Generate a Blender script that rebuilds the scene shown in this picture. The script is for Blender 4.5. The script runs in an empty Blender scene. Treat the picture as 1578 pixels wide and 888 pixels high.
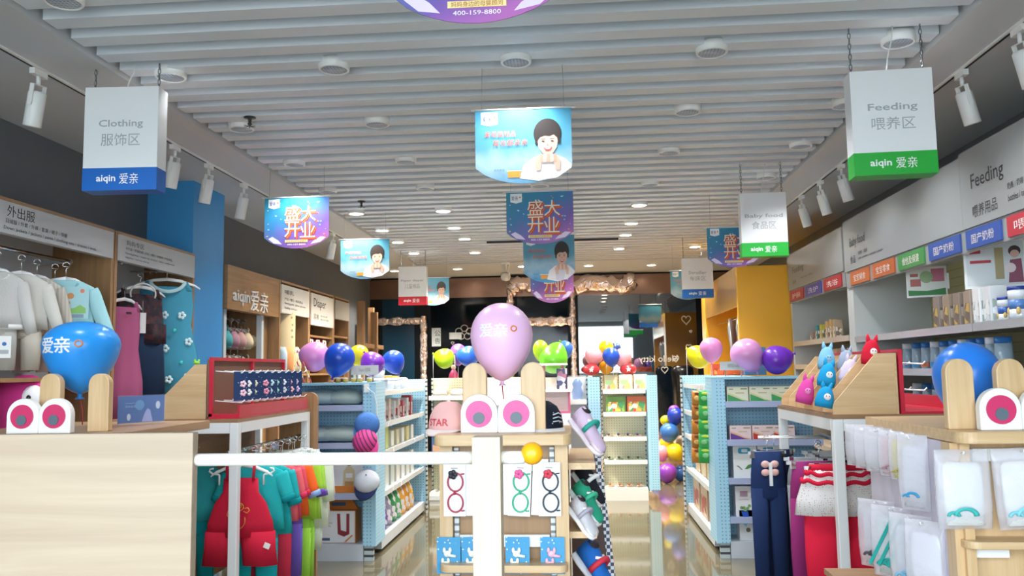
import bpy, bmesh, math, random
from mathutils import Vector, Matrix, Euler
random.seed(7)
SC = bpy.context.scene
COL = SC.collection
PI = math.pi

# ------------------------------------------------------------------ camera
CAM_F, CAM_YAW, CAM_PITCH, CAM_ROLL, CAM_H = 1290.0, .077, .098, .0156, 1.5
cy_, sy_, cp_, sp_ = math.cos(CAM_YAW), math.sin(CAM_YAW), math.cos(CAM_PITCH), math.sin(CAM_PITCH)
FWD = Vector((-sy_*cp_, cy_*cp_, sp_))
RT0 = Vector((cy_, sy_, 0)); UP0 = RT0.cross(FWD)
RT = RT0*math.cos(CAM_ROLL) - UP0*math.sin(CAM_ROLL)
UP = UP0*math.cos(CAM_ROLL) + RT0*math.sin(CAM_ROLL)
cam_data = bpy.data.cameras.new('camera'); cam = bpy.data.objects.new('camera', cam_data); COL.objects.link(cam)
cam_data.sensor_width = 36.0; cam_data.lens = CAM_F/1578*36.0
cam_data.clip_start = .05; cam_data.clip_end = 200
cam.matrix_world = Matrix(((RT.x, UP.x, -FWD.x, 0), (RT.y, UP.y, -FWD.y, 0), (RT.z, UP.z, -FWD.z, CAM_H), (0, 0, 0, 1)))
SC.camera = cam

# ------------------------------------------------------------------ world, daylight, exposure
SC.view_settings.view_transform = 'Standard'
SC.view_settings.look = 'None'
SC.view_settings.gamma = 1.0
SC.view_settings.use_curve_mapping = False
SC.view_settings.exposure = 1.45
W = bpy.data.worlds.new('daylight'); SC.world = W; W.use_nodes = True
bg = W.node_tree.nodes['Background']
bg.inputs[0].default_value = (0.8, 0.92, 1.0, 1); bg.inputs[1].default_value = 3.3
SC.cycles.max_bounces = 8
SC.cycles.diffuse_bounces = 5
SC.cycles.transparent_max_bounces = 12
SC.cycles.use_denoising = True
SC.cycles.sample_clamp_indirect = 6
SC.cycles.caustics_reflective = False; SC.cycles.caustics_refractive = False
ROOM_X0, ROOM_X1, ROOM_Y0, ROOM_Y1, CEIL = -3.3, 2.7, -0.6, 13.2, 3.0
OPEN_X0, OPEN_X1, OPEN_Z = -3.0, 1.75, 2.85
_pl = bpy.data.lights.new('storefront_portal', 'AREA'); _pl.shape = 'RECTANGLE'
_pl.size = OPEN_X1-OPEN_X0; _pl.size_y = OPEN_Z; _pl.cycles.is_portal = True
_po = bpy.data.objects.new('storefront_portal', _pl); COL.objects.link(_po)
_po.location = ((OPEN_X0+OPEN_X1)/2, ROOM_Y0, OPEN_Z/2); _po.rotation_euler = (PI/2, 0, 0)
DOWNLIGHT_W = 38.0
FRONT_FILL_W = 9.0  # power of the added fill under the front downlights

# ------------------------------------------------------------------ unprojection: pixel of the photo + one known coordinate -> point
def at(px, py, X=None, Y=None, Z=None):
    d = RT*((px-789)/CAM_F) - UP*((py-444)/CAM_F) + FWD
    o = Vector((0, 0, CAM_H))
    k = X/d.x if X is not None else Y/d.y if Y is not None else (Z-CAM_H)/d.z
    return o + d*k

# ------------------------------------------------------------------ materials
def lin(h):
    h = h.lstrip('#'); v = [int(h[i:i+2], 16)/255 for i in (0, 2, 4)]
    return [c/12.92 if c <= .04045 else ((c+.055)/1.055)**2.4 for c in v]
MATS = {}
def newmat(name):
    m = bpy.data.materials.new(name); m.use_nodes = True
    MATS[name] = m
    return m, m.node_tree, m.node_tree.nodes['Principled BSDF']
def C(h, rough=.55, metal=0.0, spec=.5, bump=0, bscale=300):
    """plain coloured material, cached; optional fine cloth-like bump"""
    key = 'm_%s_%d_%d_%d_%d' % (h.lstrip('#'), rough*100, metal*100, spec*100, bump*100)
    if key in MATS: return MATS[key]
    m, nt, b = newmat(key)
    b.inputs['Base Color'].default_value = (*lin(h), 1); b.inputs['Roughness'].default_value = rough
    b.inputs['Metallic'].default_value = metal; b.inputs['Specular IOR Level'].default_value = spec
    n = nt.nodes.new('ShaderNodeTexNoise'); n.inputs['Scale'].default_value = 6; n.inputs['Detail'].default_value = 3
    tc = nt.nodes.new('ShaderNodeTexCoord'); nt.links.new(tc.outputs['Object'], n.inputs['Vector'])
    mr = nt.nodes.new('ShaderNodeMapRange'); mr.inputs[3].default_value = max(rough-.05, .02); mr.inputs[4].default_value = min(rough+.06, 1)
    nt.links.new(n.outputs['Fac'], mr.inputs[0]); nt.links.new(mr.outputs[0], b.inputs['Roughness'])
    if bump:
        n2 = nt.nodes.new('ShaderNodeTexNoise'); n2.inputs['Scale'].default_value = bscale; n2.inputs['Detail'].default_value = 4
        nt.links.new(tc.outputs['Object'], n2.inputs['Vector'])
        bp = nt.nodes.new('ShaderNodeBump'); bp.inputs['Strength'].default_value = bump; bp.inputs['Distance'].default_value = .004
        nt.links.new(n2.outputs['Fac'], bp.inputs['Height']); nt.links.new(bp.outputs[0], b.inputs['Normal'])
    return m
def cloth(h): return C(h, .85, 0, .2, .35, 160)
def wood(name, a, c, axis='z', rough=.4, scale=1.0):
    if name in MATS: return MATS[name]
    m, nt, b = newmat(name)
    tc = nt.nodes.new('ShaderNodeTexCoord'); mp = nt.nodes.new('ShaderNodeMapping')
    s = {'x': (1.2, 22, 22), 'y': (22, 1.2, 22), 'z': (22, 22, 1.2)}[axis]
    mp.inputs['Scale'].default_value = [q*scale for q in s]
    nt.links.new(tc.outputs['Object'], mp.inputs[0])
    n = nt.nodes.new('ShaderNodeTexNoise'); n.inputs['Scale'].default_value = 1.6; n.inputs['Detail'].default_value = 6; n.inputs['Roughness'].default_value = .6
    n.inputs['Distortion'].default_value = .6
    nt.links.new(mp.outputs[0], n.inputs['Vector'])
    r = nt.nodes.new('ShaderNodeValToRGB'); r.color_ramp.elements[0].position = .32; r.color_ramp.elements[1].position = .7
    r.color_ramp.elements[0].color = (*lin(a), 1); r.color_ramp.elements[1].color = (*lin(c), 1)
    nt.links.new(n.outputs['Fac'], r.inputs[0]); nt.links.new(r.outputs[0], b.inputs['Base Color'])
    b.inputs['Roughness'].default_value = rough
    bp = nt.nodes.new('ShaderNodeBump'); bp.inputs['Strength'].default_value = .08; bp.inputs['Distance'].default_value = .002
    nt.links.new(n.outputs['Fac'], bp.inputs['Height']); nt.links.new(bp.outputs[0], b.inputs['Normal'])
    return m
def pegboard(name, base, hole, pitch=.025, rad=.17, plane='xz', rough=.4):
    """perforated sheet: round holes on a square grid in object space"""
    if name in MATS: return MATS[name]
    m, nt, b = newmat(name)
    tc = nt.nodes.new('ShaderNodeTexCoord'); sep = nt.nodes.new('ShaderNodeSeparateXYZ'); nt.links.new(tc.outputs['Object'], sep.inputs[0])
    fr = []
    for k in plane:
        a = nt.nodes.new('ShaderNodeMath'); a.operation = 'DIVIDE'; a.inputs[1].default_value = pitch; nt.links.new(sep.outputs[k.upper()], a.inputs[0])
        f = nt.nodes.new('ShaderNodeMath'); f.operation = 'FRACT'; nt.links.new(a.outputs[0], f.inputs[0])
        s = nt.nodes.new('ShaderNodeMath'); s.operation = 'SUBTRACT'; s.inputs[1].default_value = .5; nt.links.new(f.outputs[0], s.inputs[0])
        q = nt.nodes.new('ShaderNodeMath'); q.operation = 'POWER'; q.inputs[1].default_value = 2; nt.links.new(s.outputs[0], q.inputs[0]); fr.append(q)
    ad = nt.nodes.new('ShaderNodeMath'); ad.operation = 'ADD'; nt.links.new(fr[0].outputs[0], ad.inputs[0]); nt.links.new(fr[1].outputs[0], ad.inputs[1])
    lt = nt.nodes.new('ShaderNodeMath'); lt.operation = 'LESS_THAN'; lt.inputs[1].default_value = rad*rad; nt.links.new(ad.outputs[0], lt.inputs[0])
    mx = nt.nodes.new('ShaderNodeMix'); mx.data_type = 'RGBA'
    nt.links.new(lt.outputs[0], mx.inputs['Factor']); mx.inputs['A'].default_value = (*lin(base), 1); mx.inputs['B'].default_value = (*lin(hole), 1)
    nt.links.new(mx.outputs['Result'], b.inputs['Base Color']); b.inputs['Roughness'].default_value = rough
    return m
def stripes(name, a, c, axis='z', pitch=.03, duty=.5, rough=.5):
    if name in MATS: return MATS[name]
    m, nt, b = newmat(name)
    tc = nt.nodes.new('ShaderNodeTexCoord'); sep = nt.nodes.new('ShaderNodeSeparateXYZ'); nt.links.new(tc.outputs['Object'], sep.inputs[0])
    d = nt.nodes.new('ShaderNodeMath'); d.operation = 'DIVIDE'; d.inputs[1].default_value = pitch; nt.links.new(sep.outputs[axis.upper()], d.inputs[0])
    f = nt.nodes.new('ShaderNodeMath'); f.operation = 'FRACT'; nt.links.new(d.outputs[0], f.inputs[0])
    g = nt.nodes.new('ShaderNodeMath'); g.operation = 'GREATER_THAN'; g.inputs[1].default_value = duty; nt.links.new(f.outputs[0], g.inputs[0])
    mx = nt.nodes.new('ShaderNodeMix'); mx.data_type = 'RGBA'; nt.links.new(g.outputs[0], mx.inputs['Factor'])
    mx.inputs['A'].default_value = (*lin(a), 1); mx.inputs['B'].default_value = (*lin(c), 1)
    nt.links.new(mx.outputs['Result'], b.inputs['Base Color']); b.inputs['Roughness'].default_value = rough
    return m
def checker(name, a, c, pitch=.012):
    if name in MATS: return MATS[name]
    m, nt, b = newmat(name)
    tc = nt.nodes.new('ShaderNodeTexCoord'); k = nt.nodes.new('ShaderNodeTexChecker'); k.inputs['Scale'].default_value = 1/pitch
    nt.links.new(tc.outputs['Object'], k.inputs['Vector']); k.inputs[1].default_value = (*lin(a), 1); k.inputs[2].default_value = (*lin(c), 1)
    nt.links.new(k.outputs[0], b.inputs['Base Color']); b.inputs['Roughness'].default_value = .4
    return m
def dots(name, base, dot, pitch=.02, rad=.25, rough=.8):
    """scattered small dots in object space (printed cloth)"""
    if name in MATS: return MATS[name]
    m, nt, b = newmat(name)
    tc = nt.nodes.new('ShaderNodeTexCoord'); v = nt.nodes.new('ShaderNodeTexVoronoi'); v.inputs['Scale'].default_value = 1/pitch; v.inputs['Randomness'].default_value = .5
    nt.links.new(tc.outputs['Object'], v.inputs['Vector'])
    lt = nt.nodes.new('ShaderNodeMath'); lt.operation = 'LESS_THAN'; lt.inputs[1].default_value = rad; nt.links.new(v.outputs['Distance'], lt.inputs[0])
    mx = nt.nodes.new('ShaderNodeMix'); mx.data_type = 'RGBA'; nt.links.new(lt.outputs[0], mx.inputs['Factor'])
    mx.inputs['A'].default_value = (*lin(base), 1); mx.inputs['B'].default_value = (*lin(dot), 1)
    nt.links.new(mx.outputs['Result'], b.inputs['Base Color']); b.inputs['Roughness'].default_value = rough; b.inputs['Specular IOR Level'].default_value = .2
    return m
def blotch(name, cols, scale=25, rough=.4):
    """small-scale printed multi-colour artwork (packaging)"""
    if name in MATS: return MATS[name]
    m, nt, b = newmat(name)
    tc = nt.nodes.new('ShaderNodeTexCoord'); v = nt.nodes.new('ShaderNodeTexVoronoi'); v.inputs['Scale'].default_value = scale
    nt.links.new(tc.outputs['Object'], v.inputs['Vector'])
    sp = nt.nodes.new('ShaderNodeSeparateColor'); nt.links.new(v.outputs['Color'], sp.inputs[0])
    r = nt.nodes.new('ShaderNodeValToRGB'); r.color_ramp.interpolation = 'CONSTANT'
    els = r.color_ramp.elements
    while len(els) < len(cols): els.new(.5)
    for i, h in enumerate(cols):
        els[i].position = i/len(cols); els[i].color = (*lin(h), 1)
    nt.links.new(sp.outputs[0], r.inputs[0]); nt.links.new(r.outputs[0], b.inputs['Base Color']); b.inputs['Roughness'].default_value = rough
    return m
def gradient(name, stops, axis='z', lo=0, hi=1, axis2=None, w2=0.0, rough=.4):
    """printed colour gradient in object space (banner artwork)"""
    if name in MATS: return MATS[name]
    m, nt, b = newmat(name)
    tc = nt.nodes.new('ShaderNodeTexCoord'); sep = nt.nodes.new('ShaderNodeSeparateXYZ'); nt.links.new(tc.outputs['Object'], sep.inputs[0])
    src = sep.outputs[axis.upper()]
    if axis2:
        mu = nt.nodes.new('ShaderNodeMath'); mu.operation = 'MULTIPLY_ADD'; mu.inputs[1].default_value = w2
        nt.links.new(sep.outputs[axis2.upper()], mu.inputs[0]); nt.links.new(src, mu.inputs[2]); src = mu.outputs[0]
    n = nt.nodes.new('ShaderNodeTexNoise'); n.inputs['Scale'].default_value = 9; nt.links.new(tc.outputs['Object'], n.inputs['Vector'])
    mr = nt.nodes.new('ShaderNodeMapRange'); mr.inputs[1].default_value = lo; mr.inputs[2].default_value = hi; nt.links.new(src, mr.inputs[0])
    ad = nt.nodes.new('ShaderNodeMath'); ad.operation = 'MULTIPLY_ADD'; ad.inputs[1].default_value = .35; nt.links.new(n.outputs['Fac'], ad.inputs[0]); nt.links.new(mr.outputs[0], ad.inputs[2])
    sb = nt.nodes.new('ShaderNodeMath'); sb.operation = 'SUBTRACT'; sb.inputs[1].default_value = .175; nt.links.new(ad.outputs[0], sb.inputs[0])
    r = nt.nodes.new('ShaderNodeValToRGB'); els = r.color_ramp.elements
    while len(els) < len(stops): els.new(.5)
    for i, (p, h) in enumerate(stops): els[i].position = p; els[i].color = (*lin(h), 1)
    nt.links.new(sb.outputs[0], r.inputs[0]); nt.links.new(r.outputs[0], b.inputs['Base Color']); b.inputs['Roughness'].default_value = rough
    return m
def glow(name, h, strength):
    if name in MATS: return MATS[name]
    m, nt, b = newmat(name)
    b.inputs['Base Color'].default_value = (*lin(h), 1); b.inputs['Emission Color'].default_value = (*lin(h), 1); b.inputs['Emission Strength'].default_value = strength
    return m
def film(name, h='#ffffff', alpha=.25, rough=.1):
    """clear plastic film: mostly transparent with a glossy skin"""
    if name in MATS: return MATS[name]
    m, nt, b = newmat(name)
    b.inputs['Base Color'].default_value = (*lin(h), 1); b.inputs['Roughness'].default_value = rough; b.inputs['Alpha'].default_value = alpha
    tc = nt.nodes.new('ShaderNodeTexCoord'); n = nt.nodes.new('ShaderNodeTexNoise'); n.inputs['Scale'].default_value = 30
    nt.links.new(tc.outputs['Object'], n.inputs['Vector'])
    bp = nt.nodes.new('ShaderNodeBump'); bp.inputs['Strength'].default_value = .6; bp.inputs['Distance'].default_value = .01
    nt.links.new(n.outputs['Fac'], bp.inputs['Height']); nt.links.new(bp.outputs[0], b.inputs['Normal'])
    return m
def latex(h):
    key = 'latex_'+h.lstrip('#')
    if key in MATS: return MATS[key]
    m, nt, b = newmat(key)
    b.inputs['Base Color'].default_value = (*lin(h), 1); b.inputs['Roughness'].default_value = .28
    b.inputs['Subsurface Weight'].default_value = .25; b.inputs['Subsurface Radius'].default_value = (.02, .02, .02); b.inputs['Subsurface Scale'].default_value = .05
    return m
CHROME = C('#d8dce0', .12, 1.0)
WHITE = C('#f2f3f2', .4)
OAK = wood('oak_panel', '#8f6c49', '#a5805a', 'z')
OAKX = wood('oak_panel_x', '#8f6c49', '#a5805a', 'x')
OAKY = wood('oak_panel_y', '#8f6c49', '#a5805a', 'y')
BIRCH = wood('birch_panel', '#c9a679', '#dcbd94', 'z', .35)
BIRCHX = wood('birch_panel_x', '#c9a679', '#dcbd94', 'x', .35)
BIRCHY = wood('birch_panel_y', '#c9a679', '#dcbd94', 'y', .35)

# ------------------------------------------------------------------ geometry collector: one G = one mesh object
TXT = {}
def text_geo(s, bold=0.0, shear=0.0):
    if any(ord(c) > 0x2e80 for c in s): bold = 0.0
    k = (s, bold, shear)
    if k in TXT: return TXT[k]
    cu = bpy.data.curves.new('t', 'FONT'); cu.body = s; cu.size = 1; cu.resolution_u = 2; cu.offset = bold; cu.shear = shear
    ob = bpy.data.objects.new('t', cu); COL.objects.link(ob)
    me = bpy.data.meshes.new_from_object(ob.evaluated_get(bpy.context.evaluated_depsgraph_get()))
    vs = [v.co.to_2d() for v in me.vertices]; fs = [tuple(p.vertices) for p in me.polygons]
    bpy.data.objects.remove(ob); bpy.data.curves.remove(cu); bpy.data.meshes.remove(me)
    if vs:
        x0 = min(v.x for v in vs); x1 = max(v.x for v in vs); y0 = min(v.y for v in vs); y1 = max(v.y for v in vs)
        vs = [((v.x-x0)/(x1-x0), (v.y-y0)/(y1-y0)) for v in vs]
    else: x0 = x1 = y0 = y1 = 0
    TXT[k] = (vs, fs, (x1-x0)/max(y1-y0, 1e-6)); return TXT[k]
class G:
    def __init__(s, mat=None):
        s.v = []; s.f = []; s.m = []; s.mats = []; s.sm = []; s.cur = None
        s.tf = Matrix.Identity(4)
        if mat is not None: s.use(mat)
    def use(s, mat):
        if mat not in s.mats: s.mats.append(mat)
        s.cur = s.mats.index(mat); return s
    def add(s, vs, fs, smooth=False):
        b = len(s.v)
        s.v += [s.tf @ Vector(v) for v in vs]
        for f in fs: s.f.append([b+i for i in f]); s.m.append(s.cur); s.sm.append(smooth)
        return s
    def box(s, x0, x1, y0, y1, z0, z1):
        v = [(x, y, z) for z in (z0, z1) for y in (y0, y1) for x in (x0, x1)]
        return s.add(v, [(0, 2, 3, 1), (4, 5, 7, 6), (0, 1, 5, 4), (2, 6, 7, 3), (0, 4, 6, 2), (1, 3, 7, 5)])
    def cbox(s, c, size, rot=None):
        M = rot.to_matrix() if isinstance(rot, Euler) else rot if rot else Matrix.Identity(3)
        h = [q/2 for q in size]
        v = [Vector(c)+M @ Vector((x*h[0], y*h[1], z*h[2])) for z in (-1, 1) for y in (-1, 1) for x in (-1, 1)]
        return s.add(v, [(0, 2, 3, 1), (4, 5, 7, 6), (0, 1, 5, 4), (2, 6, 7, 3), (0, 4, 6, 2), (1, 3, 7, 5)])
    def tube(s, pts, r, n=8, cap=True, r2=None):
        pts = [Vector(p) for p in pts]; vs = []; fs = []
        N = len(pts); t0 = (pts[1]-pts[0]).normalized()
        a = t0.orthogonal().normalized()
        for i, p in enumerate(pts):
            t = (pts[min(i+1, N-1)]-pts[max(i-1, 0)]).normalized()
            a = (a-t*a.dot(t)); a = a.normalized() if a.length > 1e-6 else t.orthogonal().normalized()
            bb = t.cross(a); rr = r if r2 is None else r+(r2-r)*i/(N-1)
            vs += [p+(a*math.cos(q*2*PI/n)+bb*math.sin(q*2*PI/n))*rr for q in range(n)]
        for i in range(N-1):
            for q in range(n):
                fs.append((i*n+q, i*n+(q+1) % n, (i+1)*n+(q+1) % n, (i+1)*n+q))
        if cap: fs += [tuple(range(n-1, -1, -1)), tuple((N-1)*n+q for q in range(n))]
        return s.add(vs, fs, True)
    def lathe(s, prof, n=24, c=(0, 0, 0), M=None):
        """profile [(r, h)], revolved about local z"""
        M = M or Matrix.Identity(3); c = Vector(c); vs = []; fs = []
        for r, h in prof: vs += [c+M @ Vector((r*math.cos(2*PI*q/n), r*math.sin(2*PI*q/n), h)) for q in range(n)]
        for i in range(len(prof)-1):
            for q in range(n): fs.append((i*n+q, i*n+(q+1) % n, (i+1)*n+(q+1) % n, (i+1)*n+q))
        if prof[0][0] > 1e-4: fs.append(tuple(range(n-1, -1, -1)))
        if prof[-1][0] > 1e-4: fs.append(tuple((len(prof)-1)*n+q for q in range(n)))
        return s.add(vs, fs, True)
    def ell(s, c, r, n=16, k=10, M=None):
        M = M or Matrix.Identity(3); vs = []; fs = []; c = Vector(c)
        for i in range(k+1):
            th = PI*i/k
            vs += [c+M @ Vector((r[0]*math.sin(th)*math.cos(2*PI*q/n), r[1]*math.sin(th)*math.sin(2*PI*q/n), -r[2]*math.cos(th))) for q in range(n)]
        for i in range(k):
            for q in range(n): fs.append((i*n+q, i*n+(q+1) % n, (i+1)*n+(q+1) % n, (i+1)*n+q))
        return s.add(vs, fs, True)
    def prism(s, poly, o, u, w, th):
        """2-D polygon in the (u, w) plane at o, extruded by th along u x w"""
        o, u, w = Vector(o), Vector(u), Vector(w); nrm = u.cross(w).normalized(); n = len(poly)
        vs = [o+u*a+w*b for a, b in poly]+[o+u*a+w*b+nrm*th for a, b in poly]
        ar = sum(poly[i][0]*poly[(i+1) % n][1]-poly[(i+1) % n][0]*poly[i][1] for i in range(n))
        fs = [tuple(range(n-1, -1, -1)), tuple(range(n, 2*n))]+[(i, (i+1) % n, n+(i+1) % n, n+i) for i in range(n)]
        if ar*th < 0: fs = [tuple(reversed(f)) for f in fs]
        return s.add(vs, fs)
    def poly(s, pts, o, u, w):
        o, u, w = Vector(o), Vector(u), Vector(w)
        ar = sum(pts[i][0]*pts[(i+1) % len(pts)][1]-pts[(i+1) % len(pts)][0]*pts[i][1] for i in range(len(pts)))
        if ar < 0: pts = list(reversed(pts))
        return s.add([o+u*a+w*b for a, b in pts], [tuple(range(len(pts)))])
    def text(s, t, o, u, w, h, cx=None, width=None, bold=0.0, shear=0.0):
        """writing: lower-left corner at o (centred when cx), letter height h along w"""
        vs, fs, asp = text_geo(t, bold, shear); o, u, w = Vector(o), Vector(u).normalized(), Vector(w).normalized()
        wd = width if width else asp*h
        sh = -wd/2 if cx else 0
        return s.add([o+u*(a*wd+sh)+w*(b*h) for a, b in vs], fs)
    def loft(s, secs, n=16, cap=True, ripple=0, k=5, pw=1.0, ph=0.0):
        """sections (centre, half-width vector, half-depth vector); ripple folds growing along the loft"""
        vs = []; fs = []; N = len(secs)
        for i, (c, a, b) in enumerate(secs):
            c, a, b = Vector(c), Vector(a), Vector(b)
            for q in range(n):
                t = 2*PI*q/n; ct, st = math.cos(t), math.sin(t)
                x = math.copysign(abs(ct)**pw, ct); y = math.copysign(abs(st)**pw, st)
                rp = 1+ripple*math.sin(k*t+ph+.3*i)*(i/(N-1))
                vs.append(c+a*x*(1+(rp-1)*.15)+b*y*rp)
        for i in range(N-1):
            for q in range(n): fs.append((i*n+q, i*n+(q+1) % n, (i+1)*n+(q+1) % n, (i+1)*n+q))
        if cap: fs += [tuple(range(n-1, -1, -1)), tuple((N-1)*n+q for q in range(n))]
        return s.add(vs, fs, True)
    def build(s, name, parent=None, bevel=0, fix=False):
        me = bpy.data.meshes.new(name)
        me.from_pydata(s.v, [], s.f)
        for m in s.mats: me.materials.append(m)
        for p, mi, sm in zip(me.polygons, s.m, s.sm): p.material_index = mi or 0; p.use_smooth = sm
        if fix:
            bm = bmesh.new(); bm.from_mesh(me); bmesh.ops.recalc_face_normals(bm, faces=bm.faces); bm.to_mesh(me); bm.free()
        me.update()
        o = bpy.data.objects.new(name, me); COL.objects.link(o)
        if parent: o.parent = parent
        if bevel:
            b = o.modifiers.new('bevel', 'BEVEL'); b.width = bevel; b.segments = 2; b.limit_method = 'ANGLE'; b.angle_limit = .7
        return o
X_, Y_, Z_ = Vector((1, 0, 0)), Vector((0, 1, 0)), Vector((0, 0, 1))
def circ(cx, cy, r, n=20, ry=None): return [(cx+r*math.cos(2*PI*i/n), cy+(ry or r)*math.sin(2*PI*i/n)) for i in range(n)]
def rrect(x0, x1, y0, y1, r, n=5):
    p = []
    for (cx, cy, a0) in ((x1-r, y0+r, -PI/2), (x1-r, y1-r, 0), (x0+r, y1-r, PI/2), (x0+r, y0+r, PI)):
        p += [(cx+r*math.cos(a0+PI/2*i/n), cy+r*math.sin(a0+PI/2*i/n)) for i in range(n+1)]
    return p
def rect(x0, x1, y0, y1): return [(x0, y0), (x1, y0), (x1, y1), (x0, y1)]
def tag(o, label=None, cat=None, group=None, kind=None):
    if label: o['label'] = label
    if cat: o['category'] = cat
    if group: o['group'] = group
    if kind: o['kind'] = kind
    return o
def thing(name, label, cat, loc=(0, 0, 0), rz=0, group=None, rot=None):
    o = bpy.data.objects.new(name, None); COL.objects.link(o); o.empty_display_size = .05
    o.location = loc; o.rotation_euler = rot if rot else (0, 0, rz)
    return tag(o, label, cat, group)
def kids(o): return [c for c in COL.objects if c.parent == o]
def copy_thing(r, label, loc, rz=None, group=None, rot=None, scale=None):
    c = r.copy(); COL.objects.link(c); c.location = loc
    if rz is not None: c.rotation_euler = (0, 0, rz)
    if rot is not None: c.rotation_euler = rot
    if scale: c.scale = scale if not isinstance(scale, (int, float)) else (scale,)*3
    if label: c['label'] = label
    if group: c['group'] = group
    for k in kids(r):
        d = k.copy(); COL.objects.link(d); d.parent = c
        for q in kids(k):
            e = q.copy(); COL.objects.link(e); e.parent = d
    return c
ORD = ['first', 'second', 'third', 'fourth', 'fifth', 'sixth', 'seventh', 'eighth', 'ninth', 'tenth', 'eleventh', 'twelfth', 'thirteenth', 'fourteenth', 'fifteenth', 'sixteenth', 'seventeenth', 'eighteenth', 'nineteenth', 'twentieth']
# ================================================================== the room
def struct(name, g, **k):
    o = g.build(name, **k); o['kind'] = 'structure'; return o
# floor: glossy cream tiles
m, nt, b = newmat('floor_tiles')
tc = nt.nodes.new('ShaderNodeTexCoord'); br = nt.nodes.new('ShaderNodeTexBrick'); br.offset = 0; br.squash = 1
nt.links.new(tc.outputs['Object'], br.inputs['Vector']); br.inputs['Scale'].default_value = 1
br.inputs['Brick Width'].default_value = .8; br.inputs['Row Height'].default_value = .8; br.inputs['Mortar Size'].default_value = .003
br.inputs['Color1'].default_value = (*lin('#69634f'), 1); br.inputs['Color2'].default_value = (*lin('#655f4c'), 1); br.inputs['Mortar'].default_value = (*lin('#57513f'), 1)
nt.links.new(br.outputs[0], b.inputs['Base Color']); b.inputs['Roughness'].default_value = .06; b.inputs['IOR'].default_value = 1.75
struct('floor', G(m).box(ROOM_X0-.1, ROOM_X1+.1, ROOM_Y0, ROOM_Y1+.1, -.1, 0))
gnd = struct('ground', G(C('#a8a8a4', .8)).box(-40, 40, -40, ROOM_Y0, -.12, -.02))
WALLG = C('#5f6469', .6)
struct('wall_left', G(WALLG).box(ROOM_X0-.12, ROOM_X0, ROOM_Y0, ROOM_Y1, 0, CEIL+.3))
struct('wall_right', G(WALLG).box(ROOM_X1, ROOM_X1+.12, ROOM_Y0, ROOM_Y1, 0, CEIL+.3))
g = G(C('#c9cbcc', .6))
g.box(ROOM_X0-.12, OPEN_X0, ROOM_Y0-.15, ROOM_Y0, 0, CEIL+.3).box(OPEN_X1, ROOM_X1+.12, ROOM_Y0-.15, ROOM_Y0, 0, CEIL+.3).box(OPEN_X0, OPEN_X1, ROOM_Y0-.15, ROOM_Y0, OPEN_Z, CEIL+.3)
struct('wall_front', g)
# ceiling: gypsum borders, dark void slab, baffles across the room
SL0, SL1, SLY0, SLY1 = -2.26, 1.72, .4, 11.6
CEILW = C('#cdd2d7', .6)
g = G(CEILW)
g.box(ROOM_X0, SL0, ROOM_Y0, ROOM_Y1, CEIL, CEIL+.14).box(SL1, ROOM_X1, ROOM_Y0, ROOM_Y1, CEIL, CEIL+.14)
g.box(SL0, SL1, ROOM_Y0, SLY0, CEIL, CEIL+.14).box(SL0, SL1, SLY1, ROOM_Y1, CEIL, CEIL+.14)
g.use(C('#5c6065', .8)).box(ROOM_X0, ROOM_X1, ROOM_Y0, ROOM_Y1, CEIL+.2, CEIL+.3)
g.use(C('#dde3ea', .45))
y = SLY0+.05
while y < SLY1-.06:
    g.box(SL0+.035, SL1-.035, y, y+.1, CEIL+.008, CEIL+.095)
    y += .2
struct('ceiling', g)
g = G(C('#cfd1d3', .5)).box(SL0-.075, SL0+.02, ROOM_Y0, SLY1, CEIL-.012, CEIL+.14)
struct('trim_1', g)
g = G(C('#cfd1d3', .5)).box(SL1-.02, SL1+.075, ROOM_Y0, SLY1, CEIL-.012, CEIL+.14)
struct('trim_2', g)
# blue pillar on the left wall
g = G(C('#3f97d6', .5)).box(ROOM_X0, -2.93, 6.16, 6.72, 0, CEIL)
struct('wall_pillar', g)
# back wall: white bulkhead, bronze header, dark glass front with foil-wrapped frames
BW = C('#3a2c26', .15, 0, .9)
g = G(C('#0c0f13', .4, 0, .2)).box(ROOM_X0, ROOM_X1, ROOM_Y1, ROOM_Y1+.12, 0, CEIL+.3)
g.use(C('#8a6a58', .22, .75)).box(ROOM_X0, ROOM_X1, ROOM_Y1-.06, ROOM_Y1, 2.66, 2.97)
struct('wall_back', g)
m, nt, b = newmat('dark_glass'); b.inputs['Base Color'].default_value = (*lin('#0d1822'), 1); b.inputs['Roughness'].default_value = .02; b.inputs['IOR'].default_value = 3.2
DG = m
m, nt, b = newmat('teal_glass'); b.inputs['Base Color'].default_value = (*lin('#123448'), 1); b.inputs['Roughness'].default_value = .2
TG = m
m, nt, b = newmat('rose_foil'); b.inputs['Base Color'].default_value = (*lin('#f4e0da'), 1); b.inputs['Metallic'].default_value = .75; b.inputs['Roughness'].default_value = .14
tc = nt.nodes.new('ShaderNodeTexCoord'); n = nt.nodes.new('ShaderNodeTexNoise'); n.inputs['Scale'].default_value = 7; n.inputs['Detail'].default_value = 2; n.inputs['Distortion'].default_value = 1.5
nt.links.new(tc.outputs['Object'], n.inputs['Vector']); bp = nt.nodes.new('ShaderNodeBump'); bp.inputs['Strength'].default_value = 1; bp.inputs['Distance'].default_value = .035
nt.links.new(n.outputs['Fac'], bp.inputs['Height']); nt.links.new(bp.outputs[0], b.inputs['Normal'])
FOIL = m
YB = ROOM_Y1-.02
def bx(px, py): p = at(px, py, Y=YB); return p.x, p.z
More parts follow.
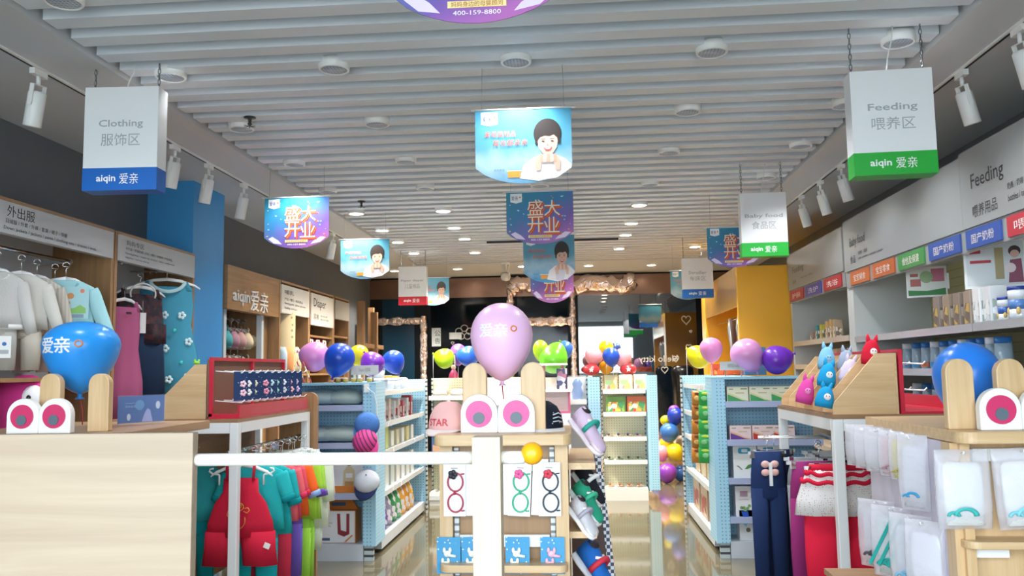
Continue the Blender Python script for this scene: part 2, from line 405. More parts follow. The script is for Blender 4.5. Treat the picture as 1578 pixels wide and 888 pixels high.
def pane(name, px0, px1, py0, py1, mat, depth=.03, yy=None):
    x0, z1 = bx(px0, py0); x1, z0 = bx(px1, py1)
    z0 = max(z0, 0)
    o = struct(name, G(mat).box(x0, x1, YB-depth, YB, z0, z1)); return o, x0, x1, z0, z1
def rough_strip(g, x0, x1, z0, z1, y, th=.05):
    """crumpled foil wrap: a bar whose faces are broken into creased facets"""
    rnd = random.Random(int(abs(x0*1000+z0*77)))
    horiz = (x1-x0) > (z1-z0); L = (x1-x0) if horiz else (z1-z0); n = max(6, int(L/.05)); secs = []
    for i in range(n+1):
        t = i/n; jx = rnd.uniform(.75, 1.2); jy = rnd.uniform(.7, 1.25)
        if horiz: secs.append(((x0+(x1-x0)*t, y, (z0+z1)/2), (0, 0, (z1-z0)/2*jx), (0, th/2*jy, 0)))
        else: secs.append((((x0+x1)/2, y, z0+(z1-z0)*t), ((x1-x0)/2*jx, 0, 0), (0, th/2*jy, 0)))
    b = len(g.sm); g.loft(secs, n=9)
    for i in range(b, len(g.sm)): g.sm[i] = False
w1, *_ = pane('window_1', 560, 590, 452, 640, C('#121416', .3, 0, .2))
w2, *_ = pane('window_2', 590, 640, 452, 640, TG)
d1, x0, x1, z0, z1 = pane('door_1', 664, 783, 450, 640, C('#070b10', .08, 0, .25))
w3, *_ = pane('window_3', 797, 878, 455, 640, C('#070c12', .08, 0, .3))
w4, gx0, gx1, gz0, gz1 = pane('window_4', 890, 1080, 452, 692, DG)
for px in (788, 884):
    g = G(FOIL); xa, za = bx(px-7, 447); xb, zb = bx(px+7, 640); rough_strip(g, xa, xb, max(zb, 0), za, YB-.08, .1)
    struct('trim_3' if px < 800 else 'trim_4', g)
g = G(FOIL); xa, za = bx(649, 488); xb, zb = bx(660, 640); rough_strip(g, xa, xb, zb, za, YB-.08, .1); struct('trim_5', g)
g = G(FOIL); xa, za = bx(560, 491); xb, zb = bx(656, 501); rough_strip(g, xa, xb, zb, za, YB-.08, .08); struct('trim_6', g)
g = G(FOIL); xa, za = bx(798, 489); xb, zb = bx(880, 503); rough_strip(g, xa, xb, zb, za, YB-.08, .1); struct('trim_7', g)
# low beige tiled ledge under the glass
m = pegboard('ledge_tiles', '#d9bf9f', '#c39f7c', .07, .33, 'xz', .4)
struct('wall_ledge', G(m).box(-1.6, 2.0, 11.75, ROOM_Y1-.06, 0, .42))
struct('baseboard_left', G(C('#3a3b3d', .5)).box(ROOM_X0, ROOM_X0+.015, ROOM_Y0, ROOM_Y1, 0, .1))
struct('baseboard_right', G(C('#3a3b3d', .5)).box(ROOM_X1-.015, ROOM_X1, ROOM_Y0, ROOM_Y1, 0, .1))
# crumpled foil bunting tied above the doors
def foil_bunch(name, label, pts, r):
    g = G(FOIL); rnd = random.Random(len(label))
    P = [at(px, py, Y=YB-.16) for px, py in pts]; secs = []
    for i in range(len(P)-1):
        for k in range(6):
            t = k/6; c = P[i].lerp(P[i+1], t); d = (P[i+1]-P[i]).normalized(); s = Vector((-d.z, 0, d.x))
            secs.append((c, s*r*rnd.uniform(.7, 1.15), Y_*r*.6*rnd.uniform(.7, 1.1)))
    secs.append((P[-1], Z_*r*.5, Y_*r*.3))
    g.loft(secs, n=14, ripple=.18, k=5)
    return tag(g.build(name), label, 'foil garland')
foil_bunch('foil_garland', 'crumpled rose-gold foil heaped above the dark glass pane right of the centre', [(886, 445), (905, 436), (935, 437), (962, 441), (978, 428)], .13)
foil_bunch('foil_garland', 'crumpled rose-gold foil draped above the middle door frame', [(786, 449), (798, 438), (815, 437), (832, 446)], .12)
# stick-on outline decorations on the glass (hearts, bow, mirrored lettering)
CHALK = C('#b9b4ac', .6)
def stroke(g, pts, wd, y, closed=False):
    P = [Vector((p[0], y, p[1])) for p in pts]
    if closed: P = P+[P[0]]
    g.tube(P, wd, 6)
def heart2(cx, cz, s): return [(cx+s*.0625*16*math.sin(t)**3*.9, cz+s*.0625*(13*math.cos(t)-5*math.cos(2*t)-2*math.cos(3*t)-math.cos(4*t))) for t in [2*PI*i/26 for i in range(26)]]
DY = YB-.036
for i, (px, py, s) in enumerate(((1057, 493, .075), (1061, 535, .045), (1024, 570, .055), (1041, 553, .05), (1064, 511, .02))):
    x, z = bx(px, py); g = G(CHALK); stroke(g, heart2(x, z, s), .008, DY, True)
    tag(g.build('heart_sticker'), ['chalk-white heart outline high on the dark glass beside orange cabinet', 'small heart outline on the dark glass near the yellow balloon', 'heart outline on the dark glass just below the mirrored lettering', 'heart outline after the mirrored lettering on the dark glass', 'tiny heart below the highest heart on the dark glass'][i], 'sticker', 'heart stickers on the dark glass')
for (px, py, s, lab) in ((701, 517, .03, 'tiny heart on the black door left of flower outline'), (698, 529, .025, 'small heart under the white paper on the black door'), (1039, 555, .02, 'tiny heart beside the mirrored lettering')):
    x, z = bx(px, py); g = G(CHALK); stroke(g, heart2(x, z, s), .006, DY, True); tag(g.build('heart_sticker'), lab, 'sticker', 'heart stickers on the dark glass')
g = G(CHALK)
x, z = bx(716, 513)
for k in range(5):
    a = k*2*PI/5+.3; stroke(g, [(x+.09*math.cos(a)+.055*math.cos(t), z+.07*math.sin(a)+.05*math.sin(t)) for t in [2*PI*i/14 for i in range(14)]], .007, DY, True)
tag(g.build('flower_sticker'), 'chalk-white flower outline on the black door behind lime balloon', 'sticker')
g = G(CHALK); x, z = bx(1014, 557)
g.text('Hello kitty', (x, DY-.002, z-.04), (-1, 0, 0), Z_, .13, cx=True, bold=.003)
tag(g.build('window_lettering'), 'mirrored chalk-white lettering across the dark glass', 'lettering')
g = G(C('#c5ced2', .6))
x0, z1 = bx(666, 506); x1, z0 = bx(680, 534); g.box(x0, x1, DY-.006, DY, z0, z1)
g.use(C('#222a33'))
for k, ch in enumerate('公告'):
    g.text(ch, ((x0+x1)/2+.02, DY-.008, z1-.13-.12*k), X_, Z_, .09, cx=True)
tag(g.build('paper_notice'), 'white paper notice with dark characters taped to the black door', 'notice')
g = G(C('#c5ced2', .6)); x0, z1 = bx(693, 513); x1, z0 = bx(712, 523); g.box(x0, x1, DY-.006, DY, z0, z1)
tag(g.build('paper_notice'), 'blank pale paper strip taped beside the flower on the black door', 'notice')
# ================================================================== things on the ceiling
# round downlights: sub-frames hang just under the baffles
LENS_OFF = pegboard('led_grille', '#7d8796', '#343b48', .016, .3, 'xy', .3)
_b = LENS_OFF.node_tree.nodes['Principled BSDF']; _b.inputs['Emission Color'].default_value = (.9, .95, 1, 1); _b.inputs['Emission Strength'].default_value = .03  # faint glow added to grilles that look switched off
LENS_ON = glow('led_lit', '#fff6e6', 14.0)
def downlight(lit):
    t = thing('downlight', 'x', 'ceiling light')
    G(WHITE).lathe([(.0, .05), (.075, .05), (.078, .04), (.075, 0), (.066, -.003), (.064, .004), (.0, .004)], 28).build('housing', t)
    G(LENS_ON if lit else LENS_OFF).lathe([(0, .0045), (.063, .0045), (.063, .002), (0, .002)], 28).build('lens', t)
    return t
off = [(98, 3, 'big unlit-looking downlight cut by the top edge of the picture'), (263, 119, 'unlit-looking downlight just right of the Clothing sign chain'), (515, 107, 'unlit-looking downlight in the front row, left of centre banner'), (795, 96, 'unlit-looking downlight straight above the centre portrait banner'),
       (1097, 81, 'unlit-looking downlight in the front row left of Feeding sign'), (1384, 66, 'unlit-looking downlight seen between the Feeding sign chains'), (372, 199, 'unlit-looking downlight beside the left sprinkler'), (581, 192, 'unlit-looking downlight in the second row, left of centre portrait banner'),
       (1060, 173, 'unlit-looking downlight in the second row, right of centre portrait banner'), (1303, 163, 'unlit-looking downlight at the left edge of the Feeding sign'), (454, 254, 'unlit-looking downlight above the left grand opening banner'), (625, 250, 'unlit-looking downlight in the third row left of portrait banner'),
       (1031, 236, 'unlit-looking downlight in the third row right of portrait banner'), (1234, 226, 'unlit-looking downlight in the third row near right ceiling trim'), (505, 296, 'unlit-looking downlight just above the right end of left grand opening banner'), (655, 291, 'unlit-looking downlight in the fourth row left of centre'),
       (832, 287, 'unlit-looking downlight between the portrait banner and the grand opening banner'), (1002, 285, 'unlit-looking downlight in the fourth row right of centre'), (1181, 274, 'unlit-looking downlight above the Baby food sign')]
on = [(549, 330), (683, 326), (589, 356), (700, 352), (613, 374), (716, 369), (638, 391), (732, 390), (985, 317), (973, 345), (964, 363), (954, 384), (705, 415), (805, 411), (608, 418), (907, 410), (1004, 409), (1071, 381)]
onl = ['nearest lit downlight left of centre', 'lit downlight nearest to the grand opening banner on its left', 'second lit downlight along the far left row', 'second lit downlight along the row left of centre', 'third lit downlight along the far left row', 'third lit downlight along the row left of centre', 'fourth lit downlight along the far left row', 'fourth lit downlight along the row left of centre',
       'nearest lit downlight right of centre', 'second lit downlight right of centre', 'third lit downlight right of centre', 'fourth lit downlight right of centre', 'lit downlight on the plain back strip left of ceiling camera', 'lit downlight on the plain back strip beside ceiling camera', 'lit downlight on the back strip above Paper diaper sign', 'lit downlight on the back strip right of hanging banners', 'lit downlight on the back strip near Stroller sign', 'lit downlight just right of the Stroller sign']
fill_lamp = bpy.data.lights.new('downlight_fill_added', 'SPOT'); fill_lamp.energy = FRONT_FILL_W; fill_lamp.color = (.96, .98, 1); fill_lamp.spot_size = 2.1; fill_lamp.spot_blend = .6; fill_lamp.shadow_soft_size = .065  # fill light added under downlights that look unlit, to brighten the room
P0 = downlight(False); P1 = downlight(True)
for i, (px, py, lab) in enumerate(off):
    p = at(px, py, Z=CEIL-.012); o = P0 if i == 0 else copy_thing(P0, lab, p)
    o.location = (p.x, p.y, CEIL-.016); tag(o, lab, group='unlit-looking ceiling downlights')
    l = bpy.data.objects.new('lamp', fill_lamp); COL.objects.link(l); l.parent = o; l.location = (0, 0, -.02)
lamp = bpy.data.lights.new('downlight_lamp', 'SPOT'); lamp.energy = DOWNLIGHT_W; lamp.color = (1, .9, .78); lamp.spot_size = 2.0; lamp.spot_blend = .6; lamp.shadow_soft_size = .06
for i, (px, py) in enumerate(on):
    z = CEIL-.016
    p = at(px, py, Z=z)
    if p.y > 12.9: p.y = 12.9
    o = P1 if i == 0 else copy_thing(P1, 'x', p)
    o.location = (p.x, p.y, z); tag(o, onl[i], group='lit ceiling downlights')
    l = bpy.data.objects.new('lamp', lamp); COL.objects.link(l); l.parent = o; l.location = (0, 0, -.02)
# tracks and spot heads
for nm, X, side in (('light_track', -2.59, 'left'), ('light_track', 2.0, 'right')):
    g = G(C('#15181c', .5)).box(X-.008, X+.008, .3, 9.5, CEIL-.006, CEIL-.0015)
    g.use(WHITE).box(X-.02*(1 if X > 0 else -1)-.008, X-.02*(1 if X > 0 else -1)+.008, .3, 9.5, CEIL-.01, CEIL-.0015)
    tag(g.build(nm), 'long black and white lighting track along the %s ceiling border' % side, 'light track')
def spot_head(tilt, side):
    t = thing('track_spotlight', 'x', 'spotlight')
    G(WHITE).box(-.014, .014, -.05, .05, -.03, 0).lathe([(.01, -.075), (.01, -.03)], 12).build('adapter', t)
    M = Matrix.Rotation(tilt*side, 3, 'Y') @ Matrix.Rotation(.12, 3, 'X')
    c = Vector((0, 0, -.095))
    g = G(WHITE)
    for s in (-1, 1): g.cbox(c+M @ Vector((0, s*.045, -.03)), (.022, .004, .1), M)
    g.cbox(c+M @ Vector((0, 0, .02)), (.022, .094, .004), M); g.build('bracket', t)
    g = G(C('#f0f1f1', .35)); g.lathe([(0, .01), (.032, .01), (.041, .0), (.041, -.16), (.038, -.165), (.035, -.15), (0, -.15)], 24, c+M @ Vector((0, 0, -.02)), M)
    g.build('head', t)
    G(C('#40454c', .2, .6)).lathe([(0, -.148), (.034, -.148), (.034, -.152), (0, -.152)], 20, c+M @ Vector((0, 0, -.02)), M).build('lens', t)
    G(C('#dfe2e4', .4)).cbox(c+M @ Vector((0, .05, -.06)), (.018, .008, .018), M).build('knob', t)
    return t
SLp = spot_head(.22, 1); SRp = spot_head(-.28, 1)
for i, (px, py, lab) in enumerate(((60, 105, 'white spotlight on the left track, left of the Clothing sign'), (270, 226, 'white spotlight on the left track just right of the Clothing sign'), (322, 256, 'white spotlight on left track, second beyond the Clothing sign'), (376, 284, 'white spotlight on left track, third beyond the Clothing sign'), (513, 357, 'white spotlight on left track beside the left portrait banner'))):
    p = at(px, py, X=-2.59); o = SLp if i == 0 else copy_thing(SLp, lab, p); o.location = (-2.59, p.y, CEIL-.008); tag(o, lab, group='spotlights on the left track')
for i, (px, py, lab) in enumerate(((1570, 40, 'white spotlight on the right track at the right picture edge'), (1481, 108, 'white spotlight on the right track beside the Feeding sign'), (1296, 255, 'white spotlight on right track, first beyond Feeding sign'), (1264, 281, 'white spotlight on right track, second beyond Feeding sign'), (1235, 303, 'white spotlight on right track, third beyond Feeding sign'))):
    p = at(px, py, X=2.0); o = SRp if i == 0 else copy_thing(SRp, lab, p); o.location = (2.0, p.y, CEIL-.008); tag(o, lab, group='spotlights on the right track')
# sprinklers
for (px, py, lab) in ((385, 182, 'small sprinkler head above the unlit-looking downlight on the left'), (557, 311, 'small sprinkler head above the nearest lit left downlight')):
    p = at(px, py, Z=CEIL)
    g = G(C('#4a4a48', .4, .8)); g.lathe([(.035, .005), (.035, 0), (.012, -.002), (.008, -.03), (.014, -.035), (.004, -.05), (0, -.05)], 14, (p.x, p.y, CEIL))
    for a in range(6): g.cbox((p.x+.02*math.cos(a), p.y+.02*math.sin(a), CEIL-.05), (.03, .006, .002), Euler((0, 0, a)))
    tag(g.build('sprinkler'), lab, 'sprinkler')
p = at(779, 405, Z=CEIL)
t = thing('ceiling_camera', 'white security camera hanging from the back ceiling strip above pink balloon', 'security camera', (p.x, min(p.y, 12.2), CEIL))
G(WHITE).lathe([(0, 0), (.06, 0), (.06, -.02), (.015, -.022), (.015, -.14), (0, -.14)], 16).build('mount', t)
for s in (-1, 1): G(WHITE).tube([(s*.06, 0, -.02), (s*.02, 0, -.14)], .006, 6).build('strut', t)
G(C('#dcdcd8', .4)).lathe([(0, -.13), (.06, -.15), (.07, -.2), (.055, -.245), (0, -.26)], 18).build('housing', t)
G(C('#24211f', .2)).lathe([(0, -.03), (.035, -.02), (.035, 0), (0, 0)], 16, (0, -.055, -.2), Matrix.Rotation(PI/2, 3, 'X')).build('lens', t)
# linear air grille
p0, p1 = at(750, 373, Z=CEIL), at(953, 367, Z=CEIL)
g = G(C('#2c2c2a', .5)).box(p0.x, p1.x, p0.y, p0.y+.03, CEIL-.015, CEIL+.008)
tag(g.build('ceiling_rail'), 'thin dark rail hanging below the baffles behind the grand opening banner', 'ceiling rail')

# --- hanging zone signs
def chain(g, x, y, z0, z1):
    n = int((z1-z0)/.022)
    for i in range(n):
        z = z0+(i+.5)*(z1-z0)/n; hz = (z1-z0)/n*.62
        if i % 2: pts = [(x+.006*math.cos(a), y, z+hz*math.sin(a)) for a in [k*PI/4 for k in range(9)]]
        else: pts = [(x, y+.006*math.cos(a), z+hz*math.sin(a)) for a in [k*PI/4 for k in range(9)]]
        g.tube(pts, .0022, 5, cap=False)
def zone_sign(label, px0, px1, py0, py1, Y, en, zh, colr, logo=True, rz=0):
    """px box = front face of the sign"""
    pa, pb = at(px0, (py0+py1)/2, Y=Y), at(px1, (py0+py1)/2, Y=Y)
    w = pb.x-pa.x; cx = (pa.x+pb.x)/2; zt = at((px0+px1)/2, py0, Y=Y).z; zb = at((px0+px1)/2, py1, Y=Y).z; h = zt-zb
    t = thing('hanging_sign', label, 'sign', (cx, Y, zb), rz, 'hanging zone signs')
    D = .1; band = h*.215
    g = G(C('#eceef0', .45)).box(-w/2, w/2, 0, D, band, h)
    g.use(C('#abaeb3', .5)); o = (0, -.0015, band+(h-band)*.48); g.text(en, o, X_, Z_, h*.088 if len(en) < 9 else h*.075, cx=True, bold=.012, width=w*(.6 if len(en) < 9 else .82))
    g.text(zh, (0, -.0015, band+(h-band)*.27), X_, Z_, h*.12, cx=True, width=w*.53)
    g.build('box', t, fix=False)
    g = G(C(colr, .4)).box(-w/2-.001, w/2+.001, -.001, D+.001, 0, band)
    g.use(C('#f6f7f8', .4)).text('aiqin', (-w*.31, -.003, band*.3), X_, Z_, band*.38, width=w*.26, bold=.02).text('爱亲', (w*.0, -.003, band*.27), X_, Z_, band*.48, width=w*.255, bold=.003)
    g.build('colour_band', t)
    for s in (-1, 1):
        g = G(C('#7d8084', .35, .9)); chain(g, s*w*.44, D*.5, h, CEIL-zb+.01); g.build('chain', t)
    g = G(C('#e8eaea', .4)); xx = w*.08
    g.tube([(xx-.03, D/2, h), (xx-.02, D/2, h+(CEIL-zb-h)*.35), (xx+.0, D/2, h+(CEIL-zb-h)*.7), (xx+.01, D/2, CEIL-zb+.01)], .0028, 6); g.build('power_cord', t)
    return t
zone_sign('large Clothing sign with blue band hanging at upper left', 131, 241, 134, 293, 3.74, 'Clothing', '服饰区', '#1266c0', rz=.06)
zone_sign('large Feeding sign with green band hanging at upper right', 1314, 1440, 107, 269, 3.69, 'Feeding', '喂养区', '#22ad3a', rz=-.05)
zone_sign('Baby food sign with green band hanging before the right shelving', 1142, 1213, 297, 395, 6.2, 'Baby food', '食品区', '#22ad3a', rz=-.03)
zone_sign('Paper diaper sign with red band hanging at far left rear', 614, 657, 411, 470, 10.2, 'Paper diaper', '儿童棉品', '#c5192e')
zone_sign('Stroller sign with blue band hanging at far right rear', 1052, 1099, 398, 459, 9.7, 'Stroller', '车床区', '#1766bb')

# --- pennant banners
BLUE_P = gradient('portrait_sky', [(0, '#3a8cbc'), (.3, '#a6c6d6'), (.55, '#5a9fba'), (1, '#4490b0')], 'z', -.4, 0)
OPEN_P = gradient('opening_sky', [(0, '#b86cb8'), (.3, '#7a5cb0'), (.6, '#3a7cb4'), (1, '#2590ac')], 'z', -.46, .1, 'x', -.55)
SKIN, HAIR = C('#e3b9a4', .5), C('#2a211f', .5)
def banner_outline(w, h, sc=.22):
    p = [(-w/2, 0), (-w/2, -h*(1-sc))]
    for i in range(1, 12):
        a = i/12; p.append((-w/2+w*a, -h*(1-sc)-h*sc*(math.sin(PI*a)**.7)))
    return p+[(w/2, -h*(1-sc)), (w/2, 0)]
def banner(label, px0, px1, py0, py1, Y, kind, wires=True, yoff=0):
    pa, pb = at(px0, py0+8, Y=Y), at(px1, py0+8, Y=Y); w = pb.x-pa.x; cx = (pa.x+pb.x)/2
    zt = at((px0+px1)/2, py0, Y=Y).z; h = zt-at((px0+px1)/2, py1, Y=Y).z
    t = thing('hanging_banner', label, 'banner', (cx, Y, zt), 0, 'pennant banners under the ceiling')
    g = G(BLUE_P if kind == 'girl' else OPEN_P); out = banner_outline(w, h)
    g.prism(out, (0, .002, 0), X_, Z_, .004)
    def lay(k): return (0, -.0025-.0006*k, 0)
    S = w/.457; V = h/.36
    def sc(pts): return [(x*S, z*V) for x, z in pts]
    g.use(C('#f3f6f8', .5)).poly(sc([(-.2, -.012), (-.12, -.012), (-.12, -.07), (-.16, -.08), (-.2, -.07)]), lay(1), X_, Z_)
    g.use(C('#24508f', .5)).text('爱亲', (-.193*S, -.0045, -.058*V), X_, Z_, .028*V, width=.045*S, bold=.003)
    g.use(C('#e88a4a', .5)); g.poly(sc(circ(-.134, -.038, .006, 12)), lay(3), X_, Z_)
    if kind == 'girl':
        # printed portrait: white blouse, arms folded under the chin, short dark hair
        g.use(C('#f1e9ea', .5)).poly(sc([(-.02, -.335), (.0, -.27), (.05, -.235), (.09, -.225), (.15, -.225), (.195, -.245), (.226, -.275), (.226, -.29), (.16, -.335), (.07, -.35)]), lay(1), X_, Z_)
        g.use(C('#d9d3dc', .5)).poly(sc([(.06, -.345), (.055, -.27), (.085, -.24), (.13, -.245), (.145, -.28), (.13, -.34)]), lay(2), X_, Z_)
        g.use(HAIR).poly(sc(circ(.115, -.125, .066, 28, .074)), lay(2), X_, Z_)
        g.use(SKIN).poly(sc([(.068, -.125), (.066, -.15), (.072, -.19), (.09, -.218), (.115, -.228), (.14, -.218), (.158, -.19), (.165, -.15), (.162, -.125), (.13, -.108), (.1, -.112)]), lay(3), X_, Z_)
        g.use(HAIR).poly(sc([(.056, -.175), (.058, -.11), (.08, -.08), (.12, -.07), (.16, -.085), (.175, -.12), (.176, -.17), (.166, -.178), (.16, -.145), (.145, -.13), (.125, -.137), (.1, -.134), (.08, -.142), (.07, -.155), (.066, -.178)]), lay(4), X_, Z_)
        for ex in (.094, .137):
            g.use(C('#2b2422')).poly(sc(circ(ex, -.161, .007, 10, .0032)), lay(5), X_, Z_); g.poly(sc([(ex-.011, -.149), (ex+.011, -.148), (ex+.011, -.1505), (ex-.011, -.1515)]), lay(5), X_, Z_)
        g.use(C('#d69c86')).poly(sc([(.113, -.165), (.119, -.18), (.109, -.18)]), lay(5), X_, Z_)
        g.use(C('#c9585c')).poly(sc([(.095, -.19), (.115, -.194), (.137, -.189), (.128, -.205), (.115, -.209), (.103, -.205)]), lay(5), X_, Z_)
        g.use(C('#ffffff')).poly(sc([(.1, -.1925), (.115, -.1955), (.132, -.192), (.124, -.199), (.108, -.199)]), lay(6), X_, Z_)
        # hands: interlaced fingers below the chin
        g.use(SKIN).poly(sc([(.06, -.3), (.05, -.255), (.075, -.225), (.155, -.225), (.175, -.255), (.17, -.3), (.15, -.3), (.145, -.265), (.085, -.265), (.08, -.3)]), lay(5), X_, Z_)
        for k in range(5):
            g.use(C('#efcbb8') if k % 2 else C('#d9aa94')).poly(sc(rrect(.078+.016*k, .093+.016*k, -.262, -.222, .006, 3)), lay(6+k % 2), X_, Z_)
        g.use(C('#e8663c', .5)); g.text('来母婴用品', (-.185*S, -.006, -.135*V), X_, Z_, .03*V, width=.15*S, bold=.004, shear=.15)
        g.text('我也都来亲', (-.145*S, -.006, -.178*V), X_, Z_, .03*V, width=.165*S, bold=.004, shear=.15)
        g.use(C('#f0a03c')).poly(sc(rect(-.075, -.015, -.33, -.3)), lay(2), X_, Z_); g.use(C('#d8eef6')).poly(sc(rect(-.08, -.01, -.3, -.296)), lay(2), X_, Z_)
        g.use(C('#4a7ea8')); g.text('妈妈身边', (-.14*S, -.005, -.3*V), X_, Z_, .012*V, width=.05*S)
    else:
        rnd = random.Random(3)
        for dx, dz, mt, k in ((.014, -.016, C('#c8382a'), 1), (.01, -.011, C('#e07a34'), 1.4), (.005, -.006, C('#d2402c'), 2), (.0, 0, C('#f6ecd8'), 3)):
            g.use(mt)
            for ch, x, z in (('盛', -.085, -.165), ('大', .03, -.17), ('开', -.085, -.28), ('业', .025, -.285)):
                g.text(ch, ((x+dx)*S, lay(k)[1], (z+dz)*V), X_, Z_, .108*V, width=.108*S, bold=.014)
        for k in range(34):
            x, z = rnd.uniform(-.21, .21), rnd.uniform(-.3, -.03)
            if -.11 < x < .15 and z > -.3 and z < -.05: continue
            r = rnd.uniform(.004, .011); a = rnd.uniform(0, 3)
            g.use(C(rnd.choice(['#f3f3f6', '#ef6a5a', '#7fd07a', '#ffd75e', '#cfa8f0', '#9fe6f2']))).poly(sc([(x+r*math.cos(a+q), z+r*.6*math.sin(a+q)) for q in (0, 1.3, 3.1, 4.4)]), lay(1), X_, Z_)
        g.use(C('#e9d8f4')).poly(sc([(-.2, -.29), (-.17, -.275), (-.13, -.3), (-.1, -.33), (-.16, -.322)]), lay(1), X_, Z_); g.poly(sc([(.21, -.285), (.17, -.28), (.12, -.31), (.1, -.332), (.17, -.318)]), lay(1), X_, Z_)
        g.use(C('#fbe6a0')).poly(sc(rect(-.08, .08, -.318, -.3)), lay(2), X_, Z_)
        g.use(C('#b0622c')).text('妈妈身边的母婴顾问', (0, lay(4)[1], -.316*V), X_, Z_, .014*V, cx=True, width=.14*S)
        g.use(C('#ffffff')).text('400-159-8800', (0, lay(3)[1], -.338*V), X_, Z_, .012*V, cx=True, width=.13*S)
    g.build('printed_sheet', t)
    G(C('#dfe4e8', .3)).tube([(-w/2-.02, .001, .0), (w/2+.02, .001, .0)], .006, 8).build('top_rod', t)
    if wires:
        for s in (-1, 1):
            G(C('#9aa0a4', .4, .5)).tube([(s*w*.43, .001, 0), (s*w*.42, .001, CEIL+.01-zt)], .0012, 5).build('wire', t)
    return t
# nearest pennant at the top of the picture: only its round foot shows
banner('nearest grand opening banner cut off by the top picture edge', 606, 862, -170, 36, 2.4, 'open')
banner('large portrait banner in the centre with a smiling short-haired woman', 732, 880, 168, 283, 4.04, 'girl')
banner('grand opening banner below the large centre portrait banner', 780, 883, 295, 376, 5.84, 'open')
banner('portrait banner partly hidden behind the centre grand opening banner', 806, 885, 362, 436, 7.5, 'girl')
banner('lowest grand opening banner in the centre row, farthest back', 817, 883, 388, 467, 8.9, 'open')
banner('grand opening banner on the left below the Clothing sign', 408, 507, 304, 383, 5.9, 'open')
banner('portrait banner on the left below the spotlights', 525, 600, 369, 430, 7.7, 'girl')
banner('small portrait banner behind the Paper diaper sign', 644, 692, 428, 471, 10.9, 'girl')
banner('grand opening banner half hidden behind the Baby food sign', 1089, 1170, 350, 412, 7.4, 'open')
banner('pale portrait banner behind the Stroller sign', 1033, 1086, 417, 462, 10.4, 'girl')
# ================================================================== clothes builders (hook top at the local origin, front faces -y)
HWHITE = C('#eef0f2', .35)
def hanger(t, w, mat=None, clip=False, drop=.1):
    g = G(CHROME)
    hk = [(.018*math.cos(a), 0, -.018+.018*math.sin(a)) for a in [PI*1.15-k*PI*1.15/8 for k in range(9)]][::-1]
    g.tube(hk+[(.018*math.cos(-k*.5), 0, -.018+.018*math.sin(-k*.5)) for k in range(1, 4)]+[(0, 0, -.045), (0, 0, -drop)], .0022, 6)
    g.use(mat or HWHITE)
    if clip:
        g.box(-w/2, w/2, -.006, .006, -drop-.012, -drop+.006)
        for s in (-1, 1): g.use(CHROME).box(s*w*.4-.012, s*w*.4+.012, -.012, .012, -drop-.035, -drop+.008)
    else:
        for s in (-1, 1):
            g.loft([((0, 0, -drop+.004), (0, 0, .012), (0, .006, 0)), ((s*w*.2, 0, -drop-.006), (0, 0, .012), (0, .007, 0)), ((s*w*.42, 0, -drop-.038), (0, 0, .009), (0, .009, 0)), ((s*w*.5, 0, -drop-.06), (0, 0, .006), (0, .006, 0))], 8)
    return g.build('hanger', t)
def body_secs(w, h, z0, flare=1.0, d=.03, waist=.9):
    return [((0, 0, z0), (w*.2, 0, 0), (0, d*.35, 0)), ((0, 0, z0-.012), (w*.3, 0, 0), (0, d*.6, 0)), ((0, 0, z0-.04), (w*.46, 0, 0), (0, d*.8, 0)), ((0, 0, z0-.07), (w*.49, 0, 0), (0, d, 0)), ((0, 0, z0-.12), (w*.47, 0, 0), (0, d*1.1, 0)),
            ((0, 0, z0-h*.5), (w*.5*waist, 0, 0), (0, d*1.15, 0)), ((0, 0, z0-h*.75), (w*.5*(waist+flare)/2, 0, 0), (0, d*1.2, 0)), ((0, 0, z0-h), (w*.5*flare, 0, 0), (0, d*1.25, 0))]
def sleeve(g, s, w, z0, L, ang, r0=.05, r1=.038, cuff=None):
    a = Vector((s*w*.4, 0, z0-.055)); d = Vector((s*math.sin(ang), -.08, -math.cos(ang))).normalized(); n = Vector((d.z, 0, -d.x)).normalized()
    P = [(0, .9), (.12, 1), (.4, .95), (.7, .9), (1, .85)]
    g.loft([(a+d*L*t, n*(r0+(r1-r0)*t)*k, Y_*.02) for t, k in P], 12, ripple=.2, k=4)
    if cuff:
        g.use(cuff); g.loft([(a+d*(L-.03), n*r1*.95, Y_*.023), (a+d*(L-.025), n*r1*1.0, Y_*.025), (a+d*(L+.004), n*r1*1.0, Y_*.025)], 12)
def legs(g, w, z0, L, flare=1.0, gap=.01, d=.022, split=.3, cuff=None):
    base = g.cur
    g.loft([((0, 0, z0), (w*.42, 0, 0), (0, d, 0)), ((0, 0, z0-L*split*.5), (w*.48, 0, 0), (0, d*1.2, 0)), ((0, 0, z0-L*split), (w*.5, 0, 0), (0, d*1.2, 0)), ((0, 0, z0-L*split-.02), (w*.47, 0, 0), (0, d*.7, 0))], 16)
    for s in (-1, 1):
        g.cur = base
        g.loft([((s*w*.25, 0, z0-L*split*.8), (w*.245, 0, 0), (0, d*1.1, 0)), ((s*w*(.25+.01), 0, z0-L*.6), (w*.225*flare, 0, 0), (0, d*1.1, 0)), ((s*w*(.26+gap), 0, z0-L), (w*.2*flare, 0, 0), (0, d, 0))], 12, ripple=.25, k=4, ph=s)
        if cuff:
            g.use(cuff); g.loft([((s*w*(.26+gap), 0, z0-L+.02), (w*.2*flare*1.03, 0, 0), (0, d*1.06, 0)), ((s*w*(.26+gap), 0, z0-L-.012), (w*.2*flare*1.0, 0, 0), (0, d*1.06, 0))], 12)
    g.cur = base
def collar(g, w, z0, d=.03):
    g.tube([(w*.2*math.cos(a), -d*.5-.004, z0-.005+w*.12*math.sin(a)-.012) for a in [PI+k*PI/10 for k in range(11)]], .006, 6)
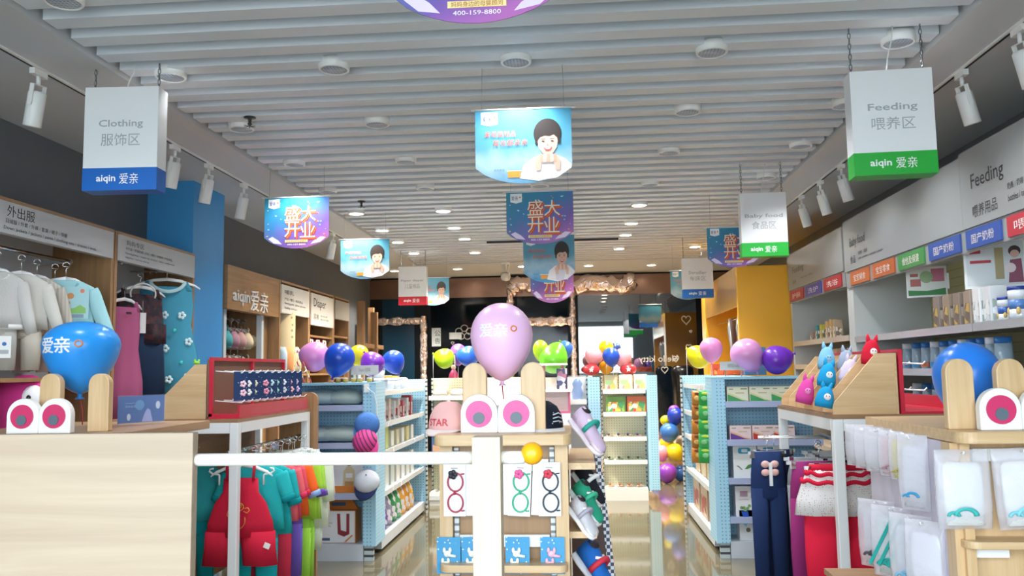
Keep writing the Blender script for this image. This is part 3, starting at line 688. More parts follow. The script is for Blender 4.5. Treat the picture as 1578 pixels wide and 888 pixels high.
def shirt(name, label, cat, loc, rz, w, h, col, sl=.2, ang=.35, cuff=None, pants=None, plen=.3, group=None, flare=1.0, trim=None, rot=None, buttons=None, hw=None):
    t = thing(name, label, cat, loc, rz, group, rot); hanger(t, hw or w*.82)
    z0 = -.105; m_ = cloth(col) if isinstance(col, str) else col
    g = G(m_); g.loft(body_secs(w, h, z0, flare), 20, ripple=.22, k=5)
    if trim:
        g.use(cloth(trim)); collar(g, w, z0); g.loft([((0, 0, z0-h+.02), (w*.5*flare*1.01, 0, 0), (0, .039, 0)), ((0, 0, z0-h-.006), (w*.5*flare*1.02, 0, 0), (0, .04, 0))], 20)
    if buttons:
        g.use(C(buttons)); [g.ell((w*.02, -.036, z0-.1-k*h*.17), (.006, .003, .006), 8, 5) for k in range(4)]
    g.build('fabric', t)
    if sl:
        for s in (-1, 1):
            g = G(m_); sleeve(g, s, w, z0, sl, ang, w*.15, w*.12, cloth(cuff) if cuff else None); g.build('sleeve', t)
    if pants:
        g = G(cloth(pants)); legs(g, w*.8, z0-h+.05, plen, 1.0); g.build('trousers', t)
    return t

# ================================================================== left wall: two wardrobes, lingerie bay, nappy bays
XF = -2.9
SHELFBACK = C('#d2d5da', .6)
HDR = C('#b6babd', .5)
INK = C('#3a3a3c', .6)
def wardrobe(name, label, Y0, Y1, lines, shelf_z, hz=(2.235, 2.40), back=SHELFBACK, hdr=HDR, top=2.42):
    t = thing(name, label, 'cabinet', (ROOM_X0+.002, Y0, 0)); D = XF-ROOM_X0-.002; L = Y1-Y0
    for y in (0, L-.03): G(OAK).box(0, D, y, y+.03, 0, top).build('side_panel', t)
    G(OAKY).box(0, D+.008, .0305, L-.0305, top-.02, top).build('top_panel', t)
    G(back).box(0, .012, .0305, L-.0305, .1, top-.021).build('back_panel', t)
    G(OAKY).box(.013, D, .0305, L-.0305, .08, .1).build('shelf', t)
    for z in shelf_z: G(OAKY).box(.013, D-.01, .0305, L-.0305, z-.022, z).build('shelf', t)
    g = G(hdr).box(D-.03, D+.012, .031, L-.031, hz[0], hz[1])
    g.use(INK); hh = hz[1]-hz[0]
    for s, dy, dz, h, wd in lines: g.text(s, (D+.0135, dy, hz[0]+hh*dz), Y_, Z_, hh*h, width=wd, bold=.005)
    g.build('header_sign', t); return t
wardrobe('wardrobe', 'open oak wardrobe of baby suits at the left picture edge', 3.5, 5.02, [('外出服', .5, .54, .36, .22), ('羽绒服 / 外套 / 外裤 / 套装 / 裙子 / 保暖', .49, .33, .14, .52), ('Down jackets / jackets / pants / clothing sets / dresses / vests', .48, .1, .14, .82)], [1.5, .95])
wardrobe('wardrobe', 'open oak wardrobe of dresses beside the blue pillar', 5.03, 6.14, [('妈妈专区', .11, .66, .2, .22), ('孕妇装 / 防辐射服 / 内衣 / 哺乳 / 收腹裤 / 产妇用品', .1, .47, .11, .62), ('Nursing bras / maternity dresses / belts / underwear', .1, .28, .1, .66), ('nipples / nurses stores', .1, .12, .1, .3)], [.95])
def face_out(label, Y, z, L=.26):
    g = G(CHROME); x0 = ROOM_X0+.016; g.tube([(x0, Y, z), (x0+L, Y, z-.01), (x0+L+.012, Y, z+.015)], .007, 8)
    for k in range(4): g.lathe([(.009, -.004), (.013, 0), (.009, .004)], 8, (x0+L-.05*k, Y, z-.008), Matrix.Rotation(PI/2, 3, 'Y'))
    return tag(g.build('chrome_bracket'), label, 'bracket')
# hanging rail of the first wardrobe runs along the wall
p0, p1 = at(-20, 379, X=-3.06), at(108, 404, X=-3.06)
g = G(CHROME).tube([(-3.06, 3.54, p1.z+.0), (-3.06, p1.y, p1.z)], .011, 10); g.box(-3.285, -3.05, p1.y-.01, p1.y+.01, p1.z-.012, p1.z+.012).box(-3.285, -3.05, 3.6, 3.62, p1.z-.012, p1.z+.012)
tag(g.build('clothes_rail'), 'chrome clothes rail inside the wardrobe at left edge', 'clothes rail', 'wardrobe clothes rails')
RZL = p1.z-.03
def wl(px, X=-3.03): return at(px, 390, X=X).y
SUIT = 'baby suits on the wardrobe rail'
shirt('baby_suit', 'white baby suit cut by the left picture edge', 'baby clothes', (-3.03, wl(-4), RZL), .75, .27, .3, '#c4c4c2', .28, .22, pants='#b9b8b2', plen=.27, group=SUIT, trim='#e3e3e0')
shirt('baby_suit', 'white long-sleeved baby suit hanging in front of oatmeal trousers', 'baby clothes', (-3.0, wl(34, -3.0), RZL), .75, .28, .3, '#c9c8c2', .28, .3, pants='#bdb8ac', plen=.27, group=SUIT, buttons='#9c9a94')
shirt('baby_suit', 'oatmeal striped baby suit between the white and mint ones', 'baby clothes', (-3.03, wl(58, -3.03), RZL), .75, .27, .32, stripes('oat_stripe', '#b4aea2', '#c4bfb4', 'x', .02), .3, .26, pants='#a8a49a', plen=.26, group=SUIT)
shirt('baby_suit', 'mint baby suit hanging behind the printed mint jacket', 'baby clothes', (-3.06, wl(86, -3.06), RZL), .6, .29, .32, '#88b6b8', .32, .3, pants='#8db8b8', plen=.25, group=SUIT)
t = shirt('baby_suit', 'pale mint baby jacket printed with a little garden scene', 'baby clothes', (-2.95, wl(103, -2.95), RZL), .5, .32, .34, '#9ccbd2', .32, .38, cuff='#8f9fae', pants='#b3dade', plen=.22, group=SUIT, trim='#7fb9c2', buttons='#e8eef0')
yy = -.0405; g = G(C('#a3cdd4', .8)).poly(rect(-.005, .125, -.33, -.145), (0, yy+.0006, 0), X_, Z_); g.use(C('#86b96a', .8))
g.poly([(.02, -.3), (.11, -.3), (.11, -.27), (.08, -.25), (.05, -.27), (.02, -.275)], (0, yy, 0), X_, Z_)
g.use(C('#c98a5a', .8)).poly(circ(.03, -.2, .018), (0, yy, 0), X_, Z_); g.use(C('#d77f6a', .8)).poly(circ(.09, -.17, .012), (0, yy, 0), X_, Z_); g.poly(circ(.02, -.24, .01), (0, yy, 0), X_, Z_)
g.use(C('#7f95a8', .8)).poly(rect(.03, .1, -.325, -.305), (0, yy, 0), X_, Z_); g.build('printed_motif', t)
g = G(C('#e2e4e4')).box(-.03, .03, -.002, .002, -.11, 0); g.use(C('#3b69b0')).poly(circ(0, -.04, .01), (0, -.003, 0), X_, Z_); g.use(C('#a2a7aa')).poly(rect(-.02, .02, -.09, -.07), (0, -.003, 0), X_, Z_)
o = g.build('swing_tag'); p = at(7, 518, X=-2.88); o.location = (p.x, p.y, p.z); o.rotation_euler = (0, 0, .75); tag(o, 'white swing tag dangling on the suits at left edge', 'tag')
# plush toy on the lower shelf
p = at(45, 612, X=-3.0)
t = thing('plush_toy', 'pink plush toy with a white face on the wardrobe lower shelf', 'plush toy', (-3.02, p.y, .952))
zc = p.z-.952
zc = min(zc, .45); G(cloth('#d63d8e')).loft([((0, 0, 0), (.1, 0, 0), (0, .09, 0)), ((0, 0, .12), (.13, 0, 0), (0, .11, 0)), ((0, 0, zc-.12), (.12, 0, 0), (0, .11, 0)), ((0, 0, zc), (.15, 0, 0), (0, .14, 0)), ((0, 0, zc+.08), (.12, 0, 0), (0, .11, 0)), ((0, 0, zc+.12), (.03, 0, 0), (0, .03, 0))], 18).build('body', t)
g = G(cloth('#f0eef0')); g.ell((.09, -.07, zc-.01), (.07, .06, .075)); g.build('face', t)
g = G(C('#1c1a1a', .2)); g.ell((.105, -.13, zc), (.012, .01, .014), 10, 6); g.ell((.15, -.09, zc), (.01, .012, .014), 10, 6); g.build('eyes', t)
for s in (-1, 1): G(cloth('#c93583')).ell((s*.14, 0, zc+.04), (.03, .05, .06)).build('ear', t)
# dresses in the second wardrobe
p = at(215, 405, X=-3.03)
for k, (px, py, lab) in enumerate(((196, 402, 'short chrome hanging arm holding the mauve dress'), (216, 403, 'short chrome hanging arm holding the tartan dress'), (258, 417, 'short chrome hanging arm holding the teal dress'))):
    q = at(px, py, X=-3.0); face_out(lab, q.y, q.z, .3)
def dress(label, px, py, X, w, h, mat, rz, flare=1.15, group='dresses in the wardrobe', waist=.8, wd=None, extra=None):
    q = at(px, py, X=X); t = thing('dress', label, 'dress', (X, q.y, q.z-.03), rz, group); hanger(t, wd or w*.95)
    g = G(mat)
    z0 = -.15
    if extra: extra(g); g.use(mat)
    g.loft([((s*0, 0, z0), (w*.42, 0, 0), (0, .02, 0)) for s in (0,)]+[((0, 0, z0-.05), (w*.42, 0, 0), (0, .03, 0)), ((0, 0, z0-.14), (w*.44, 0, 0), (0, .04, 0)), ((0, 0, z0-.28), (w*.46*waist*1.1, 0, 0), (0, .045, 0)), ((0, 0, z0-h*.6), (w*.5*(1+flare)/2, 0, 0), (0, .05, 0)), ((0, 0, z0-h), (w*.5*flare, 0, 0), (0, .055, 0))], 24, ripple=.28, k=6)
    g.build('fabric', t)
    for s in (-1, 1):
        g = G(mat); g.loft([((s*w*.34, .0, z0-.03), (w*.08, 0, 0), (0, .018, 0)), ((s*w*.32, 0, -.14), (w*.06, 0, 0), (0, .014, 0)), ((s*w*.3, 0, -.112), (w*.05, 0, 0), (0, .012, 0))], 10); g.build('strap', t)
    return t
t = dress('mauve sleeveless dress at the left of the second wardrobe', 193, 432, -3.0, .27, .82, cloth('#a8587f'), 1.1)
g = G(C('#3a2730')); g.poly(rect(-.02, .02, -.2, -.185), (0, -.05, 0), X_, Z_); g.build('bow', t)
tart = blotch('tartan_print', ['#221c24', '#3a2026', '#281e2a', '#4a2028'], 40, .8)
t = dress('dark tartan-topped dress with navy skirt and bead necklace', 217, 414, -3.0, .36, .34, tart, .85, 1.0, waist=.95)
g = G(cloth('#1d2f49')); g.loft([((0, 0, -.4), (.165, 0, 0), (0, .045, 0)), ((0, 0, -.6), (.175, 0, 0), (0, .05, 0)), ((0, 0, -1.0), (.19, 0, 0), (0, .05, 0))], 20, ripple=.3, k=6); g.build('skirt', t)
g = G(C('#d9d9d6', .3)); g.tube([(.085*math.sin(a), -.055, -.08-.07*(1-math.cos(a))) for a in [-PI/1.6+k*PI*1.25/14 for k in range(15)]], .006, 6); g.build('necklace', t)
g = G(C('#dddfe0')).box(-.02, .02, -.066, -.063, -.42, -.28); g.tube([(0, -.06, -.28), (0, -.055, -.2)], .001, 4); g.build('swing_tag', t)
TEAL = cloth('#4796b2')
def flowers(g):
  g.use(C('#d9eef2', .7))
  for (x, z) in ((-.02, -.36), (.1, -.36), (-.12, -.37), (-.01, -.6), (.15, -.55), (-.13, -.6), (.02, -.82), (.15, -.8), (-.12, -.85)):
    y = -.066 if abs(x) < .1 else -.05
    for k in range(5): g.ell((x+.018*math.cos(k*1.257), y, z+.018*math.sin(k*1.257)), (.012, .004, .012), 8, 5)
  g.use(C('#38c3c0', .5))
  for (x, z) in ((-.05, -.48), (.05, -.47), (-.1, -.72), (.1, -.7)): g.ell((x, -.064, z), (.014, .004, .014), 8, 5)
t = dress('teal sleeveless dress with white flower prints', 258, 404, -2.96, .42, .86, TEAL, .6, 1.05, wd=.46, extra=flowers)
g = G(C('#b9dbe0', .7)); rnd = random.Random(5)
for k in range(26):
    a = -1.25+2.5*k/25; g.ell((.12*math.sin(a), -.052, -.1-.09*math.cos(a)), (.014, .006, .014), 8, 5)
g.build('lace_collar', t)

# --- lingerie bay with wooden fascia and raised shop lettering
Y0 = 6.74; Y1 = at(430, 450, X=XF).y
t = thing('lingerie_display', 'oak-fronted lingerie display bay with raised white shop lettering', 'cabinet', (ROOM_X0+.002, Y0, 0)); D = XF-ROOM_X0-.002; L = Y1-Y0
G(OAKY).box(D-.08, D, .005, L, 2.05, 2.42).build('fascia', t)
for y in (.06, L-.31): G(C('#c4ccd2', .35)).box(D-.1, D-.05, y, y+.05, 0, 2.41).build('post', t)
G(OAK).box(0, D-.11, L-.26, L-.005, 0, 2.42).build('side_panel', t)
G(C('#6d5340', .6)).box(0, .012, .005, L-.265, 0, 2.4).build('back_panel', t)
g = G(C('#e6e6e4', .35)); zz = at(385, 465, X=XF).z; ya = at(358, 465, X=XF).y-Y0; yb = at(385, 465, X=XF).y-Y0; yc = at(412, 465, X=XF).y-Y0
for k in range(4):
    g.text('aiqin', (D+.002+.0025*k, ya, zz-.05), Y_, Z_, .13, width=(yb-ya)*.95, bold=.008); g.text('爱亲', (D+.002+.0025*k, yb, zz-.08), Y_, Z_, .19, width=yc-yb, bold=.005)
g.build('raised_lettering', t)
for z in (2.0, 1.75): G(CHROME).tube([(.17, .02, z), (.17, L-.28, z)], .01, 8).build('rail', t)
G(OAKY).box(.013, D-.11, .01, L-.27, .5, .52).build('shelf', t)
def bra(label, loc, rz, col, group, proto=None):
    t = thing('bra', label, 'bra', loc, rz, group); w = .26; hanger(t, w*.9, C('#d9d2c4', .4))
    m_ = cloth(col) if isinstance(col, str) else col
    for s in (-1, 1):
        g = G(m_); g.loft([((s*.085, -.01, -.13), (.02, 0, 0), (0, .02, 0)), ((s*.075, -.02, -.17), (.055, 0, 0), (0, .045, 0)), ((s*.07, -.025, -.22), (.07, 0, 0), (0, .055, 0)), ((s*.07, -.01, -.265), (.066, 0, 0), (0, .03, 0))], 14); g.build('cup', t)
        G(m_).tube([(s*.09, 0, -.08), (s*.1, -.012, -.1), (s*.088, -.01, -.14)], .006, 6).build('strap', t)
    g = G(m_); g.loft([((0, .02, -.25), (.14, 0, 0), (0, .035, 0)), ((0, .02, -.28), (.135, 0, 0), (0, .035, 0))], 16); g.build('band', t); return t
BR = 'bras on the lingerie display rails'
rowA = [(330, '#3f8f8c', 'deep teal bra at the near end of upper rail'), (345, '#57aab0', 'teal bra with white straps on the upper rail'), (362, '#b58a98', 'dusty pink striped bra on the upper rail'), (374, '#c09a98', 'rose bra behind the cream bras on the upper rail'), (386, '#d8c7a8', 'cream bra at the middle of the upper rail'), (398, '#dccdb0', 'ivory bra at the far end of the upper rail')]
rowB = [(328, '#b55a50', 'red and cream bra at the near end of lower rail'), (342, '#a84a4a', 'dark red bra on the lower rail'), (360, stripes('bra_stripe', '#2a2c30', '#d9d9d9', 'z', .02), 'black and white striped bra on the lower rail'), (374, '#3d4a4e', 'charcoal bra on the lower rail'), (388, '#8fa49a', 'sage bra at the far end of lower rail')]
for row, z in ((rowA, 2.012), (rowB, 1.762)):
    for k, (px, c, lab) in enumerate(row):
        bra(lab, (ROOM_X0+.002+.17, Y0+.16+.155*k, z), .75, c, BR)

# --- further bays on the left wall
def bay(name, label, pxa, pxb, lines, shelf_z, hz, panel=OAK, hdr=C('#d9d6cf', .5), top=2.42):
    ya, yb = at(pxa, 450, X=XF).y, at(pxb, 450, X=XF).y
    return wardrobe(name, label, ya, yb, [(s, f*(yb-ya), dz, h, wd*(yb-ya)) for s, f, dz, h, wd in lines], shelf_z, hz, C('#8d6f52', .6), hdr, top), ya, yb
_, ya4, yb4 = bay('nappy_cabinet', 'oak wall bay of bolsters right after the lingerie display', 431, 476.5, [('哺乳', .12, .68, .16, .3), ('产后 / 哺乳 / 妈妈用品', .12, .46, .1, .6), ('Nursing goods / pillows and more', .12, .3, .1, .7), ('feeding cushions', .12, .14, .1, .4)], [1.5, .9], (2.1, 2.38))
_, ya5, yb5 = bay('nappy_cabinet', 'oak wall bay with the Diaper header sign', 477, 514, [('Diaper', .12, .5, .36, .5), ('尿裤', .12, .18, .18, .2), ('dry and soft', .4, .28, .08, .28), ('day and night', .4, .17, .08, .34)], [1.92, 1.5, .9], (2.03, 2.38))
_, ya6, yb6 = bay('nappy_cabinet', 'last oak wall bay with a blank grey header', 514.5, 538, [], [1.95, 1.45, .9], (2.15, 2.38), hdr=C('#a8a39a', .5))
def bolster(label, px, py0, py1, w, mat, rz=.6, X=-2.98, group='bolsters standing in the wall bay'):
    a, b_ = at(px, py0, X=X), at(px, py1, X=X); t = thing('bolster', label, 'pillow', (X, a.y, 1.502), rz, group); h = max(a.z-1.502, .1)
    G(mat).loft([((0, 0, 0), (w*.4, 0, 0), (0, .05, 0)), ((0, 0, .05), (w*.5, 0, 0), (0, .07, 0)), ((0, 0, h*.5), (w*.5, 0, 0), (0, .075, 0)), ((0, 0, h-.06), (w*.5, 0, 0), (0, .07, 0)), ((0, 0, h), (w*.36, 0, 0), (0, .03, 0))], 16).build('cushion', t); return t
crm = dots('cream_print', '#d2c09a', '#8f8a70', .06, .22)
bolster('tall cream printed bolster leaning in the wall bay', 436, 477, 545, .26, crm); bolster('shorter cream printed bolster beside the orange one', 447, 535, 570, .24, crm); bolster('orange bolster between cream bolsters in the wall bay', 441, 536, 570, .15, cloth('#d9915f'), .6, -2.93); bolster('pale blue bolster at the left of the orange bolster', 434, 535, 570, .11, cloth('#9fb4bf'), .6, -2.93)
def carton(name, label, cat, loc, size, base, art=None, rz=0, group=None, face='-y', text=None, tcol='#ffffff'):
    """box-shaped retail pack standing at loc (centre of its base), printed front, back and sides"""
    o = thing(name, label, cat, loc, rz, group); w, d, h = size
    g = G(C(base, .4)).box(-w/2, w/2, -d/2, d/2, 0, h); g.build('pack', o, bevel=.003)
    if art:
        g = G(art)
        for s in (-1, 1):
            u = Vector((-s, 0, 0)); g.poly(rect(-w*.42, w*.42, h*.1, h*.66), (0, s*(d/2+.0015), 0), u, Z_); v = Vector((0, s, 0)); g.poly(rect(-d*.4, d*.4, h*.1, h*.66), (s*(w/2+.0015), 0, 0), v, Z_)
        g.build('printed_art', o)
    return o
redpk = blotch('red_pack_art', ['#b5343a', '#e8e0d8', '#7d2a2c', '#e4b7a0', '#c9483f'], 22)
for k in range(3):
    y = ya5+.16+.24*k
    o = thing('nappy_pack', ['first red and white nappy pack under the Diaper header', 'middle red and white nappy pack under the Diaper header', 'last red and white nappy pack under the Diaper header'][k], 'nappy pack', (-3.02, y, 1.715), PI/2, 'red nappy packs under the Diaper header')
    g = G(C('#b03038', .35)); g.loft([((0, 0, 0), (.1, 0, 0), (0, .08, 0)), ((0, 0, .04), (.11, 0, 0), (0, .09, 0)), ((0, 0, .13), (.11, 0, 0), (0, .09, 0)), ((0, 0, .18), (.1, 0, 0), (0, .07, 0))], 16, pw=.5); g.build('wrapper', o)
    g = G(C('#ece6e0', .4)).poly(rrect(-.07, .07, .05, .165, .02), (0, -.092, 0), X_, Z_); g.use(C('#6d3030')).poly(circ(0, .12, .028), (0, -.093, 0), X_, Z_); g.use(C('#c9a58f')).poly(circ(0, .115, .019), (0, -.094, 0), X_, Z_); g.build('printed_panel', o)
g = G(C('#9c9d9f', .4)).box(-3.28, -2.94, ya5+.04, yb5-.04, 1.69, 1.712); tag(g.build('wire_shelf'), 'grey metal shelf carrying the red nappy packs', 'shelf')
for k, (px, lab) in enumerate(((515, 'grey-blue nappy pack, first in the last oak bay'), (523, 'grey-blue nappy pack, second in the last oak bay'), (531, 'grey-blue nappy pack, third in the last oak bay'))):
    q = at(px, 500, X=-3.0); carton('nappy_pack', lab, 'nappy pack', (-3.02, min(max(q.y, ya6+.14), yb6-.14), 1.452), (.16, .14, .26), '#7f93a8', blotch('blue_pack_art', ['#6f8cb0', '#c4d3e0', '#4d6d96', '#e0e6ea'], 20), PI/2, 'blue nappy packs in the last oak bay')
# oak ladder rack
xa = at(550, 470, Y=11.0).x
t = thing('ladder_rack', 'oak ladder rack standing by the dark glass at left rear', 'rack', (xa, 11.0, 0))
zt = at(553, 464, Y=11.0).z; xb = at(571, 500, Y=12.2).x-xa
G(OAK).box(0, .09, 0, .09, 0, zt).build('post', t); G(OAK).box(xb-.04, xb+.04, 1.2, 1.28, 0, at(571, 474, Y=12.2).z).build('post', t); G(OAK).box(.0, .09, .75, .83, 0, zt-.1).build('post', t)
for z in (zt-.62, zt-1.3, .4):
    G(OAKX).prism([(0, 0), (xb, 0), (xb, .06), (0, .06)], (.0, 1.22, z), X_, Z_, -.04).build('cross_bar', t); G(OAKY).box(.02, .06, .09, 1.3, z, z+.06).build('cross_bar', t); G(OAKX).box(.02, xb, .2, 1.2, z-.02, z-.0005).build('shelf_board', t)
for k in range(2):
    q = at([558, 582][k], 515, Y=11.6); carton('nappy_pack', ['pale blue nappy pack on the oak ladder rack, left', 'pale blue nappy pack on the oak ladder rack, right'][k], 'nappy pack', (xa+.1+.15*k, 11.6, zt-1.3+.001), (.14, .2, .3), '#9fb6c8', MATS['blue_pack_art'], 0, 'pale packs on the ladder rack')

# ================================================================== left display table: red hook rack, divider tray, garments on its rail
TH = 1.25
def display_table(label, x0, x1, y0, y1, rail_x, name='display_table'):
    t = thing(name, label, 'display table', (x0, y0, 0)); w, d = x1-x0, y1-y0; S = .05; MW = C('#e6e8ea', .35)
    for x in (0, w-S):
        for y in (0, d-S): G(MW).box(x, x+S, y, y+S, 0, TH-.02).build('leg', t, bevel=.004)
    for y in (0, d-S): G(MW).box(S+.0005, w-S-.0005, y, y+S, TH-.08, TH-.021).build('frame_rail', t)
    for x in (0, w-S): G(MW).box(x, x+S, S+.0005, d-S-.0005, TH-.08, TH-.021).build('frame_rail', t)
    G(wood('oak_dark', '#8d6b50', '#a5805f', 'x')).box(0, w, 0, d, TH-.0205, TH).build('table_top', t)
    xm = w/2; G(OAKY).box(xm-.01, xm+.01, S, d-S, .25, TH-.09).build('middle_panel', t)
    for x in rail_x: G(CHROME).tube([(x-x0, S*.5, 1.06), (x-x0, d-S*.5, 1.06)], .0125, 12).build('hanging_rail', t)
    return t
LX1, LX0, LY0, LY1 = -1.92, -2.72, 4.64, 5.92
display_table('white framed display table of baby clothes on the left', LX0, LX1, LY0, LY1, (-1.985, -2.55))
# red rack
xr = at(323, 600, Y=LY0+.03).x
t = thing('hook_rack', 'red framed hook rack with sock cards on the left table', 'hook rack', (xr, LY0+.02, TH+.001)); RL = LY1-LY0-.08
RED = C('#c2243c', .35)
for y in (0, RL*.5, RL-.02): G(RED).box(0, .02, y, y+.02, .012, .33).build('post', t)
G(RED).box(0, .02, 0, RL, .3305, .35).build('top_bar', t)
G(C('#7d5a48', .5)).box(-.012, -.001, 0, RL, .012, .34).build('back_panel', t)
w = LX1-xr
G(RED).box(0, w, 0, RL, 0, .012).build('tray', t); G(RED).box(w-.012, w, 0, RL, .0125, .075).build('tray_lip', t); G(RED).box(0, w-.013, 0, .012, .0125, .028).build('tray_lip', t)
HOOKY = [.04+.122*k for k in range(10)]
for z in (.27, .1):
    for y in HOOKY:
        G(C('#eceff2', .3)).tube([(.02, y, z), (w-.005, y, z-.012), (w+.012, y, z+.004)], .0035, 6).build('hook', t)
ICO = ['#f2c6d4', '#ffffff', '#f0e6c8', '#e89ab4', '#bfe6ee', '#9fe0c8', '#e8eef8', '#f3b6c6', '#d9c2ec']
for k in range(9):
    o = thing('sock_card', 'navy hair-clip card, %s from the near end of the red rack' % ORD[k], 'card', (LX1-.012-.004*(k % 3), LY0+.02+HOOKY[k]+.0, TH+.255), PI/2-.75, 'navy cards on the red rack')
    G(C('#1d3763', .5)).box(-.042, .042, -.0015, .0015, -.155, .012).build('backing_card', o)
    rnd = random.Random(k); g = G(C('#dfe6f0')); [g.poly(circ(rnd.uniform(-.04, .04), rnd.uniform(-.145, -.02), .002, 6), (0, -.002, 0), X_, Z_) for q in range(14)]; g.build('printed_dots', o)
    for r in range(2):
        cx, cz = rnd.uniform(-.015, .015), -.06-.05*r; g = G(C(ICO[k], .5))
        for q in range(5): g.ell((cx+.012*math.cos(q*1.257), -.004, cz+.012*math.sin(q*1.257)), (.009, .004, .009), 8, 5)
        g.build('hair_clip', o)
# divider tray on the wall side of the left table
pts = [at(px, py, Y=LY0+.04) for px, py in ((236, 640), (238, 612), (303, 565), (317, 565), (317, 642))]
t = thing('divider_tray', 'oak divider tray with a sloped end on the left table', 'tray', (LX0+.03, LY0+.03, TH+.001))
def divider(t, w, y, s=1, h=.32, mat=BIRCHX, th=.014, nm='divider'):
    poly = [(0, 0), (w, 0), (w, h), (w-.07, h), (.02, .1), (.0, .06)]
    if s < 0: poly = [(w-x, z) for x, z in poly]
    G(mat).prism(poly, (0, y+th, 0), X_, Z_, th).build(nm, t)
TX0 = at(238, 640, Y=LY0+.03).x; t.location.x = TX0
DW = xr-.02-TX0
for k in range(5): divider(t, DW, .0+.27*k, 1, .31)
G(BIRCHY).box(DW-.012, DW, .015, 1.09, 0, .31).build('back_board', t); G(BIRCHX).box(0, DW-.013, .015, 1.09, -.0005, .006).build('base_board', t)
p = at(305, 563, Y=LY0+.05)
g = G(C('#8fd03a', .4)); g.ell((p.x, LY0+.036, TH+.321), (.02, .012, .01), 10, 6)
for s in (-1, 1): g.ell((p.x+s*.012, LY0+.036, TH+.333), (.007, .007, .008), 8, 6)
tag(g.build('frog_clip'), 'tiny lime frog clip on the peak of divider tray', 'clip')
o = thing('rounded_end_board', 'round-cornered oak board standing behind the left display table', 'board', (0, LY1+.03, 0))
xa = at(432, 640, Y=LY1+.05).x; xb = at(490, 640, Y=LY1+.05).x; zt = at(470, 605, Y=LY1+.05).z
G(OAK).prism([(xa, 0), (xb, 0)]+[(xb-.05+.05*math.cos(a), zt-.05+.05*math.sin(a)) for a in [k*PI/12 for k in range(7)]]+[(xa, zt)], (0, .03, 0), X_, Z_, .03).build('board', o)
# garments
GR = 'baby clothes on the left table rail'
RZ = 1.073
def on_rail(px, Y): return Vector((at(px, 760, Y=Y).x, Y, RZ))
# front red dungarees
t = thing('dungarees', 'red baby dungarees with a yellow stitched figure on a white hanger', 'dungarees', (at(372, 760, Y=4.80).x, 4.80, RZ), .05, GR)
hanger(t, .36)
for s in (-1, 1):
    g = G(HWHITE); g.tube([(s*.165, 0, -.115), (s*.185, 0, -.118), (s*.19, 0, -.13), (s*.17, 0, -.145), (s*.135, 0, -.15), (s*.13, 0, -.155), (s*.13, 0, -.21)], .006, 6); g.build('clip_bar', t)
DR = cloth('#c21f3a')
g = G(DR); g.loft([((0, -.01, -.17), (.1, 0, 0), (0, .016, 0)), ((0, -.01, -.25), (.105, 0, 0), (0, .025, 0)), ((0, -.01, -.31), (.15, 0, 0), (0, .035, 0)), ((0, -.01, -.42), (.19, 0, 0), (0, .042, 0)), ((0, -.01, -.5), (.2, 0, 0), (0, .042, 0))], 20); g.build('bib', t)
for s in (-1, 1):
    g = G(DR); g.loft([((s*.1, -.01, -.47), (.105, 0, 0), (0, .04, 0)), ((s*.108, -.01, -.56), (.1, 0, 0), (0, .042, 0)), ((s*.118, -.01, -.66), (.1, 0, 0), (0, .044, 0))], 16, ripple=.15, k=4); g.build('trouser_leg', t)
    G(DR).tube([(s*.075, -.022, -.18), (s*.08, -.016, -.09), (s*.08, .01, -.08)], .009, 6).build('strap', t)
g = G(C('#d9a23a', .6))
def st(pts, r=.0022): g.tube([Vector((x, -.062, z)) for x, z in pts], r, 5)
st([(.045*math.cos(a)+.0, -.4+.05*math.sin(a)) for a in [PI*.9+k*PI*1.2/12 for k in range(13)]]); st([(.025*math.cos(a)+.01, -.325+.022*math.sin(a)) for a in [k*2*PI/12 for k in range(13)]]); st([(.011*math.cos(a)+.012, -.32+.01*math.sin(a)) for a in [k*2*PI/8 for k in range(9)]])
st([(.035, -.335), (.06, -.33), (.07, -.345), (.055, -.36), (.035, -.35)]); st([(-.05, -.34), (-.06, -.37), (-.045, -.39), (-.05, -.41)]); g.build('stitched_figure', t)
g = G(C('#e9e6e2')).cbox((.17, -.055, -.545), (.035, .003, .03), Euler((0, .4, 0))); g.build('care_label', t)
shirt('baby_shirt', 'turquoise baby shirt behind the red dungarees', 'shirt', on_rail(392, 4.92), .1, .36, .38, '#27adb0', .17, .4, cuff='#12919a', pants='#109aa0', plen=.42, group=GR)
shirt('baby_shirt', 'turquoise baby top half hidden behind the foreground board', 'shirt', (at(302, 760, Y=5.0).x, 5.0, RZ), .1, .3, .34, '#35a8ae', .17, .42, cuff='#0d8f96', pants='#0f8f98', plen=.4, group=GR)
shirt('baby_shirt', 'coral baby shirt with raspberry hems on the left rail', 'shirt', on_rail(414, 5.08), .1, .36, .36, '#e8636d', .18, .32, cuff='#d93a5c', pants='#c8324a', plen=.42, group=GR)
shirt('baby_shirt', 'turquoise baby shirt just behind the first turquoise one', 'shirt', on_rail(404, 5.0), .1, .36, .42, '#22a4a8', .2, .3, cuff='#0d8a90', group=GR)
shirt('baby_shirt', 'raspberry baby shirt deep among the left rail clothes', 'shirt', on_rail(420, 5.17), .1, .36, .36, '#dc5468', .18, .32, cuff='#d93a5c', group=GR)
shirt('baby_shirt', 'orange baby shirt with pale blue cuffs on the left rail', 'shirt', on_rail(432, 5.27), .1, .36, .36, '#ee6a2c', .2, .4, cuff='#8fb3e6', pants='#6f5ab8', plen=.42, group=GR)
shirt('baby_shirt', 'lime baby shirt with violet cuffs behind the orange one', 'shirt', on_rail(444, 5.4), .1, .38, .4, '#a5d845', .2, .24, cuff='#7a58c4', pants='#97d046', plen=.46, group=GR)
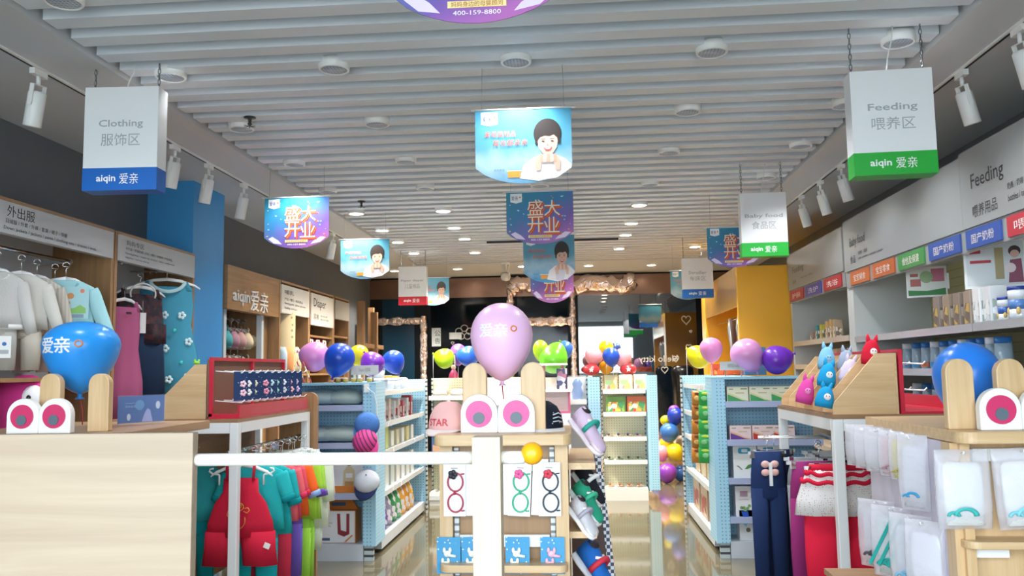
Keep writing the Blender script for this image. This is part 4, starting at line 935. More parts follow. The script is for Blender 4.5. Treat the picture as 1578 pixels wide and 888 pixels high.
shirt('baby_shirt', 'second lime baby shirt with violet trim on the left rail', 'shirt', on_rail(450, 5.5), .1, .38, .42, '#b2df5c', .22, .2, cuff='#7a58c4', pants='#9ad24c', plen=.44, group=GR)
shirt('baby_shirt', 'cream long-sleeved baby suit at the far end of left rail', 'shirt', on_rail(463, 5.66), .1, .38, .5, '#dfe4d6', .28, .16, pants='#d3d8cc', plen=.2, group=GR)
shirt('baby_shirt', 'white baby suit last on the far end of left rail', 'shirt', on_rail(468, 5.78), .1, .36, .46, '#e6e9ea', .26, .16, group=GR)
# clear clip hangers waiting at the far end
for k in range(4):
    o = thing('clip_hanger', 'clear clip hanger, %s of four at the far end of left rail' % ORD[k], 'hanger', (-1.99+.01*k, 5.44+.09*k, RZ), .15, 'empty clip hangers on the left rail'); hanger(o, .34, film('clear_hanger', '#eef2f5', .8), True)
# ================================================================== right wall: white shelving bays
XR = 2.1
LAC = C('#cfd2d0', .35); LACH = C('#999c9d', .2)
CREAMPEG = stripes('cream_slatwall', '#bdb478', '#d2ca92', 'z', .06, .12, .5)
STEEL = C('#b6b9bf', .28, .55)
def z_at(px, py, X=XR): return at(px, py, X=X).z
def y_at(px, X=XR, py=420): return at(px, py, X=X).y
def right_bay(name, label, ya, yb, top, hz, lines, tabs, shelves, near=False, shelf_mat=STEEL, steel=True, cheek=.09, far=True):
    """ya < yb along the wall; writing runs from far to near"""
    D = ROOM_X1-.002-XR; t = thing(name, label, 'shelving bay', (XR, ya, 0)); L = yb-ya
    if far: G(LAC).box(.01, D, L-cheek, L, 0, top).build('side_panel', t)
    else: cheek = .0
    if near: G(LAC).box(.01, D, 0, .03, 0, top).build('side_panel', t)
    lo = .031 if near else 0
    G(CREAMPEG).box(D-.02, D-.001, lo, L-cheek-.001, .1, hz[0]).build('slat_back', t)
    g = G(LACH).box(-.012, .02, lo, L-cheek*.3, hz[0], hz[1]); g.use(INK); hh = hz[1]-hz[0]
    for s, f, dz, h, wd in lines: g.text(s, (-.0135, L*f, hz[0]+hh*dz), -Y_, Z_, hh*h, width=wd, bold=.004)
    g.build('header_sign', t)
    G(LAC).box(.021, D, lo, L-cheek-.001, hz[0]-.012, hz[0]+.01).build('canopy', t)
    if tabs:
        th = .105
        G(LACH).box(-.002, .02, lo, L-cheek*.3, hz[0]-.125, hz[0]-.001).build('tab_rail', t)
        n = len(tabs); step = (L-cheek-lo)/n
        for k, (c, s) in enumerate(tabs):
            y1 = L-cheek-.02-k*step; g = G(C(c, .4)).box(-.012, -.0025, y1-step*.86, y1, hz[0]-.113, hz[0]-.013)
            if s: g.use(C('#f1e9e4')).text(s, (-.0135, y1-step*.43, hz[0]-.09), -Y_, Z_, .05, cx=True, width=step*.55, bold=.003)
            g.build('category_tab', t)
    for z in shelves:
        g = G(shelf_mat).box(.02, D-.021, lo+.002, L-cheek-.003, z-.02, z)
        p = g.build('shelf', t)
        g = G(C('#c9ccd2', .2, .4) if steel else shelf_mat).box(.0, .0195, lo+.002, L-cheek-.003, z-.032, z+.012); g.build('price_rail', p)
    return t
Yr1 = y_at(1480, XR, 240); Yr0 = 2.9; Yr2 = y_at(1306, XR, 330)
TAB = ['#a8432f', '#c06a38', '#3f8a4c', '#3a58a8']
SHZ = [1.70, 1.46, 1.2, .8, .4]
topz, hz0 = 2.6, 2.215
right_bay('shelving_bay', 'white shelving bay with the big Feeding header at the right picture edge', Yr0, Yr1, 2.64, (hz0, 2.63), [('Feeding', .93, .42, .24, .34), ('喂养用品', .93, .1, .16, .26), ('奶瓶 / 奶嘴 / 消毒锅 / 暖奶器 / 吸奶器', .72, .28, .08, .5), ('bottles / teats / sterilisers / warmers', .72, .14, .08, .5)], [('#3a58a8', '国产奶粉'), ('#c23848', '喂养'), ('#c23848', '用品'), ('#3a58a8', '奶粉')], SHZ, cheek=.03, far=False)
right_bay('shelving_bay', 'long white shelving bay with the Baby food header', Yr1+.002, Yr2+.14, 2.62, (hz0, 2.61), [('Baby food', .91, .4, .22, .34), ('食品', .91, .12, .15, .12), ('奶粉 / 辅食', .82, .24, .07, .2), ('milk powder / cereals / snacks', .82, .14, .06, .5)], [('#c0673a', '宝宝辅食'), ('#c0673a', '宝宝零食'), ('#4a9150', '维他及保健'), ('#3a58a8', '国产奶粉')], SHZ, cheek=.14)
Yr3 = y_at(1213, XR, 385)
right_bay('shelving_bay', 'farther white shelving bay with the small Feeding header', Yr2+.142, Yr3, 2.6, (2.235, 2.585), [('Feeding', .88, .38, .22, .4), ('喂养', .88, .12, .12, .12), ('bottles / teats / washing', .72, .2, .06, .4)], [('#b8323c', '护肤'), ('#4a48a0', '洗护'), ('#b8323c', '洗浴')], [1.72, 1.5, 1.2, .8], shelf_mat=C('#c6b7a6', .4), steel=False, cheek=.05)
# hinged advert frames on arms inside the bays
def advert(label, px0, px1, py0, py1, X, art, rz=0, w=.24, h=.2):
    q = at((px0+px1)/2, (py0+py1)/2, X=X); 
    t = thing('advert_frame', label, 'advertising frame', (X, q.y, q.z-h/2), rz)
    g = G(C('#e9ecec', .35)).box(-w/2, w/2, -.02, .02, 0, h)
    art(g, w, h, -.0215); g.build('light_box', t); G(WHITE).box(w/2+.0005, w/2+.012, -.026, .026, .05, h-.05).build('edge_grip', t)
    G(CHROME).tube([(-w*.3, 0, h), (-w*.3, 0, h+.08), (.3, 0, h+.08)], .005, 6).build('hanging_arm', t); return t
def artA(g, w, h, y):
    o = (0, y, 0); g.use(C('#dfe9df', .4)).poly(rect(-w*.46, w*.46, h*.06, h*.94), o, X_, Z_); o = (0, y-.001, 0)
    g.use(C('#3f8f4d')).poly([(-w*.46, h*.06), (w*.46, h*.06), (w*.46, h*.28), (0, h*.2), (-w*.46, h*.24)], o, X_, Z_); g.use(C('#c9788f')).poly(rect(w*.12, w*.44, h*.5, h*.92), o, X_, Z_); g.use(C('#9fc28f')).poly(circ(w*.0, h*.66, h*.2, 16), o, X_, Z_); g.use(C('#b86f6a')).poly(rect(-w*.4, -w*.14, h*.36, h*.6), o, X_, Z_); g.poly(rect(-w*.4, -w*.2, h*.68, h*.78), o, X_, Z_)
def artB(g, w, h, y):
    o = (0, y, 0); g.use(C('#cfd6dc', .4)).poly(rect(-w*.46, w*.46, h*.06, h*.94), o, X_, Z_); o = (0, y-.001, 0)
    g.use(C('#b0303c')).poly(rect(-w*.4, -w*.22, h*.72, h*.8), o, X_, Z_); g.poly(rect(-w*.4, -w*.06, h*.52, h*.58), o, X_, Z_); g.use(C('#a89a72')).poly(rect(-w*.0, w*.14, h*.18, h*.82), o, X_, Z_)
    g.use(C('#3a2a30')).poly(circ(w*.32, h*.74, h*.11, 14), o, X_, Z_); g.use(C('#d8b2a4')).poly(circ(w*.32, h*.68, h*.08, 14), (0, y-.002, 0), X_, Z_); g.use(C('#8a4460')).poly([(w*.2, h*.1), (w*.44, h*.1), (w*.42, h*.58), (w*.24, h*.56)], o, X_, Z_); g.use(C('#e6d6dc')).poly(circ(w*.24, h*.4, h*.1, 12), (0, y-.002, 0), X_, Z_)
advert('green and pink advert frame hanging in the Baby food bay', 1405, 1450, 408, 462, 2.3, artA, -.35)
advert('large advert frame with a mother and child picture at right edge', 1497, 1568, 372, 442, 2.3, artB, -.35, .3, .27)
# tins and cartons on the steel shelves
def tin(label, X, Y, z, r, h, cols, group, cap='#1f3f9a'):
    t = thing('milk_powder_tin', label, 'tin', (X, Y, z), .3, group)
    g = G(C(cols[0], .25, .2)); g.lathe([(0, .001), (r, .002), (r, .005)], 22); g.lathe([(r, .005), (r, h*.35)], 22); g.use(C(cols[1], .3)); g.lathe([(r*1.002, h*.35), (r*1.002, h*.62)], 22); g.use(C(cols[0], .25)); g.lathe([(r, h*.62), (r, h*.9)], 22)
    for a in (-2.4, -1.6, 2.6): g.use(C(cols[2])); g.ell((r*.92*math.cos(a), r*.92*math.sin(a), h*.3), (r*.25, r*.25, h*.12), 10, 6)
    g.build('can', t); g = G(C(cap, .35)); g.lathe([(r*1.03, h*.9), (r*1.04, h*.93), (r*1.03, h), (0, h)], 22); g.build('lid', t); return t
TG_ = 'tins on the upper steel shelf'
for k, (px, X, r, h, c, cap, lab) in enumerate(((1549, 2.2, .036, .135, ['#dfe6ec', '#3a64b0', '#d8b060'], '#1f3f9a', 'blue and white milk tin, first of the tins on the upper steel shelf'), (1570, 2.19, .046, .175, ['#dfe6ee', '#5a84c4', '#e0c080'], '#1a3788', 'taller blue-lidded milk tin at the right picture edge'))):
    tin(lab, X, y_at(px, X, 470), 1.701, r, h, c, TG_, cap)
LSTEP = .105
boxcols = ['#8d8078', '#9a8a78', '#8f7f74', '#a39384', '#e9ebec', '#dfe3e6']
bart = blotch('gold_box_art', ['#8a7a6a', '#c9a85a', '#6d6058', '#b8aa9a', '#d8d0c4'], 18)
bartw = blotch('white_box_art', ['#eceeee', '#d8dde0', '#9fb0a8', '#f4f5f5'], 26)
for k, px in enumerate((1459, 1475, 1492, 1509, 1524, 1541)):
    carton('milk_powder_box', ['gold-brown milk powder carton, farthest on the upper steel shelf', 'gold-brown milk powder carton, second from the far end', 'gold-brown milk powder carton, third from the far end', 'gold-brown milk powder carton, fourth from the far end', 'white milk powder carton beside the gold-brown ones', 'white milk powder carton beside the first tin'][k], 'carton', (2.22, y_at(px, 2.22, 470), 1.701), (.13, .1, .2), boxcols[k], bart if k < 4 else bartw, -.1, 'cartons on the upper steel shelf')
jar = ['#3f86b8', '#4a8fc0', '#c86a4a', '#3f8ac0', '#7a8088', '#8c8f96']
for row, z, n in ((0, 1.461, 11), (1, 1.201, 10)):
    for k in range(n):
        px = 1403+k*14.5 if row == 0 else 1415+k*15; Yk = y_at(px, 2.22, 560)
        if Yk < 3.0: continue
        t = thing('food_jar', 'blue-lidded snack pack on the %s steel shelf, %s from far end' % (['middle', 'lower'][row], ORD[k]), 'food pack', (2.22, Yk, z), 0, 'snack packs on the steel shelves')
        g = G(film('snack_film', '#9db4c4', .9, .15)); g.loft([((0, 0, .001), (.045, 0, 0), (0, .03, 0)), ((0, 0, .02), (.05, 0, 0), (0, .035, 0)), ((0, 0, .12), (.045, 0, 0), (0, .03, 0)), ((0, 0, .165), (.045, 0, 0), (0, .006, 0))], 14)
        g.use(C(jar[(k+row) % 6], .4)); g.loft([((0, 0, .02), (.0505, 0, 0), (0, .0355, 0)), ((0, 0, .05), (.0505, 0, 0), (0, .0352, 0))], 14, cap=False); g.build('pouch', t)
        g = G(C('#2f6fb0' if k % 3 else '#d8dde2', .4)); g.loft([((0, 0, .14), (.0462, 0, 0), (0, .02, 0)), ((0, 0, .166), (.046, 0, 0), (0, .008, 0)), ((0, 0, .175), (.046, 0, 0), (0, .004, 0))], 14); g.build('header', t)
# bottles / boxes on far right bay
for k, (px, c, w, h) in enumerate(((1255, '#c9a79c', .09, .09), (1263, '#4aa0a8', .06, .15), (1270, '#d8cf52', .06, .15), (1279, '#d8b27a', .06, .17), (1286, '#c9a060', .06, .18), (1291, '#b8a48a', .06, .17))):
    carton('toiletry_pack', ['pinkish toiletry box at the far end of farther white bay', 'teal toiletry box in the farther white bay', 'yellow toiletry box in the farther white bay', 'amber toiletry box in the farther white bay', 'ochre toiletry box in the farther white bay', 'beige toiletry box nearest in farther white bay'][k], 'toiletry box', (2.24, min(y_at(px, 2.24, 500), Yr3-.15), 1.721), (.07, w, h), c, blotch('toil_art_%d' % k, [c, '#efe8dc', '#8a7a70', c], 30), 0, 'toiletry boxes in the farther white bay')
for k in range(4):
    carton('toiletry_pack', 'peach toiletry box on the lower shelf of farther bay, %s from near end' % ORD[k], 'toiletry box', (2.24, Yr2+.4+.22*k, 1.501), (.1, .16, .14), '#d8b79a', None, 0, 'peach boxes in the farther white bay')
# orange wall cabinet at right rear
ORG = C('#ffbf38', .3)
pc = at(1140, 500, X=1.75); Yo0 = Yr3+.03; xo = at(1138, 500, Y=Yo0).x; Yo1 = at(1082, 500, X=xo).y; zt = at(1180, 409, Y=Yo0).z
t = thing('orange_cabinet', 'glossy orange cabinet with an open niche at right rear', 'cabinet', (xo, Yo0, 0)); D = ROOM_X1-.003-xo; L = min(Yo1, 12.2)-Yo0
G(ORG).box(0, D, 0, .04, 0, zt).build('front_panel', t, bevel=.006)
G(ORG).box(0, D, L-.3, L, 0, zt).build('end_panel', t)
G(C('#dba43a', .22, .3)).box(0, .04, .041, L-.301, 2.1, zt).build('fascia', t, bevel=.006)
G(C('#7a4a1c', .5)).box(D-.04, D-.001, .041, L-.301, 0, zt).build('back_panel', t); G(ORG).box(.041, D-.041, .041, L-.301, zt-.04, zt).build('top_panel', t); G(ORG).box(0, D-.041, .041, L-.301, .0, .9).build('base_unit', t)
zr = 2.02
g = G(CHROME).tube([(.12, .1, zr), (.12, L-.35, zr)], .012, 8); g.build('hanging_rail', t)
for k in range(5):
    o = thing('toy_bag', ['magenta bagged toy in the orange niche, first', 'dark bagged toy in the orange niche', 'red bagged toy in the orange niche', 'magenta bagged toy in the orange niche, farther', 'olive bagged toy in the orange niche'][k], 'bagged toy', (xo+.38, Yo0+.35+.38*k, .902), .4, 'bagged toys in the orange niche')
    c = ['#a83a6a', '#3a3440', '#b03a40', '#a8427a', '#6a6a3a'][k]
    G(blotch('toybag_%d' % k, [c, '#2f3138', c, '#8a4a6a'], 18, .2)).loft([((0, 0, 0), (.12, 0, 0), (0, .08, 0)), ((0, 0, .1), (.15, 0, 0), (0, .1, 0)), ((0, 0, .5), (.14, 0, 0), (0, .08, 0)), ((0, 0, .72), (.05, 0, 0), (0, .03, 0)), ((0, 0, .8), (.09, 0, 0), (0, .02, 0))], 14, ripple=.2).build('bag', o); G(C('#d8dadc', .2)).tube([(0, 0, .78), (0, 0, .8)], .03, 8).build('tie', o)
for k in range(2):
    o = thing('foil_scarf', ['silver wrapped bundle hanging at the orange niche opening, left', 'silver wrapped bundle hanging at the orange niche opening, right'][k], 'hanging bundle', (xo+.12, Yo0+.5+.5*k, zr+.012), .8, 'silver bundles in the orange niche')
    G(C('#cfd2d4', .22, .6)).loft([((0, 0, .0), (.05, 0, 0), (0, .03, 0)), ((0, 0, -.12), (.08, 0, 0), (0, .04, 0)), ((0, 0, -.3), (.04, 0, 0), (0, .03, 0)), ((0, 0, -.75), (.05, 0, 0), (0, .02, 0)), ((0, 0, -.95), (.07, 0, 0), (0, .02, 0))], 10, ripple=.3).build('wrap', o)

# ================================================================== right display table
RX0, RX1, RY0, RY1 = 1.272, 1.98, 4.37, 5.55
display_table('white framed display table of trousers on the right', RX0, RX1, RY0, RY1, (1.52,))
w_org = at(1382, 600, Y=RY0+.03).x-RX0
t = thing('divider_tray', 'oak divider tray with sloped dividers on the right table', 'tray', (RX0+.01, RY0+.02, TH+.001))
hD = at(1360, 545, Y=RY0+.03).z-TH
def sdiv(t, w, y, h, nm='divider', slope=.6):
    G(BIRCHX).prism([(0, 0), (w, 0), (w, h), (w*.72, h), (.035, .09), (.01, .065), (0, .03)], (0, y+.014, 0), X_, Z_, .014).build(nm, t)
sdiv(t, w_org-.02, 0, hD)
NB = 6
for k in range(1, NB+1): sdiv(t, w_org-.02, .18*k, hD)
G(BIRCHY).box(w_org-.0195, w_org-.008, 0, 1.09, 0, hD).build('back_board', t); G(wood('oak_dark', '#8d6b50', '#a5805f', 'x')).box(.0, w_org-.021, .015, 1.09, -.0005, .006).build('base_board', t)
# red frame and little tray behind the divider tray
t = thing('hook_rack', 'red framed hook rack with empty white hooks on the right table', 'hook rack', (RX0+w_org+.012, RY0+.02, TH+.001)); RL = RY1-RY0-.08; w = RX1-.02-(RX0+w_org+.012)
for y in (0, RL-.02): G(RED).box(0, .02, y, y+.02, .0125, hD+.005).build('post', t)
G(RED).box(0, .02, 0, RL, hD+.0055, hD+.02).build('top_bar', t); G(RED).box(0, w, 0, RL, 0, .012).build('tray', t); G(RED).box(w-.012, w, 0, RL, .0125, .075).build('tray_lip', t)
G(C('#8a5a48', .5)).box(.004, .012, .021, RL-.021, .0125, hD).build('back_panel', t)
for z in (hD*.84, hD*.4):
    for k in range(5): G(WHITE).tube([(.02, .06+.2*k, z), (.14, .06+.2*k, z-.008), (.155, .06+.2*k, z+.005)], .0045, 6).build('hook', t)
# hooded bath mitts with ears standing in the bins
def ear_mitt(label, px, pyt, pyb, Y, col, spot='#f2f2f4', tilt=.25):
    a = at(px, pyb, Y=Y); b_ = at(px, pyt, Y=Y); h = max(b_.z-a.z, .1); z0 = a.z
    t = thing('eared_mitt', label, 'bath mitt', (a.x, Y, z0), 0, 'eared mitts in the divider tray', rot=(0, tilt, 0)); m_ = cloth(col); r = .05
    G(m_).loft([((0, 0, 0), (r*.9, 0, 0), (0, r*.6, 0)), ((0, 0, h*.2), (r*1.0, 0, 0), (0, r*.75, 0)), ((0, 0, h*.5), (r*.85, 0, 0), (0, r*.65, 0)), ((0, 0, h*.72), (r*.6, 0, 0), (0, r*.45, 0)), ((0, 0, h*.82), (r*.3, 0, 0), (0, r*.25, 0))], 16).build('hood', t)
    for s in (-1, 1): G(m_).loft([((s*r*.28, 0, h*.68), (r*.26, 0, 0), (0, r*.22, 0)), ((s*r*.4, 0, h*.86), (r*.22, 0, 0), (0, r*.16, 0)), ((s*r*.46, 0, h), (r*.05, 0, 0), (0, r*.05, 0))], 10).build('ear', t)
    g = G(cloth(spot)); g.ell((r*.05, -r*.66, h*.42), (r*.36, r*.12, r*.36), 12, 8); g.build('face_patch', t)
    for s in (-1, 1): G(C('#2a2a30', .2)).ell((r*.05+s*r*.14, -r*.78, h*.45), (r*.06, r*.05, r*.06), 8, 6).build('eye', t)
    return t
YM = [RY0+.02+.015+.18*k+.08 for k in range(6)]
ear_mitt('magenta eared mitt lowest at the left of the divider tray', 1238, 575, 622, YM[2], '#d24a9c', '#e88ac0')
ear_mitt('bright blue eared mitt nearest the front of the divider tray', 1269, 588, 628, YM[0], '#1f93c8', '#f0e6ea', .2)
ear_mitt('bright blue eared mitt standing higher behind the front one', 1272, 552, 596, YM[1], '#2196cc', '#dfeaf2', .2)
ear_mitt('pale blue eared mitt at the back of the divider tray', 1273, 527, 570, YM[2]+.03, '#7fb8d8', '#8fc0dc', .1)
ear_mitt('grey-blue eared mitt behind the lilac one', 1303, 532, 575, YM[2], '#98a3b8', '#a8b2c4', .1)
ear_mitt('lilac-white eared mitt in the middle of the divider tray', 1305, 545, 592, YM[1], '#cdbfd4', '#d8ccdc', .22)
ear_mitt('red eared mitt on the peak of the divider tray', 1341, 515, 562, YM[0], '#c81f38', '#ece6e4', .12)
# trousers and skirts on the right rail
GT = 'clothes on the right table rail'
def trousers(label, loc, rz, w, L, col, flare=1.0, name='trousers', wide=None):
    t = thing(name, label, 'trousers', loc, rz, GT); hanger(t, w*1.05, film('clear_hanger', '#eef2f5', .8), True)
    g = G(cloth(col)); legs(g, w, -.095, L, flare, .0, .022, .32); g.build('fabric', t); return t
xr = 1.52; zr = 1.073
t = thing('trousers', 'scarlet trousers with a white dotted peplum top on the front of right rail', 'trousers', (at(1290, 700, Y=RY0+.16).x, RY0+.16, zr), 0, GT); hanger(t, .34, WHITE, True)
g = G(cloth('#d8213f')); legs(g, .37, -.3, .45, 1.08, .0, .03, .1); g.build('fabric', t)
PEP = dots('pep_dots', '#e8e4e2', '#b8666f', .011, .2)
g = G(PEP); g.loft([((0, 0, -.1), (.15, 0, 0), (0, .028, 0)), ((0, 0, -.17), (.185, 0, 0), (0, .045, 0)), ((0, 0, -.26), (.215, 0, 0), (0, .06, 0)), ((0, 0, -.34), (.225, 0, 0), (0, .065, 0))], 28, ripple=.18, k=8); g.build('peplum', t)
for k, z in enumerate((-.125, -.165)):
    g = G(cloth('#d0203e')); N = 96
    hw = .165+.022*k; g.tube([(hw*math.cos(a), -.006+(.035+.012*k)*math.sin(a), z+.006*math.sin(a*9)-.012*math.sin(a)**2) for a in [2*PI*i/N for i in range(N+1)]], .011, 7); g.build('ruffle', t)
g = G(cloth('#cf2340')); g.loft([((0, 0, -.085), (.15, 0, 0), (0, .026, 0)), ((0, 0, -.115), (.158, 0, 0), (0, .032, 0))], 24); g.build('waistband', t)
trousers('purple trousers hanging behind the scarlet ones', (at(1262, 720, Y=RY0+.42).x, RY0+.42, zr), .1, .34, .78, '#93306f', 1.15)
trousers('grey trousers half hidden behind the purple ones', (at(1262, 720, Y=RY0+.62).x, RY0+.62, zr), .1, .38, .6, '#8d9094')
trousers('charcoal leggings behind the scarlet trousers', (at(1300, 720, Y=RY0+.3).x, RY0+.3, zr), .0, .34, .72, '#3a3c42')
t = trousers('navy trousers with a pink bow tag at the far end of right rail', (at(1182, 700, Y=RY0+.98).x, RY0+.98, zr), .2, .23, .86, '#22345e')
g = G(C('#e6b8b0', .6))
for (x, z) in ((-.03, -.17), (.03, -.17), (-.03, -.22), (.03, -.22)): g.ell((x, -.035, z), (.028, .01, .022), 10, 6)
g.use(C('#eeeeee')).box(-.01, .01, -.046, -.04, -.3, -.16); g.build('bow_tag', t)
trousers('dark navy leggings hanging behind the bow-tagged trousers', (at(1193, 700, Y=RY0+1.08).x, RY0+1.08, zr), .2, .26, .8, '#1d2747')
for k in range(8):
    o = thing('clip_hanger', 'clear clip hanger on the right rail, %s from the near end' % ORD[k], 'hanger', (1.51+.004*k, RY0+.5+.068*k, zr), .12*(k % 3)-.1, 'clip hangers on the right rail'); hanger(o, .36, film('clear_hanger', '#eef2f5', .8), True)
# table's far rail carries a bridging bar for the navy trousers
tag(G(WHITE).tube([(1.1, RY0+.98, 1.06), (1.508, RY0+.98, 1.06)], .005, 8).build('cross_rail'), 'white cross bar holding the navy trousers beside right table', 'rail')
tag(G(WHITE).tube([(1.12, RY0+1.08, 1.06), (1.508, RY0+1.08, 1.06)], .005, 8).build('cross_rail'), 'farther white cross bar holding dark leggings by right table', 'rail')
# ================================================================== the three eared display stands in front
BT = 1.283
IRIS = {'c': '#d8327a', 'p': '#ea6fae'}
def ears_and_eyes(t, cx, y, z, iris='#d03468', ear_dx=.205, ear_off=0.0):
    for s in (-1, 1):
        r = .043; x = cx+ear_off+s*ear_dx/2; h = .245
        g = G(BIRCH).prism([(-r, 0), (r, 0)]+[(r*math.cos(a), h-r+r*math.sin(a)) for a in [k*PI/14 for k in range(15)]], (x, y+.13, z), X_, Z_, .034); g.build('ear', t, bevel=.003)
def eyes(t, cx, y, z, iris):
    e = .0655; hh = .135
    for s in (-1, 1):
        x = cx+s*e
        g = G(C('#f4f4f3', .35)).prism([(-e+.0005, 0), (e-.0005, 0)]+[(e*.995*math.cos(a), hh-e+e*math.sin(a)) for a in [k*PI/16 for k in range(17)]], (x, y+.034, z), X_, Z_, .034); p = g.build('eye', t, bevel=.004)
        q = G(C(iris, .4)).prism(circ(0, 0, .0465, 32), (x, y-.0003, z+.066), X_, Z_, .004).build('iris', p)
        q = G(C('#5f6c78', .4)).prism(circ(0, 0, .0205, 24), (x, y-.0045, z+.052), X_, Z_, .003).build('pupil', p)
def top_board(t, x0, x1, y0, y1, z0=BT-.038, z1=BT, r=.035, front=True, mat=BIRCHX, nm='top_board'):
    p = [(x1, y1), (x0, y1)]+[(x0+r+r*math.cos(a), y0+r+r*math.sin(a)) for a in [PI+k*PI/12 for k in range(7)]]+[(x1-r+r*math.cos(a), y0+r+r*math.sin(a)) for a in [PI*1.5+k*PI/12 for k in range(7)]]
    G(mat).prism(p, (0, 0, z0), X_, Y_, z1-z0).build(nm, t, bevel=.003)
SLOT = stripes('slotted_steel', '#d3d7da', '#6a6f75', 'z', .025, .65, .3)
# --- centre stand
CX, CY = -.265, 2.86
t = thing('eared_display_stand', 'birch display stand with ears and eyes in the middle, holding eyewear cards', 'display stand', (CX, CY, 0))
W2 = .235
top_board(t, -W2, W2, 0, .46)
for s in (-1, 1): G(BIRCH).box(s*(W2-.035)-.022, s*(W2-.035)+.022, .06, .44, 0, BT-.0385).build('side_post', t)
G(OAK).box(-W2+.058, W2-.058, .1, .115, 0, BT-.0385).build('back_panel', t)
for s in (-1, 1): G(SLOT).box(s*(W2-.068)-.008, s*(W2-.068)+.008, .085, .0995, .3, BT-.05).build('slotted_strip', t)
zb1 = at(770, 717, Y=CY+.08).z; zb2 = at(770, 833, Y=CY+.08).z; zs = at(760, 872, Y=CY+.0).z
for z in (zb1, zb2): G(WHITE).box(-W2+.08, W2-.08, .07, .0845, z-.02, z+.02).build('peg_bar', t)
top_board(t, -W2+.02, W2-.02, .0, .099, zs-.025, zs, .03, nm='shelf')
top_board(t, -W2+.02, W2-.02, .0, .099, .4-.025, .4, .03, nm='shelf')
ears_and_eyes(t, -.0, .02, BT+.0002, ear_dx=.208)
eyes(t, -.02, .085, BT+.0002, '#e0559a')  # irises paler than on the side stands: flare put into their colour
# shoe shelves at its right flank with dark slanted end board
xs = at(917, 716, Y=CY+.12).x-CX
za = at(900, 713, Y=CY+.12).z; zc_ = at(900, 818, Y=CY+.12).z
for z in (za, zc_, .62): G(BIRCHY).box(W2-.012, xs, .1, .66, z-.022, z).build('side_shelf', t)
for z in (za-.024, zc_-.024): G(WHITE).box(W2-.012, W2+.035, .62, .64, z-.035, z).build('shelf_bracket', t)
pA = [at(px, py, Y=CY+.68) for px, py in ((884, 722), (915, 692), (938, 885))]
dz = pA[1].z; sl = (pA[2].x-pA[1].x)/(pA[2].z-pA[1].z)
xt = pA[1].x-CX; xb = xt+sl*(0-dz)
G(C('#4a3128', .45)).prism([(W2-.012, 0), (xb, 0), (xt, dz), (W2-.012, dz)], (0, .69, 0), X_, Z_, .02).build('end_board', t)
G(checker('check_tape', '#e6e9f0', '#232c55', .014)).prism([(xb, 0), (xb+.03, 0), (xt+.024, dz), (xt, dz)], (0, .685, 0), X_, Z_, .022).build('checked_edge', t)
# shoes
def shoe(label, loc, rot, upper, sole, toe, accent, sc=1.0, group='baby shoes on the centre stand'):
    t = thing('baby_shoe', label, 'shoe', loc, 0, group, rot); t.scale = (sc,)*3
    # heel at y=0, toe at y=-.15
    P = [(0, .026), (-.03, .03), (-.07, .028), (-.11, .033), (-.14, .027), (-.152, .012)]
    G(C(sole, .5)).loft([((0, y, .008), (w*1.05, 0, 0), (0, 0, .009)) for y, w in [(.004, .02)]+P], 14).build('sole', t)
    H = [(-.0, .024, .06), (-.03, .027, .058), (-.055, .027, .05), (-.08, .028, .038), (-.11, .031, .03), (-.138, .026, .022), (-.15, .012, .014)]
    G(cloth(upper)).loft([((0, y, .012+h*.5), (w, 0, 0), (0, 0, h*.5)) for y, w, h in H], 14).build('upper', t)
    G(C(toe, .5)).loft([((0, y, .012+h*.42), (w*1.06, 0, 0), (0, 0, h*.5)) for y, w, h in H[4:]], 14).build('toe_cap', t)
    g = G(C(accent, .6)); g.tube([(.03*math.cos(a), -.066, .03+.04*math.sin(a)) for a in [k*PI/8 for k in range(9)]], .008, 8); g.build('strap', t)
    g = G(C('#f2f2f2')); [g.tube([(-.016, y, .064-.25*(-.03-y)), (0, y-.004, .07-.25*(-.03-y)), (.016, y, .064-.25*(-.03-y))], .003, 6) for y in (-.05, -.062)] if False else g.tube([(-.018, -.05, .06), (0, -.06, .064), (.018, -.05, .06)], .004, 6); g.build('lace', t)
    G(C('#3a2f35', .9)).loft([((0, -.006, .07), (.016, 0, 0), (0, .004, 0)), ((0, -.02, .0705), (.018, 0, 0), (0, .012, 0))], 10).build('opening', t)
sx = CX+W2+.005
shoe('lilac-white baby shoe with green stripe on the top side shelf', (sx-.005, CY+.3, za+.13), (.78, 0, .95), '#d9bfd8', '#f0e6ec', '#efdfe8', '#1f9c8e', 1.15)
shoe('black and white spotted baby shoe on the middle side shelf', (sx, CY+.36, zc_+.16), (.78, 0, .95), '#24242c', '#f0f0f0', '#e6d8da', '#f2f2f2', 1.05)
shoe('green spotted baby shoe with white sole on the middle side shelf', (sx-.01, CY+.26, zc_+.11), (.78, 0, .95), '#2f9c7c', '#f0f0ee', '#eceeee', '#3cb48c', 1.05)
shoe('grey-white baby shoe in front on the middle side shelf', (sx-.02, CY+.17, zc_+.07), (.78, 0, .95), '#c9c6cc', '#ececee', '#e4e2e6', '#a8a4b4', .95)
shoe('red and blue trainer on the lowest side shelf', (sx+.0, CY+.3, .62+.2), (.78, 0, .95), '#2366b8', '#e6e6ea', '#c42a44', '#c8283e', 1.35)
shoe('red shoe with blue edge below the red and blue trainer', (sx-.02, CY+.18, .62+.1), (.78, 0, .95), '#cc3040', '#e6e6ea', '#d2394a', '#2a3f80', 1.2)
